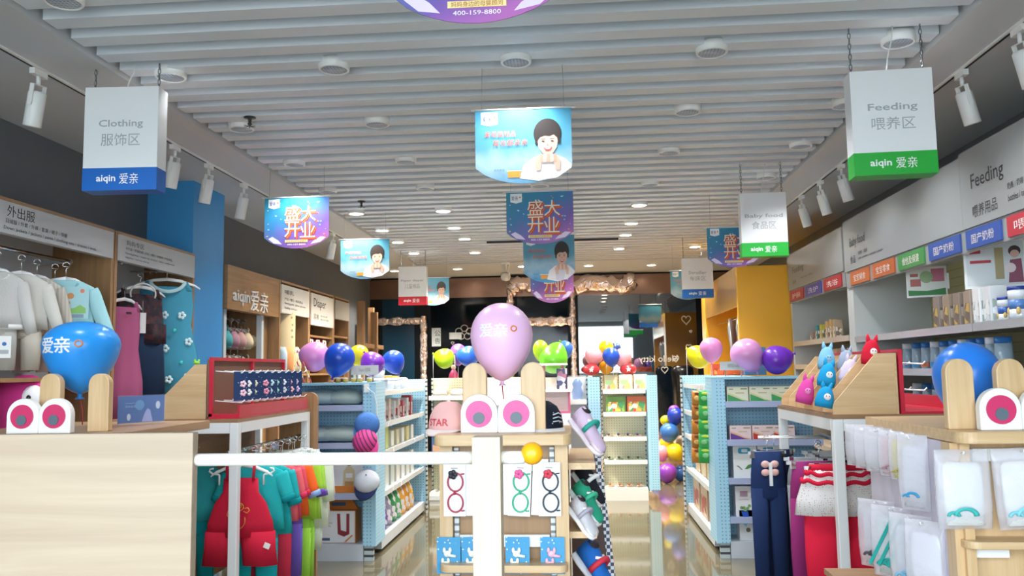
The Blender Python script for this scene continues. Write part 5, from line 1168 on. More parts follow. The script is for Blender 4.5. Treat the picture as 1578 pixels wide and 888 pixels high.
# caps on top
def cap(label, loc, rz, dome, brim, r=.07, h=.07, text=None, tcol='#d8636a', tilt=(0, 0), group=None, specks=None, stripes_=None, brim_len=.055):
    t = thing('baby_hat', label, 'hat', loc, 0, group, rot=(tilt[0], tilt[1], rz)); m_ = dome if not isinstance(dome, str) else cloth(dome)
    prof = [(r, 0), (r*1.0, h*.2), (r*.93, h*.5), (r*.74, h*.78), (r*.42, h*.95), (0, h)]
    g = G(m_); g.lathe(prof, 26); g.build('crown', t)
    G(cloth(brim) if isinstance(brim, str) else brim).ell((0, 0, h), (.007, .007, .005), 8, 5).build('button', t)
    g = G(cloth(brim) if isinstance(brim, str) else brim); N = 14
    inn = [(r*math.cos(a), r*math.sin(a), 0) for a in [PI*1.12+k*PI*.76/N for k in range(N+1)]]
    out = [(x*1.0, y-brim_len*math.sin(PI*i/N)**.6, -.016*math.sin(PI*i/N)) for i, (x, y, z) in enumerate(inn)]
    vs = [Vector(p) for p in inn+out]+[Vector(p)+Vector((0, 0, .006)) for p in inn+out]; n = N+1; fs = []
    for i in range(N): fs += [(i, n+i, n+i+1, i+1), (2*n+i, 2*n+i+1, 3*n+i+1, 3*n+i), (n+i, 3*n+i, 3*n+i+1, n+i+1)]
    g.add(vs, fs, True); g.build('visor', t)
    if text:
        vs, fs, asp = text_geo(text, .02); hh = r*.34; wd = asp*hh; V = []
        for a, b in vs:
            x = (a-.5)*wd; z = h*.18+b*hh; rr = r*(1-.07*(z/h)/.5*1.0) if z < h*.5 else r*.93-(z-h*.5)/(h*.28)*r*.19
            V.append((x, -math.sqrt(max(rr*rr-x*x, 1e-6))-.003, z))
        G(C(tcol, .6)).add(V, fs).build('lettering', t)
    return t
p = at(688, 664, Y=CY+.2)
cap('pale pink baby cap with red letters at the left of the eyes', (p.x+.01, CY+.2, BT+.004), -.45, '#e8b3b0', '#f0dcd8', .075, .105, 'STAR', '#c9444f', brim_len=.03)
starry = dots('starry_black', '#141a28', '#b9c4d8', .018, .13)
t = cap('black speckled baby cap with white whisker lines right of the eyes', (at(836, 664, Y=CY+.2).x-.008, CY+.2, BT+.004), .5, starry, '#e2dcdc', .083, .105, brim_len=.03)
for k in range(3): G(C('#d8dce4')).tube([(.01+.0*k, -.0845, .03+.012*k), (.035, -.077, .032+.014*k), (.055, -.064, .026+.013*k)], .0018, 5).build('whisker', t)
# eyewear cards
def eyewear(label, px, dx, rim, deco, rz=0, tilt=0, group='eyewear cards on the centre stand', plain=False):
    yc = CY+.045; pt = at(px, 716, Y=yc)
    t = thing('eyewear_card', label, 'eyewear card', (pt.x, yc+dx, zb1+.0), 0, group, rot=(0, tilt, rz))
    G(C('#f1f2f2', .45)).box(-.038, .038, 0, .004, -.168, .012).build('card', t)
    if plain: return t
    ox = .004
    for k, z in enumerate((-.052, -.122)):
        G(C(rim, .3)).tube([(ox+.026*math.cos(a), -.006, z+.031*math.sin(a)) for a in [i*2*PI/20 for i in range(21)]], .003, 6, cap=False).build('rim', t)
    G(C(rim, .3)).tube([(ox, -.006, -.083), (ox-.004, -.008, -.088), (ox, -.006, -.092)], .004, 6).build('bridge', t)
    for z in (-.025, -.149): G(C(rim, .3)).tube([(ox+.02, -.006, z), (ox+.03, .0, z), (ox+.03, .003, z)], .0025, 6).build('temple', t)
    g = G(C(deco, .5))
    for k in range(5): g.ell((ox-.008+.009*math.cos(k*1.257), -.012, -.026+.009*math.sin(k*1.257)), (.008, .004, .008), 8, 6)
    g.build('bow', t)
    G(C('#a4a8ac')).poly(rect(-.012, .012, -.008, -.004), (0, -.0006, 0), X_, Z_).build('print', t); return t
eyewear('eyewear card with crimson frames and a black bow on the left', 700, 0, '#b5294a', '#22232f')
eyewear('plain white eyewear card half hidden behind the wooden post', 733, .01, '#b5294a', '#22232f', plain=True)
eyewear('tilted white eyewear card under the green-framed one', 793, .012, '#2f9c6c', '#e05a9a', tilt=.1, plain=True)
eyewear('eyewear card with mint green frames and pink bow', 802, 0, '#38b487', '#e8609c', tilt=.05)
eyewear('eyewear card with black frames and a red bow on the right', 846, 0, '#2d3442', '#d03a50')
eyewear('white eyewear card tucked behind the black-framed one', 838, .012, '#2d3442', '#d03a50', tilt=.06, plain=True)
pol = dots('blue_dots', '#4f9ccb', '#e8f0f4', .02, .12, .5)
for k, (px, c1, c2, lab) in enumerate(((691, '#f0efe2', '#8fd4b8', 'blue dotted hair-clip card at the left of the lower row'), (729, '#f0efe2', '#e8b6c4', 'blue dotted hair-clip card mostly behind the wooden post'), (797, '#f4f0e4', '#f0a8c4', 'blue dotted hair-clip card with cream clips right of the post'), (851, '#f0b8c8', '#bfe4ee', 'blue dotted hair-clip card with pink clips at far right'))):
    pt = at(px, 822, Y=CY+.05); t = thing('clip_card', lab, 'card', (pt.x, CY+.05, zb2+.012), 0, 'blue hair-clip cards')
    G(pol).box(-.041, .041, 0, .004, -.117, .004).build('backing_card', t)
    for r in range(2):
        z = -.05-.035*r; x = -.004-.006*r
        g = G(C(c1, .5)); g.ell((x, -.006, z), (.013, .005, .011), 10, 6); g.ell((x-.01, -.006, z+.012), (.006, .004, .01), 8, 5); g.ell((x+.01, -.006, z+.012), (.006, .004, .01), 8, 5); g.tube([(x, -.007, z-.004), (x+.03, -.007, z-.008)], .005, 8)
        g.build('hair_clip', t)
    G(WHITE).tube([(0, .012, -.004), (0, -.012, -.004)], .003, 6).build('peg', t)

# --- right stand
SX, SY = 1.20, 2.78
PD = at(1338, 700, X=1.205).y-SY
t = thing('eared_display_stand', 'birch display stand with ears and eyes at the right edge, hung with bagged clothes', 'display stand', (SX, SY, 0))
p0 = at(1440, 663, Y=SY+.02).x-SX
top_board(t, -.0, .75, .0, PD, nm='top_board', mat=BIRCHX, r=.05)
G(BIRCH).box(.02, .05, .06, PD-.03, 0, BT-.0385).build('side_post', t)
G(C('#cfc9d8', .5)).box(.0, .019, .14, PD-.03, .12, BT-.04).build('side_pegboard', t)
G(BIRCH).box(-.006, .0199, .075, .139, 0, BT-.04).build('corner_post', t)
G(BIRCH).box(.0505, .74, .12, .135, 0, BT-.0385).build('back_panel', t)
G(SLOT).box(.052, .066, .105, .119, .3, BT-.05).build('slotted_strip', t)
zsf = at(1500, 838, Y=SY).z
top_board(t, .01, .74, .02, .119, zsf-.024, zsf, .04, nm='shelf'); G(WHITE).box(.052, .16, .08, .1, zsf-.06, zsf-.0245).build('shelf_bracket', t)
G(WHITE).box(.07, .7, .085, .105, BT-.1, BT-.06).build('peg_bar', t)
plow = at(1262, 876, Y=SY+PD)
G(OAKX).box(-.2, -.0005, .25, PD, plow.z-.022, plow.z).build('low_side_shelf', t)
zup = at(1340, 655, X=SX-.01).z; zlo = at(1360, 768, X=SX-.01).z
ex = at(1499, 600, Y=SY+.13).x-SX
for px in (1477, 1556):
    r = .045; x = at(px, 600, Y=SY+.13).x-SX; h = at(px, 553, Y=SY+.13).z-BT
    G(BIRCH).prism([(-r, 0), (r, 0)]+[(r*math.cos(a), h-r+r*math.sin(a)) for a in [k*PI/14 for k in range(15)]], (x, .15, BT+.0002), X_, Z_, .034).build('ear', t, bevel=.003)
eyes(t, at(1543, 640, Y=SY+.06).x-SX+.0655, .06, BT+.0002, '#d03468')
# bags on its front
BAG = film('poly_bag', '#eceaf2', .4, .15)
def bag(label, loc, rz, w, h, inner, motif, group, puff=.02, tilt=0):
    t = thing('bagged_clothes', label, 'bagged clothing', loc, 0, group, rot=(0, tilt, rz))
    G(cloth(inner) if isinstance(inner, str) else inner).loft([((-.0, 0, -h*.16), (w*.3, 0, 0), (0, puff*.5, 0)), ((0, 0, -h*.22), (w*.36, 0, 0), (0, puff*.8, 0)), ((0, 0, -h*.6), (w*.37, 0, 0), (0, puff*.8, 0)), ((0, 0, -h*.95), (w*.36, 0, 0), (0, puff*.6, 0))], 16, pw=.6).build('folded_cloth', t)
    if motif:
        g = G(C(motif, .6)); z = -h*.8
        g.tube([(-w*.06+w*.19*math.cos(a)+w*.04, -puff*.8-.003, z-.006+w*.13*math.sin(a)) for a in [PI-k*PI/12 for k in range(13)]], w*.035, 8, r2=w*.05).tube([(-w*.24+w*.1*math.cos(a), -puff*.8-.003, z-.008+w*.07*math.sin(a)) for a in [PI-k*PI/10 for k in range(11)]], w*.03, 8); g.build('wave_motif', t)
    g = G(BAG); g.loft([((0, 0, .0), (w*.5, 0, 0), (0, .002, 0)), ((0, 0, -.02), (w*.5, 0, 0), (0, .003, 0)), ((0, 0, -h*.2), (w*.5, 0, 0), (0, puff*1.1, 0)), ((0, 0, -h*.7), (w*.5, 0, 0), (0, puff*1.3, 0)), ((0, 0, -h), (w*.49, 0, 0), (0, .003, 0))], 20, pw=.6); g.build('poly_bag', t)
    G(WHITE).tube([(0, puff*1.5, -.012), (0, -.02, -.012), (0, -.024, -.004)], .0028, 6).build('hook', t); return t
pb = at(1480, 693, Y=SY+.06); bag('clear bag of white baby clothes with a teal wave on right stand', (pb.x, SY+.06, pb.z), 0, .17, .25, '#eef0f0', '#3cb3ae', 'bags on the front of the right stand')
pb = at(1572, 690, Y=SY+.06); t = bag('clear bag of white lace with blue bow at right picture edge', (pb.x, SY+.06, pb.z), 0, .19, .255, '#f0f0f2', '#7ecbd8', 'bags on the front of the right stand', tilt=-.05)
# bags along its side (hang on pegs facing the table)
BS = 'bagged bibs on the side of the right stand'
def side_x(px): return at(px+9, 700, X=SX-.03).y
BIBP = [dots('bib_print', '#dcdadd', '#6f6874', .035, .22), dots('bib_print_b', '#e2e0e4', '#8a8494', .03, .2)]
for k, (px, c, mo, w, lab) in enumerate(((1322, BIBP[0], None, .16, 'white printed bib pack nearest the table on the upper side row'), (1336, BIBP[1], None, .16, 'white printed bib pack, second on the upper side row'), (1350, '#e6e4ea', None, .14, 'white bib pack, third on the upper side row'), (1369, '#e8c9d0', '#b58a98', .12, 'pink bib pack on the upper side row'), (1386, '#e8dc8a', '#b8aa5a', .12, 'yellow bib pack on the upper side row'), (1402, '#d9d9e2', '#3f9ccf', .13, 'clear bib bag with a blue motif on the upper side row'))):
    bag(lab, (SX-.04-.0*k, side_x(px), zup), -PI/2+.7, w*.85, .17 if k < 5 else .26, c, mo, BS, .014)
for k, (px, c, mo, w, lab) in enumerate(((1345, '#d4d2da', '#50505a', .17, 'grey bagged bib at the table end of lower side row'), (1368, '#cfdcdc', '#1fa39c', .18, 'bagged bib with teal diagonal stripes on the lower side row'), (1396, '#d2d8e2', '#7fb8d8', .17, 'pale blue bagged bib on the lower side row'), (1415, '#d8d8e2', None, .14, 'clear bagged bib nearest on the lower side row'))):
    t = bag(lab, (SX-.045, side_x(px), zlo), -PI/2+.7, w, .26, c, mo, BS, .018)
    if k == 1:
        for q in range(3): G(C('#1fa8a0', .6)).cbox((-.04+.035*q, -.024, -.13), (.012, .004, .2), Euler((0, .5, 0))).build('stripe', t)
# --- left stand
LX, LY = -2.08, 3.1
t = thing('eared_display_stand', 'birch display stand with ears and eyes behind the pale board on the left', 'display stand', (LX, LY, 0))
top_board(t, -.42, .31, -.02, .84, mat=wood('oak_top', '#9c7a5c', '#b08a68', 'y'))
for s, x in ((-1, -.38), (1, .27)): G(BIRCH).box(x-.015, x+.015, .06, .16, 0, BT-.0385).build('side_post', t)
G(BIRCH).box(-.364, .254, .1, .115, 0, BT-.0385).build('back_panel', t)
for px in (80, 155):
    r = .043; x = at(px, 600, Y=LY+.14).x-LX; h = at(px, 576, Y=LY+.14).z-BT
    G(BIRCH).prism([(-r, 0), (r, 0)]+[(r*math.cos(a), h-r+r*math.sin(a)) for a in [k*PI/14 for k in range(15)]], (x, .16, BT+.0002), X_, Z_, .034).build('ear', t, bevel=.003)
eyes(t, at(59, 640, Y=LY+.04).x-LX, .04, BT+.0002, '#d03468')
# blue acrylic notice on its board
pa, pb = at(182, 640, Y=3.55), at(253, 640, Y=3.75); za_ = BT+.0005
t = thing('acrylic_sign', 'small blue printed notice in a clear stand behind the left ears', 'notice', ((pa.x+pb.x)/2, 3.65, za_), math.atan2(.2, pb.x-pa.x)); w = (pb-pa).length; h = at(218, 610, Y=3.65).z-za_
g = G(C('#2f62ac', .25)).box(-w/2, w/2, 0, .004, .01, h); g.use(C('#8fb4dc', .4))
g.text('aiqin', (-w*.36, -.001, h*.72), X_, Z_, h*.06, width=w*.2).text('爱亲会员', (-w*.36, -.001, h*.6), X_, Z_, h*.08, width=w*.22)
g.use(C('#c9d3ea')).poly(circ(w*.35, h*.66, w*.05, 14, h*.14), (0, -.001, 0), X_, Z_); g.poly(circ(-w*.28, h*.28, w*.04, 14, h*.12), (0, -.001, 0), X_, Z_); g.use(C('#9aa6dc')).poly([(w*.0, h*.1), (w*.24, h*.1), (w*.18, h*.5), (w*.12, h*.56), (w*.06, h*.4)], (0, -.001, 0), X_, Z_); g.use(C('#4f8cc4')).poly(circ(-w*.05, h*.68, w*.1, 16), (0, -.001, 0), X_, Z_); g.build('printed_sheet', t)
G(film('acrylic', '#dfe8f0', .07)).box(-w/2-.004, w/2+.004, -.004, -.0015, 0, h+.004).build('clear_cover', t); G(film('acrylic', '#dfe8f0', .07)).box(-w/2, w/2, -.002, .05, 0, .004).build('foot', t)

# ================================================================== foreground: pale board, round rail, post and ball
FY = 1.76
PALE = wood('pale_ash', '#978470', '#aa9882', 'x', .4, .6)
PALEZ = wood('pale_ash_z', '#bfae94', '#cfbfa6', 'z', .4, .6)
xr_ = at(297, 700, Y=FY).x; ztop = at(200, 668, Y=FY).z
t = thing('wooden_barrier', 'pale wooden barrier in the foreground: broad board, round rail, post, orange ball', 'barrier', (xr_, FY, 0))
G(PALE).box(-.62, 0, 0, .026, .0, ztop).build('board', t, bevel=.002)
zr = at(600, 706, Y=FY+.03).z
pxl, pxr = at(728, 780, Y=FY-.012).x-xr_, at(772, 780, Y=FY-.012).x-xr_; zpt = at(750, 674, Y=FY-.012).z
G(PALEZ).box(pxl, pxr, -.012, .05, 0, zpt).build('post', t, bevel=.002)
xe = at(808, 705, Y=FY+.02).x-xr_
G(C('#efeee8', .4)).tube([(0, .0195, zr), (pxl, .0195, zr)], .0135, 20).build('rail', t); G(C('#efeee8', .4)).tube([(pxr, .0195, zr), (xe, .0195, zr)], .0135, 20).build('rail', t)
pb = at(820, 699, Y=FY+.02)
G(C('#f0a818', .25)).ell((pb.x-xr_, .0195, pb.z), (.0235, .0235, .0235), 28, 18).build('ball', t)
for x in (-.5, -.1): G(PALEZ).box(x, x+.06, -.12, .14, 0, .04).build('foot', t)
# ================================================================== blue gondolas
BLUEP = pegboard('blue_pegboard_xz', '#a2d0e8', '#6aa2c2', .028, .2, 'xz')
BLUEPY = pegboard('blue_pegboard_yz', '#a2d0e8', '#6aa2c2', .028, .2, 'yz')
CRP = pegboard('cream_pegboard_xz', '#dedbbd', '#b5b294', .03, .2, 'xz')
BLS = C('#9fb2d2', .35); GRY = C('#c3cad0', .35); LB = C('#93c3da', .4)
POSTM = stripes('slotted_post', '#b9c4c8', '#3a4248', 'z', .05, .62, .4)
GH = 1.42
def gondola(label, s, xi, xo, y0, y1, esh, ash):
    """s=-1: left of the aisle, +1: right. xi = aisle face, xo = outer edge, y0 = near end; shelves of end cap / aisle side"""
    t = thing('gondola_shelf', label, 'shelving unit', (xi, y0, 0))
    def bx(g, a0, a1, *r): return g.box(min(s*a0, s*a1), max(s*a0, s*a1), *r)      # a measured away from the aisle
    W = abs(xo-xi); D = .33; B = .38
    bx(G(BLUEPY), 0, .02, 0, D, .12, GH-.02).build('side_panel', t)
    bx(G(BLUEP), .0201, .105, 0, .02, .12, GH-.02).build('front_strip', t)
    bx(G(BLUEP), .0201, W, D-.02, D, .13, GH-.02).build('end_panel', t)
    bx(G(LB), 0, W, 0, D, GH-.0195, GH).build('top_cap', t)
    bx(G(C('#c5cdd8', .4)), .106, W, .02, D-.021, 0, .13).build('base_plinth', t); bx(G(POSTM), .025, .1, .021, .06, 0, .119).build('foot', t)
    for z in esh:
        p = bx(G(BLS), .106, W-.01, .0, D-.021, z-.02, z).build('shelf', t); bx(G(C('#a9b4d6', .3)), .106, W-.01, -.012, -.0005, z-.04, z+.008).build('price_rail', p)
    bx(G(BLUEPY), B, B+.02, D+.001, y1-y0-.021, .13, GH-.02).build('spine_panel', t); bx(G(LB), B-.01, B+.03, D+.001, y1-y0-.021, GH-.0195, GH).build('top_cap', t)
    bx(G(BLUEP), .012, B+.04, y1-y0-.02, y1-y0, .1, GH).build('far_panel', t)
    bx(G(POSTM), -.004, .011, y1-y0-.05, y1-y0, 0, GH).build('slotted_post', t)
    bx(G(GRY), .03, B-.001, D+.001, y1-y0-.021, .03, .12).build('base_plinth', t)
    for z in ash:
        p = bx(G(GRY), .035, B-.001, D+.002, y1-y0-.052, z-.018, z).build('shelf', t); bx(G(C('#c2c8cc', .25)), .02, .0345, D+.002, y1-y0-.052, z-.03, z+.012).build('price_rail', p)
    return t
GLX, GRX = -1.64, 1.06
zl = [at(510, py, Y=6.75).z for py in (626, 684, 762)]
za = [at(595, py, X=GLX-.03).z+.0 for py in (0,)]
ASH = [1.33, 1.06, .82, .48]
gondola('blue pegboard gondola on the left hung with baby caps', -1, GLX, -2.5, 6.73, 9.05, zl, ASH)
zrr = [at(1150, py, Y=6.87).z for py in (620, 679, 738, 798, 860)]
gondola('blue pegboard gondola on the right with snack packs on its side', 1, GRX, 1.92, 6.85, 8.9, [z for z in zrr[:4]], ASH)
# wipe and napkin packs on the right end cap
def face_pack(name, label, cat, px, Y, z, w, h, d, base, art, group):
    q = at(px, 640, Y=Y); t = thing(name, label, cat, (q.x, Y, z), 0, group)
    g = G(C(base, .35)).box(-w/2, w/2, 0, d, 0, h); art(g, w, h); g.build('pack', t, bevel=.003); return t
def art_curve(c1, c2):
    def f(g, w, h):
        o = (0, -.0015, 0); g.use(C(c1, .4)).poly([(-w*.47, h*.06), (w*.47, h*.06), (w*.2, h*.12), (-w*.1, h*.3), (-w*.47, h*.5)], o, X_, Z_); g.use(C(c2, .4)).poly([(-w*.47, h*.5), (-w*.1, h*.3), (w*.2, h*.12), (w*.47, h*.06), (w*.47, h*.12), (w*.2, h*.2), (-w*.05, h*.4), (-w*.47, h*.62)], (0, -.002, 0), X_, Z_)
        g.use(C('#8a8a70', .5)).poly(rect(-w*.4, -w*.2, h*.8, h*.86), o, X_, Z_); g.poly(rect(w*.14, w*.44, h*.8, h*.88), o, X_, Z_); g.use(C('#c9b98a')).poly(rect(-w*.1, w*.3, h*.55, h*.62), o, X_, Z_)
    return f
NP = 'napkin boxes on the right blue gondola'
for k, px in enumerate((1138, 1173, 1206)): face_pack('napkin_box', 'cream and green napkin box on the top end shelf, %s from the left' % ORD[k], 'box', px, 6.9, zrr[0]+.0, .17, .125, .1, '#e4e2c8', art_curve('#3f9c5c', '#d8d49a'), NP)
for k, px in enumerate((1140, 1175, 1207)): face_pack('napkin_box', ['pink and purple napkin box on the second end shelf', 'pink and red napkin box on the second end shelf', 'second pink and red napkin box half behind the table'][k], 'box', px, 6.9, zrr[1]+.0, .17, .115, .1, '#ead0cf', art_curve('#6a3a8c' if k == 0 else '#c23a34', '#e8b48a'), NP)
def art_leaf(g, w, h):
    o = (0, -.0015, 0); g.use(C('#2f9cc4', .4)).poly(rrect(-w*.28, w*.24, h*.74, h*.92, .015), o, X_, Z_); g.use(C('#dfe9ee')).poly(rrect(-w*.14, w*.12, h*.78, h*.88, .01), (0, -.002, 0), X_, Z_); g.use(C('#4a8f4a')).poly([(-w*.02, h*.28), (w*.12, h*.4), (w*.36, h*.44), (w*.24, h*.32), (w*.1, h*.28)], o, X_, Z_); g.use(C('#5a6a5a')).poly([(-w*.38, h*.38), (-w*.28, h*.38), (-w*.12, h*.26), (-w*.14, h*.24), (-w*.28, h*.34)], o, X_, Z_)
def art_tree(g, w, h):
    o = (0, -.0015, 0); g.use(C('#b08fa4', .5)).poly(rect(-w*.3, w*.02, h*.66, h*.84), o, X_, Z_); g.use(C('#cfc8d0')).poly(rect(-w*.34, w*.06, h*.55, h*.58), o, X_, Z_); g.use(C('#7aa86a'))
    for x, z in ((-.25, .3), (-.1, .22), (.0, .28), (.08, .36), (-.15, .3)): g.poly(circ(w*x, h*z, w*.07, 10), o, X_, Z_)
def art_holo(g, w, h):
    o = (0, -.0015, 0); g.use(C('#2a55b8', .3)).poly([(-w*.4, h*.95), (-w*.1, h*.95), (-w*.05, h*.6), (-w*.2, h*.5)], o, X_, Z_); g.use(C('#7fd0e8')).poly([(-w*.4, h*.6), (-w*.1, h*.62), (-w*.2, h*.45)], (0, -.002, 0), X_, Z_); g.use(C('#6a6a60')).poly(circ(-w*.12, h*.35, w*.1, 12), o, X_, Z_); g.use(C('#8fd8d8')).poly(rect(w*.1, w*.34, h*.1, h*.2), o, X_, Z_); g.use(C('#c8b8a8')).poly(rect(w*.05, w*.4, h*.7, h*.76), o, X_, Z_)
for k, px in enumerate((1145, 1183)): face_pack('nappy_pack', ['white nappy pack with a green leaf on the third end shelf', 'second white leaf nappy pack behind the navy trousers'][k], 'nappy pack', px, 6.9, zrr[2]+.0, .185, .26, .14, '#eceeee', art_leaf, 'white leaf nappy packs')
for k, px in enumerate((1146, 1184)): face_pack('nappy_pack', ['white nappy pack with a small green tree on the fourth end shelf', 'second white tree nappy pack behind the navy trousers'][k], 'nappy pack', px, 6.9, zrr[3]+.0, .185, .24, .14, '#ecebee', art_tree, 'white tree nappy packs')
face_pack('nappy_pack', 'shiny white pack with a blue corner on the lowest end shelf', 'nappy pack', 1150, 6.9, .1305, .18, .24, .14, '#dfe3ea', art_holo, None)
# hanging strips of snack packs
snk_ = {'o': blotch('snack_orange', ['#b8722a', '#d8a85a', '#7a4a20', '#cfae78', '#c88a3a'], 45, .2), 'g': blotch('snack_green', ['#2f9c4a', '#1f7a38', '#c8e0b0', '#58b86a', '#8fc88a'], 45, .2)}
for col, dx, nm in (('o', 0, 'amber'), ('g', 1, 'green')):
    for k in range(5):
        py = 600+22*k; Yk = 7.35-.22*dx; q = at(1077+11*dx, py+14, Y=Yk)
        t = thing('snack_pack', '%s snack pack on the hanging strip, %s from the top' % (nm, ORD[k]), 'snack pack', (q.x, Yk, q.z), -.3, 'snack packs hanging on the right gondola')
        g = G(C({'o': ['#c07a30', '#a86a2c'], 'g': ['#2f9c4a', '#3fa858']}[col][k % 2], .18)); g.loft([((0, 0, .064), (.06, 0, 0), (0, .003, 0)), ((0, 0, .05), (.06, 0, 0), (0, .014, 0)), ((0, 0, 0), (.062, 0, 0), (0, .03, 0)), ((0, 0, -.05), (.06, 0, 0), (0, .014, 0)), ((0, 0, -.064), (.06, 0, 0), (0, .003, 0))], 14, pw=.7); g.build('pouch', t); g = G(C({'o': '#d8a860', 'g': '#7fbf7a'}[col], .3)); g.ell((.012*(k % 3-1), -.027, -.006*(k % 2)), (.026, .004, .02), 12, 8); g.use(C({'o': '#7a3a1c', 'g': '#c8d84a'}[col], .3)).ell((.0, -.02, .04), (.035, .006, .012), 12, 6); g.build('printed_label', t)
for dx, lab in ((0, 'clear strip holding the amber snack packs'), (1, 'clear strip holding the green snack packs')):
    Yk = 7.35-.22*dx; a = at(1077+11*dx, 594, Y=Yk); b_ = at(1077+11*dx, 710, Y=Yk); tag(G(C('#d8dde0', .3)).box(a.x-.012, a.x+.012, Yk+.03, Yk+.032, b_.z, min(a.z, GH-.03)).build('clip_strip'), lab, 'strip')
for k in range(4):
    t = carton('food_carton', 'beige carton on the right gondola aisle shelf, %s from the near end' % ORD[k], 'carton', (GRX+.2, 7.4+.38*k, .4805), (.2, .3, .2), '#c9b48a', None, 0, 'cartons low on the right gondola')
for k in range(3):
    t = carton('food_carton', 'red-topped carton on the right gondola base, %s from the near end' % ORD[k], 'carton', (GRX+.2, 7.5+.5*k, .1205), (.26, .4, .3), '#b8a48c', blotch('red_carton_art', ['#a84a42', '#c9a98a', '#8a3a34', '#d8c8b0'], 14), 0, 'red-topped cartons on the right gondola')
# goods on the left aisle shelves
cols = ['#c43a4a', '#e6e2dc', '#d8c8b8', '#c9d0d4', '#e0d8d0', '#b84a5a', '#d8dcdc']
for k in range(8):
    h = .1+.05*((k*37) % 5)/5; carton('toiletry_pack', 'small toiletry box on the second aisle shelf of left gondola, %s from near end' % ORD[k], 'toiletry box', (GLX-.14, 7.25+.2*k, 1.0605), (.1, .09, h+.06), cols[k % 7], blotch('toil_l_%d' % (k % 4), [cols[k % 7], '#efe6e0', '#8a6a6a', '#d0a0a0'], 30), 0, 'toiletry boxes on the left gondola')
for k in range(7):
    c = ['#b8c860', '#c4cf7a', '#d8d8c8', '#cfc8a8', '#d6d6ce', '#c8c08a', '#dcdcd4'][k]; carton('toiletry_pack', 'green or white box on the third aisle shelf of left gondola, %s from near end' % ORD[k], 'toiletry box', (GLX-.14, 7.25+.23*k, .8205), (.12, .12, .2 if k < 2 else .14), c, None, 0, 'boxes on the third left aisle shelf')
for k in range(7): carton('toiletry_pack', 'pale wrapped pack on the fourth aisle shelf of left gondola, %s from near end' % ORD[k], 'wrapped pack', (GLX-.14, 7.25+.23*k, .4805), (.12, .14, .22), ['#cfd4cc', '#d8dcd6', '#c4ccc4', '#d2d2c8', '#dadcd8', '#cccfc8', '#d6dad4'][k], None, 0, 'packs on the fourth left aisle shelf')
for k in range(8):
    c = ['#4a3f9c', '#6a4aa8', '#8a86a0', '#2f8a50', '#3f9c5a', '#e0a030', '#d8922a', '#e0b048'][k]
    t = thing('toy_bag', 'bagged toy on the left gondola base, %s from the near end' % ORD[k], 'bagged toy', (GLX-.14, 7.25+.2*k, .1205), 1.2, 'bagged toys on the left gondola base')
    G(blotch('ltoy_%d' % k, [c, c, '#d8d4dc', c], 22, .25)).loft([((0, 0, 0), (.08, 0, 0), (0, .05, 0)), ((0, 0, .08), (.09, 0, 0), (0, .06, 0)), ((0, 0, .2), (.07, 0, 0), (0, .04, 0)), ((0, 0, .28), (.02, 0, 0), (0, .012, 0)), ((0, 0, .33), (.05, 0, 0), (0, .006, 0))], 12, ripple=.25).build('bag', t)
for k in range(5):
    t = thing('plastic_cup', 'clear plastic cup on the top aisle shelf of left gondola, %s from near end' % ORD[k], 'cup', (GLX-.15, 7.3+.3*k, 1.3305), 0, 'clear cups on the left gondola')
    G(film('cup_clear', '#cfd8de', .55)).lathe([(.035, 0), (.05, .09), (.047, .09), (.033, .004), (0, .004)], 18).build('body', t); G(C('#b8c4cc', .3)).lathe([(.051, .09), (.052, .1), (.03, .115), (0, .115)], 18).build('lid', t)
# end cap of the left gondola: bagged pillows and carrier boxes
tealp = blotch('bag_teal', ['#8fb8b8', '#a3c6c2', '#86aeb2', '#bcd2cc'], 9, .25)
for (z, px, w, lab) in ((zl[0], 495, .34, 'plastic-wrapped teal pillow on the left of the top end shelf'), (zl[0], 537, .3, 'plastic-wrapped pale green pillow on the right of top end shelf'), (zl[1], 490, .3, 'plastic-wrapped teal pillow on the left of second end shelf'), (zl[1], 530, .4, 'plastic-wrapped cream-green pillow on the right of second end shelf')):
    q = at(px, 640, Y=6.9); t = thing('wrapped_pillow', lab, 'pillow', (min(q.x, -1.92), 6.9, z+.001), 0, 'wrapped pillows on the left end cap')
    c = tealp if px < 500 else cloth('#b9ccb4')
    G(c).loft([((-w*.46, 0, .06), (0, .02, 0), (0, 0, .02)), ((-w*.35, 0, .06), (0, .1, 0), (0, 0, .05)), ((0, 0, .06), (0, .12, 0), (0, 0, .06)), ((w*.3, 0, .055), (0, .1, 0), (0, 0, .05)), ((w*.42, 0, .05), (0, .03, 0), (0, 0, .02))], 16).build('pillow', t)
    G(film('wrap_film', '#dbe8ee', .38, .06)).loft([((-w*.5, 0, .06), (0, .06, 0), (0, 0, .03)), ((-w*.36, 0, .065), (0, .115, 0), (0, 0, .064)), ((0, 0, .07), (0, .13, 0), (0, 0, .07)), ((w*.32, 0, .065), (0, .115, 0), (0, 0, .064)), ((w*.46, 0, .06), (0, .06, 0), (0, 0, .04))], 16, ripple=.15).build('film', t)
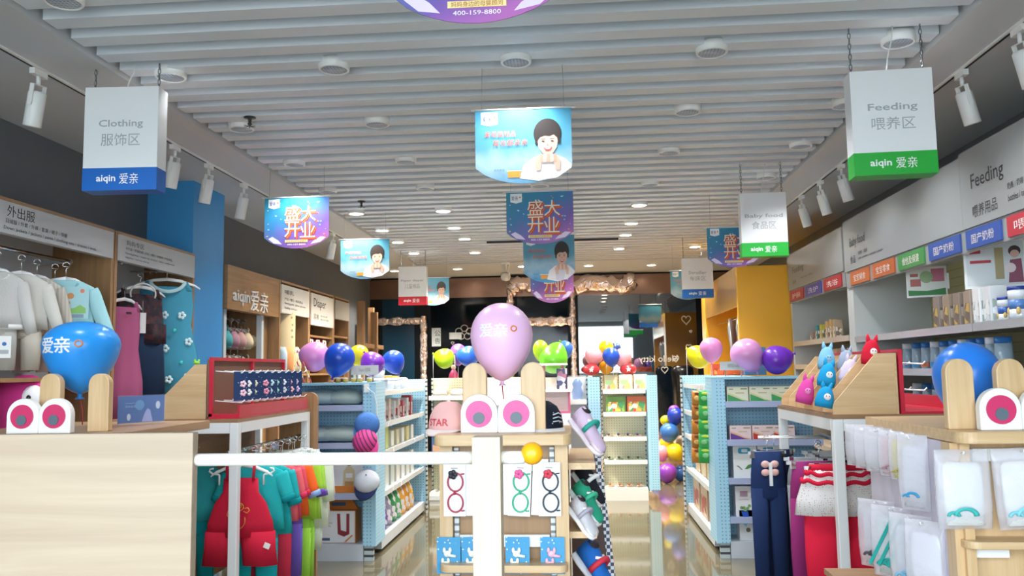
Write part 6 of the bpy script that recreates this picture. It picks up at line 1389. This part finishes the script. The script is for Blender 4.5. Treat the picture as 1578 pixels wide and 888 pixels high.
def art_carrier(g, w, h):
    o = (0, -.0015, 0); g.use(C('#c9a06a', .5)).poly([(-w*.22, h*.36), (-w*.08, h*.36), (-w*.09, h*.24), (-w*.2, h*.24)], o, X_, Z_); g.use(C('#d8d4cc')).poly(rect(-w*.19, -w*.17, h*.36, h*.7), o, X_, Z_); g.poly(rect(-w*.13, -w*.11, h*.36, h*.7), o, X_, Z_)
    g.use(C('#cdbf9a')).poly([(w*.12, h*.16), (w*.36, h*.16), (w*.34, h*.6), (w*.28, h*.7), (w*.2, h*.7), (w*.14, h*.58)], o, X_, Z_); g.use(C('#5a4a3c')).poly(circ(w*.24, h*.8, w*.06, 12), o, X_, Z_); g.use(C('#b98a5a')).poly(rect(w*.16, w*.32, h*.18, h*.3), (0, -.002, 0), X_, Z_); g.use(C('#e6e6ea')).poly(rect(w*.18, w*.3, h*.4, h*.52), (0, -.002, 0), X_, Z_)
t = face_pack('carrier_box', 'white baby carrier box with orange foot on the third end shelf', 'box', 518, 6.83, zl[2]+.001, .46, .3, .2, '#dfe2e6', art_carrier, None)
G(C('#d88234', .4)).box(-.232, .232, -.004, .204, -.0005, .055).build('orange_band', t)
def art_belt(g, w, h):
    o = (0, -.0015, 0); g.use(C('#dfe3e8', .4)).poly(rect(-w*.48, w*.48, h*.02, h*.98), o, X_, Z_); g.use(C('#8a2f3c')).poly([(w*.02, h*.9), (w*.1, h*.9), (w*.12, h*.4), (w*.26, h*.35), (w*.26, h*.9), (w*.34, h*.9), (w*.34, h*.28), (w*.2, h*.2), (w*.04, h*.28)], (0, -.002, 0), X_, Z_)
    g.use(C('#d8823c')).poly([(w*.2, h*.04), (w*.26, h*.04), (w*.44, h*.24), (w*.4, h*.26)], (0, -.002, 0), X_, Z_); g.use(C('#4a5a78')).poly(rect(-w*.42, -w*.16, h*.08, h*.16), (0, -.002, 0), X_, Z_); g.use(C('#b0b8c4')).poly(rect(-w*.42, -w*.1, h*.6, h*.63), (0, -.002, 0), X_, Z_); g.poly(rect(-w*.42, -w*.14, h*.5, h*.53), (0, -.002, 0), X_, Z_)
t = face_pack('carrier_box', 'orange-handled carrier box on the base of the left end cap', 'box', 519, 6.8, .1305, .32, .26, .18, '#d08136', art_belt, None)
G(C('#cf7d30', .4)).prism([(-.16, 0), (.16, 0), (.11, .08), (-.11, .08)], (0, .1, .26), X_, Z_, .03).build('folded_top', t)
g = G(C('#3a5a78', .5)).prism(rrect(-.06, .06, .025, .055, .012), (0, .069, .26), X_, Z_, .002); g.build('handle_hole', t)
# caps on the corner of the left gondola
def hung_cap(label, px, py, dome, brim, r, rot, yy=6.64, **k):
    p = at(px, py, Y=yy); return cap(label, (p.x, yy, p.z), 0, dome, brim, r, r*1.0, group='caps hung on the left gondola corner', tilt=rot, **k)
hung_cap('blue baby cap hung highest on the left gondola corner', 566, 655, dots('blue_cap_dots', '#4a78bc', '#38609c', .03, .15), '#5f8ac8', .1, (1.25, .35), brim_len=.06)
hung_cap('pink striped baby cap hung in the middle of gondola corner', 564, 682, stripes('pink_stripe', '#d23f8c', '#5a2a4c', 'x', .03, .7, .8), '#dd4a94', .1, (1.0, -.5), 6.56, brim_len=.06)
hung_cap('white baby cap with navy visor hung lowest on gondola corner', 566, 745, '#c3c8d2', '#26335a', .1, (.75, .1), brim_len=.06)
a = at(590, 600, Y=6.7)
tag(G(WHITE).tube([at(px, py, Y=6.7) for px, py in ((566, 598), (577, 606), (581, 625), (582, 650), (584, 680), (583, 700), (584, 730))], .0035, 6).build('looped_string'), 'white cord looping down the left gondola corner', 'cord')
t = thing('card_tag', 'small white card on top strip of the left gondola corner', 'card', at(565, 598, Y=6.72)); G(WHITE).box(-.02, .02, -.003, .003, -.035, .035).build('card', t)

# ================================================================== back row of gondolas
def back_unit(label, x0, x1, Y, zs, peg, flank=None, plinth='#dcdedc'):
    t = thing('gondola_shelf', label, 'shelving unit', (x0, Y, 0)); W = x1-x0
    G(peg).box(0, W, .3, .32, .12, GH).build('back_panel', t); G(C(plinth, .35)).box(0, W, 0, .299, 0, .14).build('base_plinth', t)
    for x in (-.012, W): G(POSTM).box(x, x+.012, .24, .3, .0, GH).build('slotted_post', t)
    for z in zs:
        p = G(C('#dfe2e4', .3)).box(.001, W-.001, .0, .299, z-.018, z).build('shelf', t); G(C('#d3d8da', .2)).box(.001, W-.001, -.014, -.0005, z-.035, z+.015).build('price_rail', p)
    if flank:
        for s in flank:
            x = W+.014 if s > 0 else -.034; G(BLUEPY).box(x, x+.02, -.02, .32, .1, GH).build('side_panel', t); G(BLUEP).box(x+.0201 if s > 0 else x-.1, x+.12 if s > 0 else x-.0001, -.02, .0, .12, GH).build('front_strip', t)
    return t
xa, xb = at(930, 650, Y=9.8).x, at(996, 650, Y=9.8).x
zB = [at(960, py, Y=9.8).z for py in (602, 637, 675, 711)]
back_unit('cream shelving unit with blue flank at the far right of the aisle', xa, xb, 9.8, zB, CRP, (1,))
candy = blotch('toy_box_art', ['#3f9c5a', '#e0c040', '#d84a3a', '#e8e0d0', '#e89030', '#8fc04a'], 20, .3); candy2 = blotch('toy_box_art_b', ['#f0e8d8', '#e0c86a', '#d88a8a', '#9fc88a', '#f2f0e0', '#e8b0a0'], 16, .3)
for k in range(3): carton('toy_box', ['pastel printed toy box on the top far shelf, left', 'pastel printed toy box on the top far shelf, middle', 'white-edged toy box on the top far shelf, right'][k], 'toy box', (xa+.1+.17*k, 9.92, zB[0]+.001), (.15, .1, .18), ['#d8d0a8', '#e0d8c0', '#e6e2d8'][k], candy2, 0, 'toy boxes on the top far shelf')
for k in range(2): carton('toy_box', ['green and yellow toy box on the second far shelf', 'orange and red toy box on the second far shelf'][k], 'toy box', (xa+.15+.24*k, 9.92, zB[1]+.001), (.22, .1, .19), ['#6a9c4a', '#d0683a'][k], candy, 0, 'toy boxes on the second far shelf')
for r, z in enumerate(zB[2:]+[.14]):
    for k in range(4):
        t = thing('small_toy', 'small wheeled toy on the %s of far right unit, %s from left' % (['third shelf', 'fourth shelf', 'base shelf'][r], ORD[k]), 'toy', (xa+.07+.11*k, 9.9, z+.0005), .4, 'small toys on the far right unit')
        G(C(['#c9a88a', '#8a9c7a', '#d8b89a'][r], .5)).loft([((-.04, 0, .012), (0, .015, 0), (0, 0, .01)), ((0, 0, .02), (0, .02, 0), (0, 0, .016)), ((.04, 0, .014), (0, .014, 0), (0, 0, .01))], 10).build('body', t); G(C(['#3a4a6a', '#3a3a3a', '#a86a4a'][r], .4)).ell((-.02, -.015, .035), (.016, .016, .016), 10, 6).build('knob', t)
# middle unit
xm0, xm1 = at(840, 650, Y=8.5).x-.75, at(905, 650, Y=8.5).x
back_unit('blue gondola end behind the centre stand with clear toy packs', xm0, xm1, 8.5, [at(890, py, Y=8.5).z for py in (618, 655, 700)], C('#cfc4be', .5), (1,))
zM = [at(890, py, Y=8.5).z for py in (618, 655)]
q = at(890, 615, Y=8.6)
t = thing('toy_blister', 'blue figure toy in a clear blister on the middle unit', 'toy', (q.x, 8.62, zM[0]+.001)); G(C('#2f64a8', .3)).loft([((0, 0, 0), (.05, 0, 0), (0, .03, 0)), ((0, 0, .08), (.06, 0, 0), (0, .04, 0)), ((0, 0, .13), (.04, 0, 0), (0, .03, 0)), ((0, 0, .17), (.055, 0, 0), (0, .04, 0)), ((0, 0, .22), (.02, 0, 0), (0, .02, 0))], 12).build('figure', t); G(film('blister', '#dfe8f0', .22)).box(-.09, .09, -.06, .06, 0, .25).build('blister', t)
q = at(893, 650, Y=8.6); t = thing('toy_blister', 'lilac figure toy in a clear blister below the blue one', 'toy', (q.x, 8.62, zM[1]+.001)); G(C('#9a86a8', .3)).ell((0, 0, .08), (.05, .04, .078)).build('figure', t); G(film('blister', '#dfe8f0', .22)).box(-.08, .08, -.06, .06, 0, .2).build('blister', t)
# storage tower with pink drawers
x0, x1 = at(836, 600, Y=8.0).x, at(878, 600, Y=8.0).x
t = thing('storage_tower', 'pink and clear storage tower beside the right ear', 'storage tower', ((x0+x1)/2, 8.0, 0)); w = x1-x0
PK = C('#cf5a84', .35)
for zz, py in ((at(860, 634, Y=8).z, 0),): pass
zb = at(860, 634, Y=8.0).z; zt = at(860, 604, Y=8.0).z; zt2 = at(860, 563, Y=8.0).z
for x in (-w/2, w/2-.02): G(PK).box(x, x+.02, 0, .3, zb, zt).build('side', t)
G(PK).box(-w/2, w/2, 0, .3, zb-.02, zb).build('tray', t); G(C('#cdb0ac', .3)).box(-w/2+.021, w/2-.021, .01, .02, zb+.001, zt-.002).build('drawer', t); G(WHITE).box(-w/2-.02, w/2+.02, -.03, .32, zt, zt+.02).build('shelf', t); G(WHITE).box(-w/2-.03, w/2-.02, -.02, .3, zt2, zt2+.018).build('top_shelf', t)
for x in (-w/2, w/2-.08): G(C('#b8527a', .4)).box(x, x+.025, .1, .13, zt+.0205, zt2).build('post', t)
G(WHITE).box(-w/2, w/2, 0, .3, 0, zb-.021).build('cabinet_base', t)
q = at(866, 600, Y=7.97)
t = thing('toy_pack', 'navy and pink toy pack leaning on the storage tower shelf', 'toy', (q.x, 8.06, zt+.0205)); G(blotch('navy_toy', ['#2a2f52', '#d8d0d8', '#3a3f6a', '#b86a8a'], 25, .3)).box(-.05, .05, -.03, .03, 0, .2).build('pack', t, bevel=.008)
# left back unit
xa2, xb2 = at(661, 650, Y=9.5).x, at(835, 650, Y=9.5).x-.25
zL = [at(690, py, Y=9.5).z for py in (612, 652, 710, 766)]
back_unit('cream shelving unit seen left of the centre stand', xa2, xb2, 9.5, zL, CRP)
for k in range(5): 
    t = thing('folded_towel', 'white bundle on the top shelf of left cream unit, %s from left' % ORD[k], 'bundle', (xa2+.12+.2*k, 9.6, zL[0]+.0005), 0, 'white bundles on the left cream unit'); G(cloth('#d9d5cb')).loft([((-.08, 0, .04), (0, .06, 0), (0, 0, .03)), ((-.04, 0, .045), (0, .1, 0), (0, 0, .045)), ((.04, 0, .045), (0, .1, 0), (0, 0, .045)), ((.08, 0, .04), (0, .06, 0), (0, 0, .03))], 12).build('cloth', t)
for k in range(3): carton('toiletry_pack', 'grey box on the second shelf of left cream unit, %s from left' % ORD[k], 'box', (xa2+.14+.25*k, 9.62, zL[1]+.001), (.17, .14, .15), '#a8a89c', None, 0, 'grey boxes on the left cream unit')
for k in range(4): carton('toiletry_pack', 'blue and peach box on the third shelf of left cream unit, %s from left' % ORD[k], 'box', (xa2+.1+.19*k, 9.62, zL[2]+.001), (.16, .14, .26), '#4a6a9c', blotch('peach_art', ['#d8b89a', '#c89a7a', '#e0ccb0'], 14), 0, 'blue boxes on the left cream unit')

# things standing on gondola tops
def shelf_sign(label, px0, px1, py0, py1, Y, text, zbase=GH):
    a, b_ = at(px0, py1, Y=Y), at(px1, py0, Y=Y); t = thing('shelf_sign', label, 'sign', ((a.x+b_.x)/2, Y, zbase+.0005)); w = b_.x-a.x; h = b_.z-zbase
    h0 = max(a.z-zbase, .0)
    g = G(C('#b4b2b0', .5)).box(-w/2, w/2, 0, .012, h0+.01, h); g.use(C('#6a6866')).text(text, (0, -.0015, h0+(h-h0)*.35), X_, Z_, (h-h0)*.42, cx=True, width=w*.42, bold=.01); g.build('board', t)
    for s in (-1, 1): G(CHROME).box(s*w*.3-.006, s*w*.3+.006, .004, .01, 0, h0+.012).build('stand', t)
shelf_sign('grey shelf-top sign reading Diapers on the left gondola', 541, 583, 563, 580, 6.95, 'Diapers 纸尿裤')
shelf_sign('grey shelf-top sign between balloons on the right gondola', 1110, 1150, 557, 573, 7.0, '哺育用品 Feeding')
for k, (px, lab) in enumerate(((470, 'printed booklet leaning on the left gondola top, first'), (478, 'printed booklet leaning on the left gondola top, second'))):
    q = at(px, 570, Y=6.95); t = thing('booklet', lab, 'booklet', (q.x, 6.95+.03*k, GH+.001), 0, 'booklets on the left gondola top', rot=(0, -.35, .3)); G(blotch('booklet_art', ['#d8b040', '#c84a4a', '#e8dcc0', '#d88a4a'], 22)).box(-.005, .005, -.06, .06, 0, .19).build('cover', t)
for k, px in enumerate((522, 533, 546, 556, 570)): 
    q = at(px, 582, Y=6.9); t = thing('small_jar', 'small amber jar on the left gondola top, %s from the left' % ORD[k], 'jar', (q.x, 6.88, GH+.0005), 0, 'amber jars on the left gondola top'); G(C('#b89a4a', .4)).lathe([(.02, 0), (.022, .02), (.02, .03), (0, .03)], 12).build('body', t); G(C('#d8d4c8')).lathe([(.021, .03), (.021, .038), (0, .038)], 12).build('lid', t)
q = at(610, 580, Y=8.0); t = thing('clear_tub', 'clear lidded tub on the left gondola top by the blue balloon', 'tub', (GLX-.3, 8.0, GH+.0005)); G(film('cup_clear', '#cfd8de', .55)).lathe([(.07, 0), (.08, .1), (.076, .1), (.066, .005), (0, .005)], 20).build('body', t); G(C('#3f86c0', .3)).lathe([(.082, .1), (.084, .125), (.06, .135), (0, .135)], 20).build('lid', t)
q = at(634, 582, Y=8.9); t = carton('food_carton', 'orange box on the far end of left gondola top', 'box', (GLX-.35, 8.75, GH+.0005), (.2, .06, .04), '#d88a34'); 
q = at(592, 578, Y=7.5); t = carton('food_carton', 'pale upright pack on the left gondola top edge', 'box', (GLX-.36, 7.5, GH+.0005), (.06, .04, .12), '#c8d4c8')
for k, (px, c, lab) in enumerate(((911, '#b8323c', 'red ball with a white star below the right-centre balloons'), (968, '#b8323c', 'red ball under the pink balloon of the right-centre cluster'))):
    p = at(px, 566, Y=9.95); t = thing('star_ball', lab, 'ball', (p.x, 9.95, GH+.0005+.0), 0, 'red balls on the far unit'); G(C(c, .3)).ell((0, 0, .07), (.1, .08, .0695), 18, 12).build('ball', t)
    G(C('#f0d8d8', .4)).prism([(.035*math.cos(a)*(1 if i % 2 == 0 else .45), .035*math.sin(a)*(1 if i % 2 == 0 else .45)) for i, a in enumerate([PI/2+k2*PI/5 for k2 in range(10)])], (0, -.079, .07), X_, Z_, .003).build('star', t)
q = at(1085, 572, Y=7.6); t = carton('toy_box', 'orange-red box on the right gondola top by the yellow balloon', 'box', (1.42, 8.2, GH+.0005), (.3, .1, .11), '#c8502a', blotch('orange_box_art', ['#d8602a', '#b83a24', '#e89a4a'], 16))
t = carton('toy_box', 'blue box behind the pink balloons on right gondola', 'box', (1.66, 8.1, GH+.0005), (.2, .1, .26), '#4a7cae')
o = thing('black_bundle', 'black shiny wrapped bundle on the far ledge right of the lettering', 'bundle', (at(1052, 570, Y=11.9).x, 11.95, .4205))
zc = at(1052, 570, Y=11.95).z-.42; G(C('#0e0f12', .2)).loft([((0, 0, 0), (.12, 0, 0), (0, .1, 0)), ((0, 0, zc-.12), (.14, 0, 0), (0, .1, 0)), ((0, 0, zc-.04), (.16, 0, 0), (0, .1, 0)), ((0, 0, zc+.02), (.15, 0, 0), (0, .08, 0)), ((0, 0, zc+.06), (.1, 0, 0), (0, .05, 0))], 14).build('wrap', o)

# ================================================================== balloons
PINK, BLUE, BLUED, YEL, PUR, LIME, GRN = '#e8a0d8', '#1f6fd0', '#1c4fb8', '#e8dc1c', '#7a3ab8', '#a4d01c', '#6cb82c'
def bprof(r, h, n=18, zw=.58, ex=1.75):
    """teardrop from the mouth (z=0) to the crown (z=h)"""
    P = []
    for i in range(n+1):
        z = (1-math.cos(PI*i/n))/2; P.append((math.sqrt(max(1-((z-zw)/(1-zw))**2, 0)) if z > zw else max(1-((zw-z)/zw)**ex, 0)**.62, z*h))
    m_ = max(p[0] for p in P); return [(p[0]*r/m_, p[1]) for p in P]
def balloon(label, px, py, wpx, hpx, Y, col, tilt=0.0, group=None, text=False, string=None, stick=None, zw=.58, ex=1.75, ground=False):
    """px, py = middle of the balloon; tilt rolls it in the picture plane (0 = mouth down)"""
    c = at(px, py, Y=Y); k = (at(px+10, py, Y=Y)-at(px, py, Y=Y)).length/10; r = wpx*k/2; h = hpx*k
    R = Matrix.Rotation(tilt, 3, 'Y'); base = Vector(c)-R @ Vector((0, 0, h/2))
    t = thing('balloon', label, 'balloon', base, 0, group, rot=(0, tilt, 0)); pr_ = bprof(r, h, 18, zw, ex)
    if ground: t.location.z -= min((R @ Vector((q*math.cos(b), q*math.sin(b), z))).z for q, z in pr_ for b in (0, PI))+base.z-.002
    G(latex(col)).lathe([(0.001, 0)]+pr_[1:-1]+[(0.0, h)], 28).build('skin', t)
    G(latex(col)).lathe([(.0, .003), (r*.07, -.002), (r*.05, -r*.06), (r*.13, -r*.14), (0, -r*.13)], 10).build('knot', t)
    if text:
        def surf(x, z):
            for (r0, z0), (r1, z1) in zip(pr_, pr_[1:]):
                if z0 <= z <= z1: rr = r0+(r1-r0)*(z-z0)/max(z1-z0, 1e-6); break
            else: rr = r
            return -math.sqrt(max(rr*rr-x*x, 1e-6))-.0015
        sz = r*.42
        for ch, dx in (('爱', -.62), ('亲', -.16)):
            vs, fs, asp = text_geo(ch, .004); nv = len(vs); offs = ((0, 0), (.035, 0), (0, .03), (.035, .03)); V = [(dx*r+a*sz+ox*sz, h*.55+b*sz+oz*sz) for ox, oz in offs for a, b in vs]; fs = [tuple(i+q*nv for i in f) for q in range(4) for f in fs]
            bm = bmesh.new(); bv = [bm.verts.new((x, 0, z)) for x, z in V]
            for f in fs:
                try: bm.faces.new([bv[i] for i in f])
                except ValueError: pass
            bmesh.ops.triangulate(bm, faces=bm.faces); bmesh.ops.subdivide_edges(bm, edges=[e for e in bm.edges if e.calc_length() > r*.1], cuts=2)
            bm.verts.index_update(); G_ = G(C('#f4f4f6', .4)); G_.add([(v.co.x, surf(v.co.x, v.co.z), v.co.z) for v in bm.verts], [[v.index for v in f.verts] for f in bm.faces]); bm.free(); G_.build('printed_character', t)
        ring = [(r*.46+r*.08*math.cos(a), h*.55+sz*.6+r*.08*math.sin(a)) for a in [i*2*PI/16 for i in range(17)]]
        G(C('#e0803c', .4)).tube([(x, surf(x, z)+.001, z) for x, z in ring], r*.022, 6).build('printed_ring', t)
    if stick is not None:
        q = base+R @ Vector((0, 0, -r*.1)); v = R.inverted() @ (Vector((q.x, q.y, stick+.001))-base); G(C('#e6e6ea', .4)).tube([(0, 0, -r*.1), v], .0025, 6).build('stick', t)
    if string:
        e = at(*string, Y=Y); v = R.inverted() @ (Vector(e)-base); G(C('#c8384a', .5)).tube([(0, 0, -r*.12), v*.5+Vector((.004, 0, 0)), v], .0022, 6).build('string', t)
    return t
balloon('blue heart-like balloon printed in white between the left ears', 125, 551, 107, 107, LY+.32, '#2a96ea', 0, None, True, (127, 655), zw=.67, ex=1.62)
balloon('big pink balloon printed in white above the centre stand', 773, 527, 96, 120, CY+.32, '#f7c8ee', 0, None, True, (776, 660))
balloon('blue balloon between the ears of the right stand', 1491, 590, 102, 130, SY+.36, '#2f86ec', 0, None, False, (1491, 655))
GB = 'balloons over the left gondola'
balloon('pink balloon at the left end of the left gondola cluster', 483, 549, 46, 46, 7.05, '#d88cc8', PI/2+.3, GB, stick=GH); balloon('deep blue balloon with pointed foot on the left gondola', 522, 556, 46, 54, 6.9, '#1848b8', .35, GB, stick=GH); balloon('yellow balloon behind the deep blue one on left gondola', 553, 549, 30, 34, 7.3, YEL, 0, GB, stick=GH)
balloon('purple balloon above the Diapers sign on left gondola', 573, 560, 38, 38, 7.15, '#7a34b0', PI-.6, GB, stick=GH); balloon('round blue balloon at the right end of left gondola cluster', 607, 559, 34, 38, 7.6, '#1f4fc8', -.4, GB, stick=GH)
GB = 'balloons behind the centre stand on the left'
balloon('lime balloon pointing left beside the centre pink balloon', 684, 552, 31, 33, 9.5, LIME, PI/2+.4, GB, stick=GH); balloon('purple balloon between the lime and blue ones', 706, 547, 26, 34, 9.6, '#7f48a8', 0, GB, stick=GH); balloon('blue balloon partly behind the big pink balloon', 720, 549, 32, 36, 9.45, '#2258c8', PI/2+.2, GB, stick=GH)
GB = 'balloons behind the centre stand on the right'
balloon('yellow-green balloon just right of the big pink balloon', 833, 541, 24, 34, 8.72, '#9cc02c', 0, GB, stick=GH); balloon('large green balloon right of the big pink balloon', 854, 551, 44, 50, 8.64, '#62b02c', PI+.4, GB, stick=GH); balloon('blue balloon peeping behind the large green balloon', 870, 540, 26, 30, 8.8, '#3a6ac0', 0, GB, stick=GH)
GB = 'balloon cluster on the far right unit'
balloon('pink balloon left in the far right cluster', 915, 550, 29, 29, 10.0, '#eaa8b4', .3, GB, stick=GH); balloon('yellow balloon on top of the far right cluster', 934, 537, 23, 24, 10.0, '#e8d41c', 0, GB, stick=GH); balloon('blue balloon in front of the far right cluster', 942, 551, 27, 31, 9.78, '#2450c0', -.15, GB, stick=GH); balloon('pink balloon right in the far right cluster', 960, 553, 28, 33, 9.98, '#eaa4b0', -.25, GB, stick=GH)
balloon('dark blue balloon hidden at the back of far right cluster', 948, 538, 18, 20, 10.2, '#2a4a90', 0, GB, stick=GH); balloon('amber balloon low in the far right cluster', 934, 567, 22, 22, 10.1, '#d8a020', 0, GB, stick=GH)
GB = 'balloons over the right gondola'
balloon('yellow balloon at the left of the right gondola cluster', 1076, 549, 36, 40, 7.7, YEL, PI/2+.6, GB, stick=GH); balloon('round pink balloon overlapping the yellow one', 1096, 540, 36, 40, 7.4, '#dc8cc0', 0, GB, stick=GH); balloon('large pale pink balloon pointing right-down on right gondola', 1152, 549, 50, 56, 7.05, '#dc98cc', -.5, GB, stick=GH); balloon('purple balloon at the right end of the right gondola cluster', 1199, 554, 46, 50, 7.0, '#6a2cb0', -1.9, GB, stick=GH)
GB = 'balloons piled on the floor by the ledge'
for px, py, s, c, lab, Y in ((1039, 634, 17, '#8a48b0', 'purple balloon on top of the floor pile', 11.45), (1041, 643, 26, '#1f3fb0', 'deep blue balloon high in the floor pile', 11.4), (1026, 649, 16, '#e8d81c', 'yellow balloon high at the left of floor pile', 11.5), (1031, 668, 28, '#3a74c0', 'mid blue balloon in the middle of the floor pile', 11.35), (1027, 685, 20, '#e8d42c', 'yellow balloon in the middle of the floor pile', 11.4), (1019, 699, 23, '#ea9cb4', 'pink balloon at the left of the floor pile', 11.3), (1040, 698, 26, '#e0cf24', 'yellow balloon at the right of the floor pile', 11.3),
                             (1028, 721, 28, '#8640b8', 'purple balloon at the foot of the floor pile', 11.2), (1013, 720, 18, '#2f4fb0', 'blue balloon at the left foot of the floor pile', 11.4), (1048, 722, 22, '#3a6ac0', 'blue balloon at the right foot of the floor pile', 11.4), (1010, 676, 14, '#d86a9c', 'magenta balloon behind the left of floor pile', 11.5), (1050, 680, 16, '#c8b8b0', 'pale balloon behind the right of floor pile', 11.55)):
    balloon(lab, px, py, s*1.05, s*1.12, Y, c, ((px*7) % 10)/10-.5, GB, ground=py > 718)
p = at(714, 566, Y=9.5)
t = thing('toy_figure', 'pink figure toy under the lime balloon on the cream unit', 'toy', (at(697, 570, Y=9.6).x, 9.7, GH+.0005)); G(C('#d8487a', .4)).loft([((0, 0, 0), (.06, 0, 0), (0, .04, 0)), ((0, 0, .05), (.05, 0, 0), (0, .04, 0)), ((0, 0, .1), (.02, 0, 0), (0, .02, 0))], 12).build('body', t); G(C('#e8c0b0', .5)).ell((0, 0, .125), (.03, .03, .03), 12, 8).build('head', t)
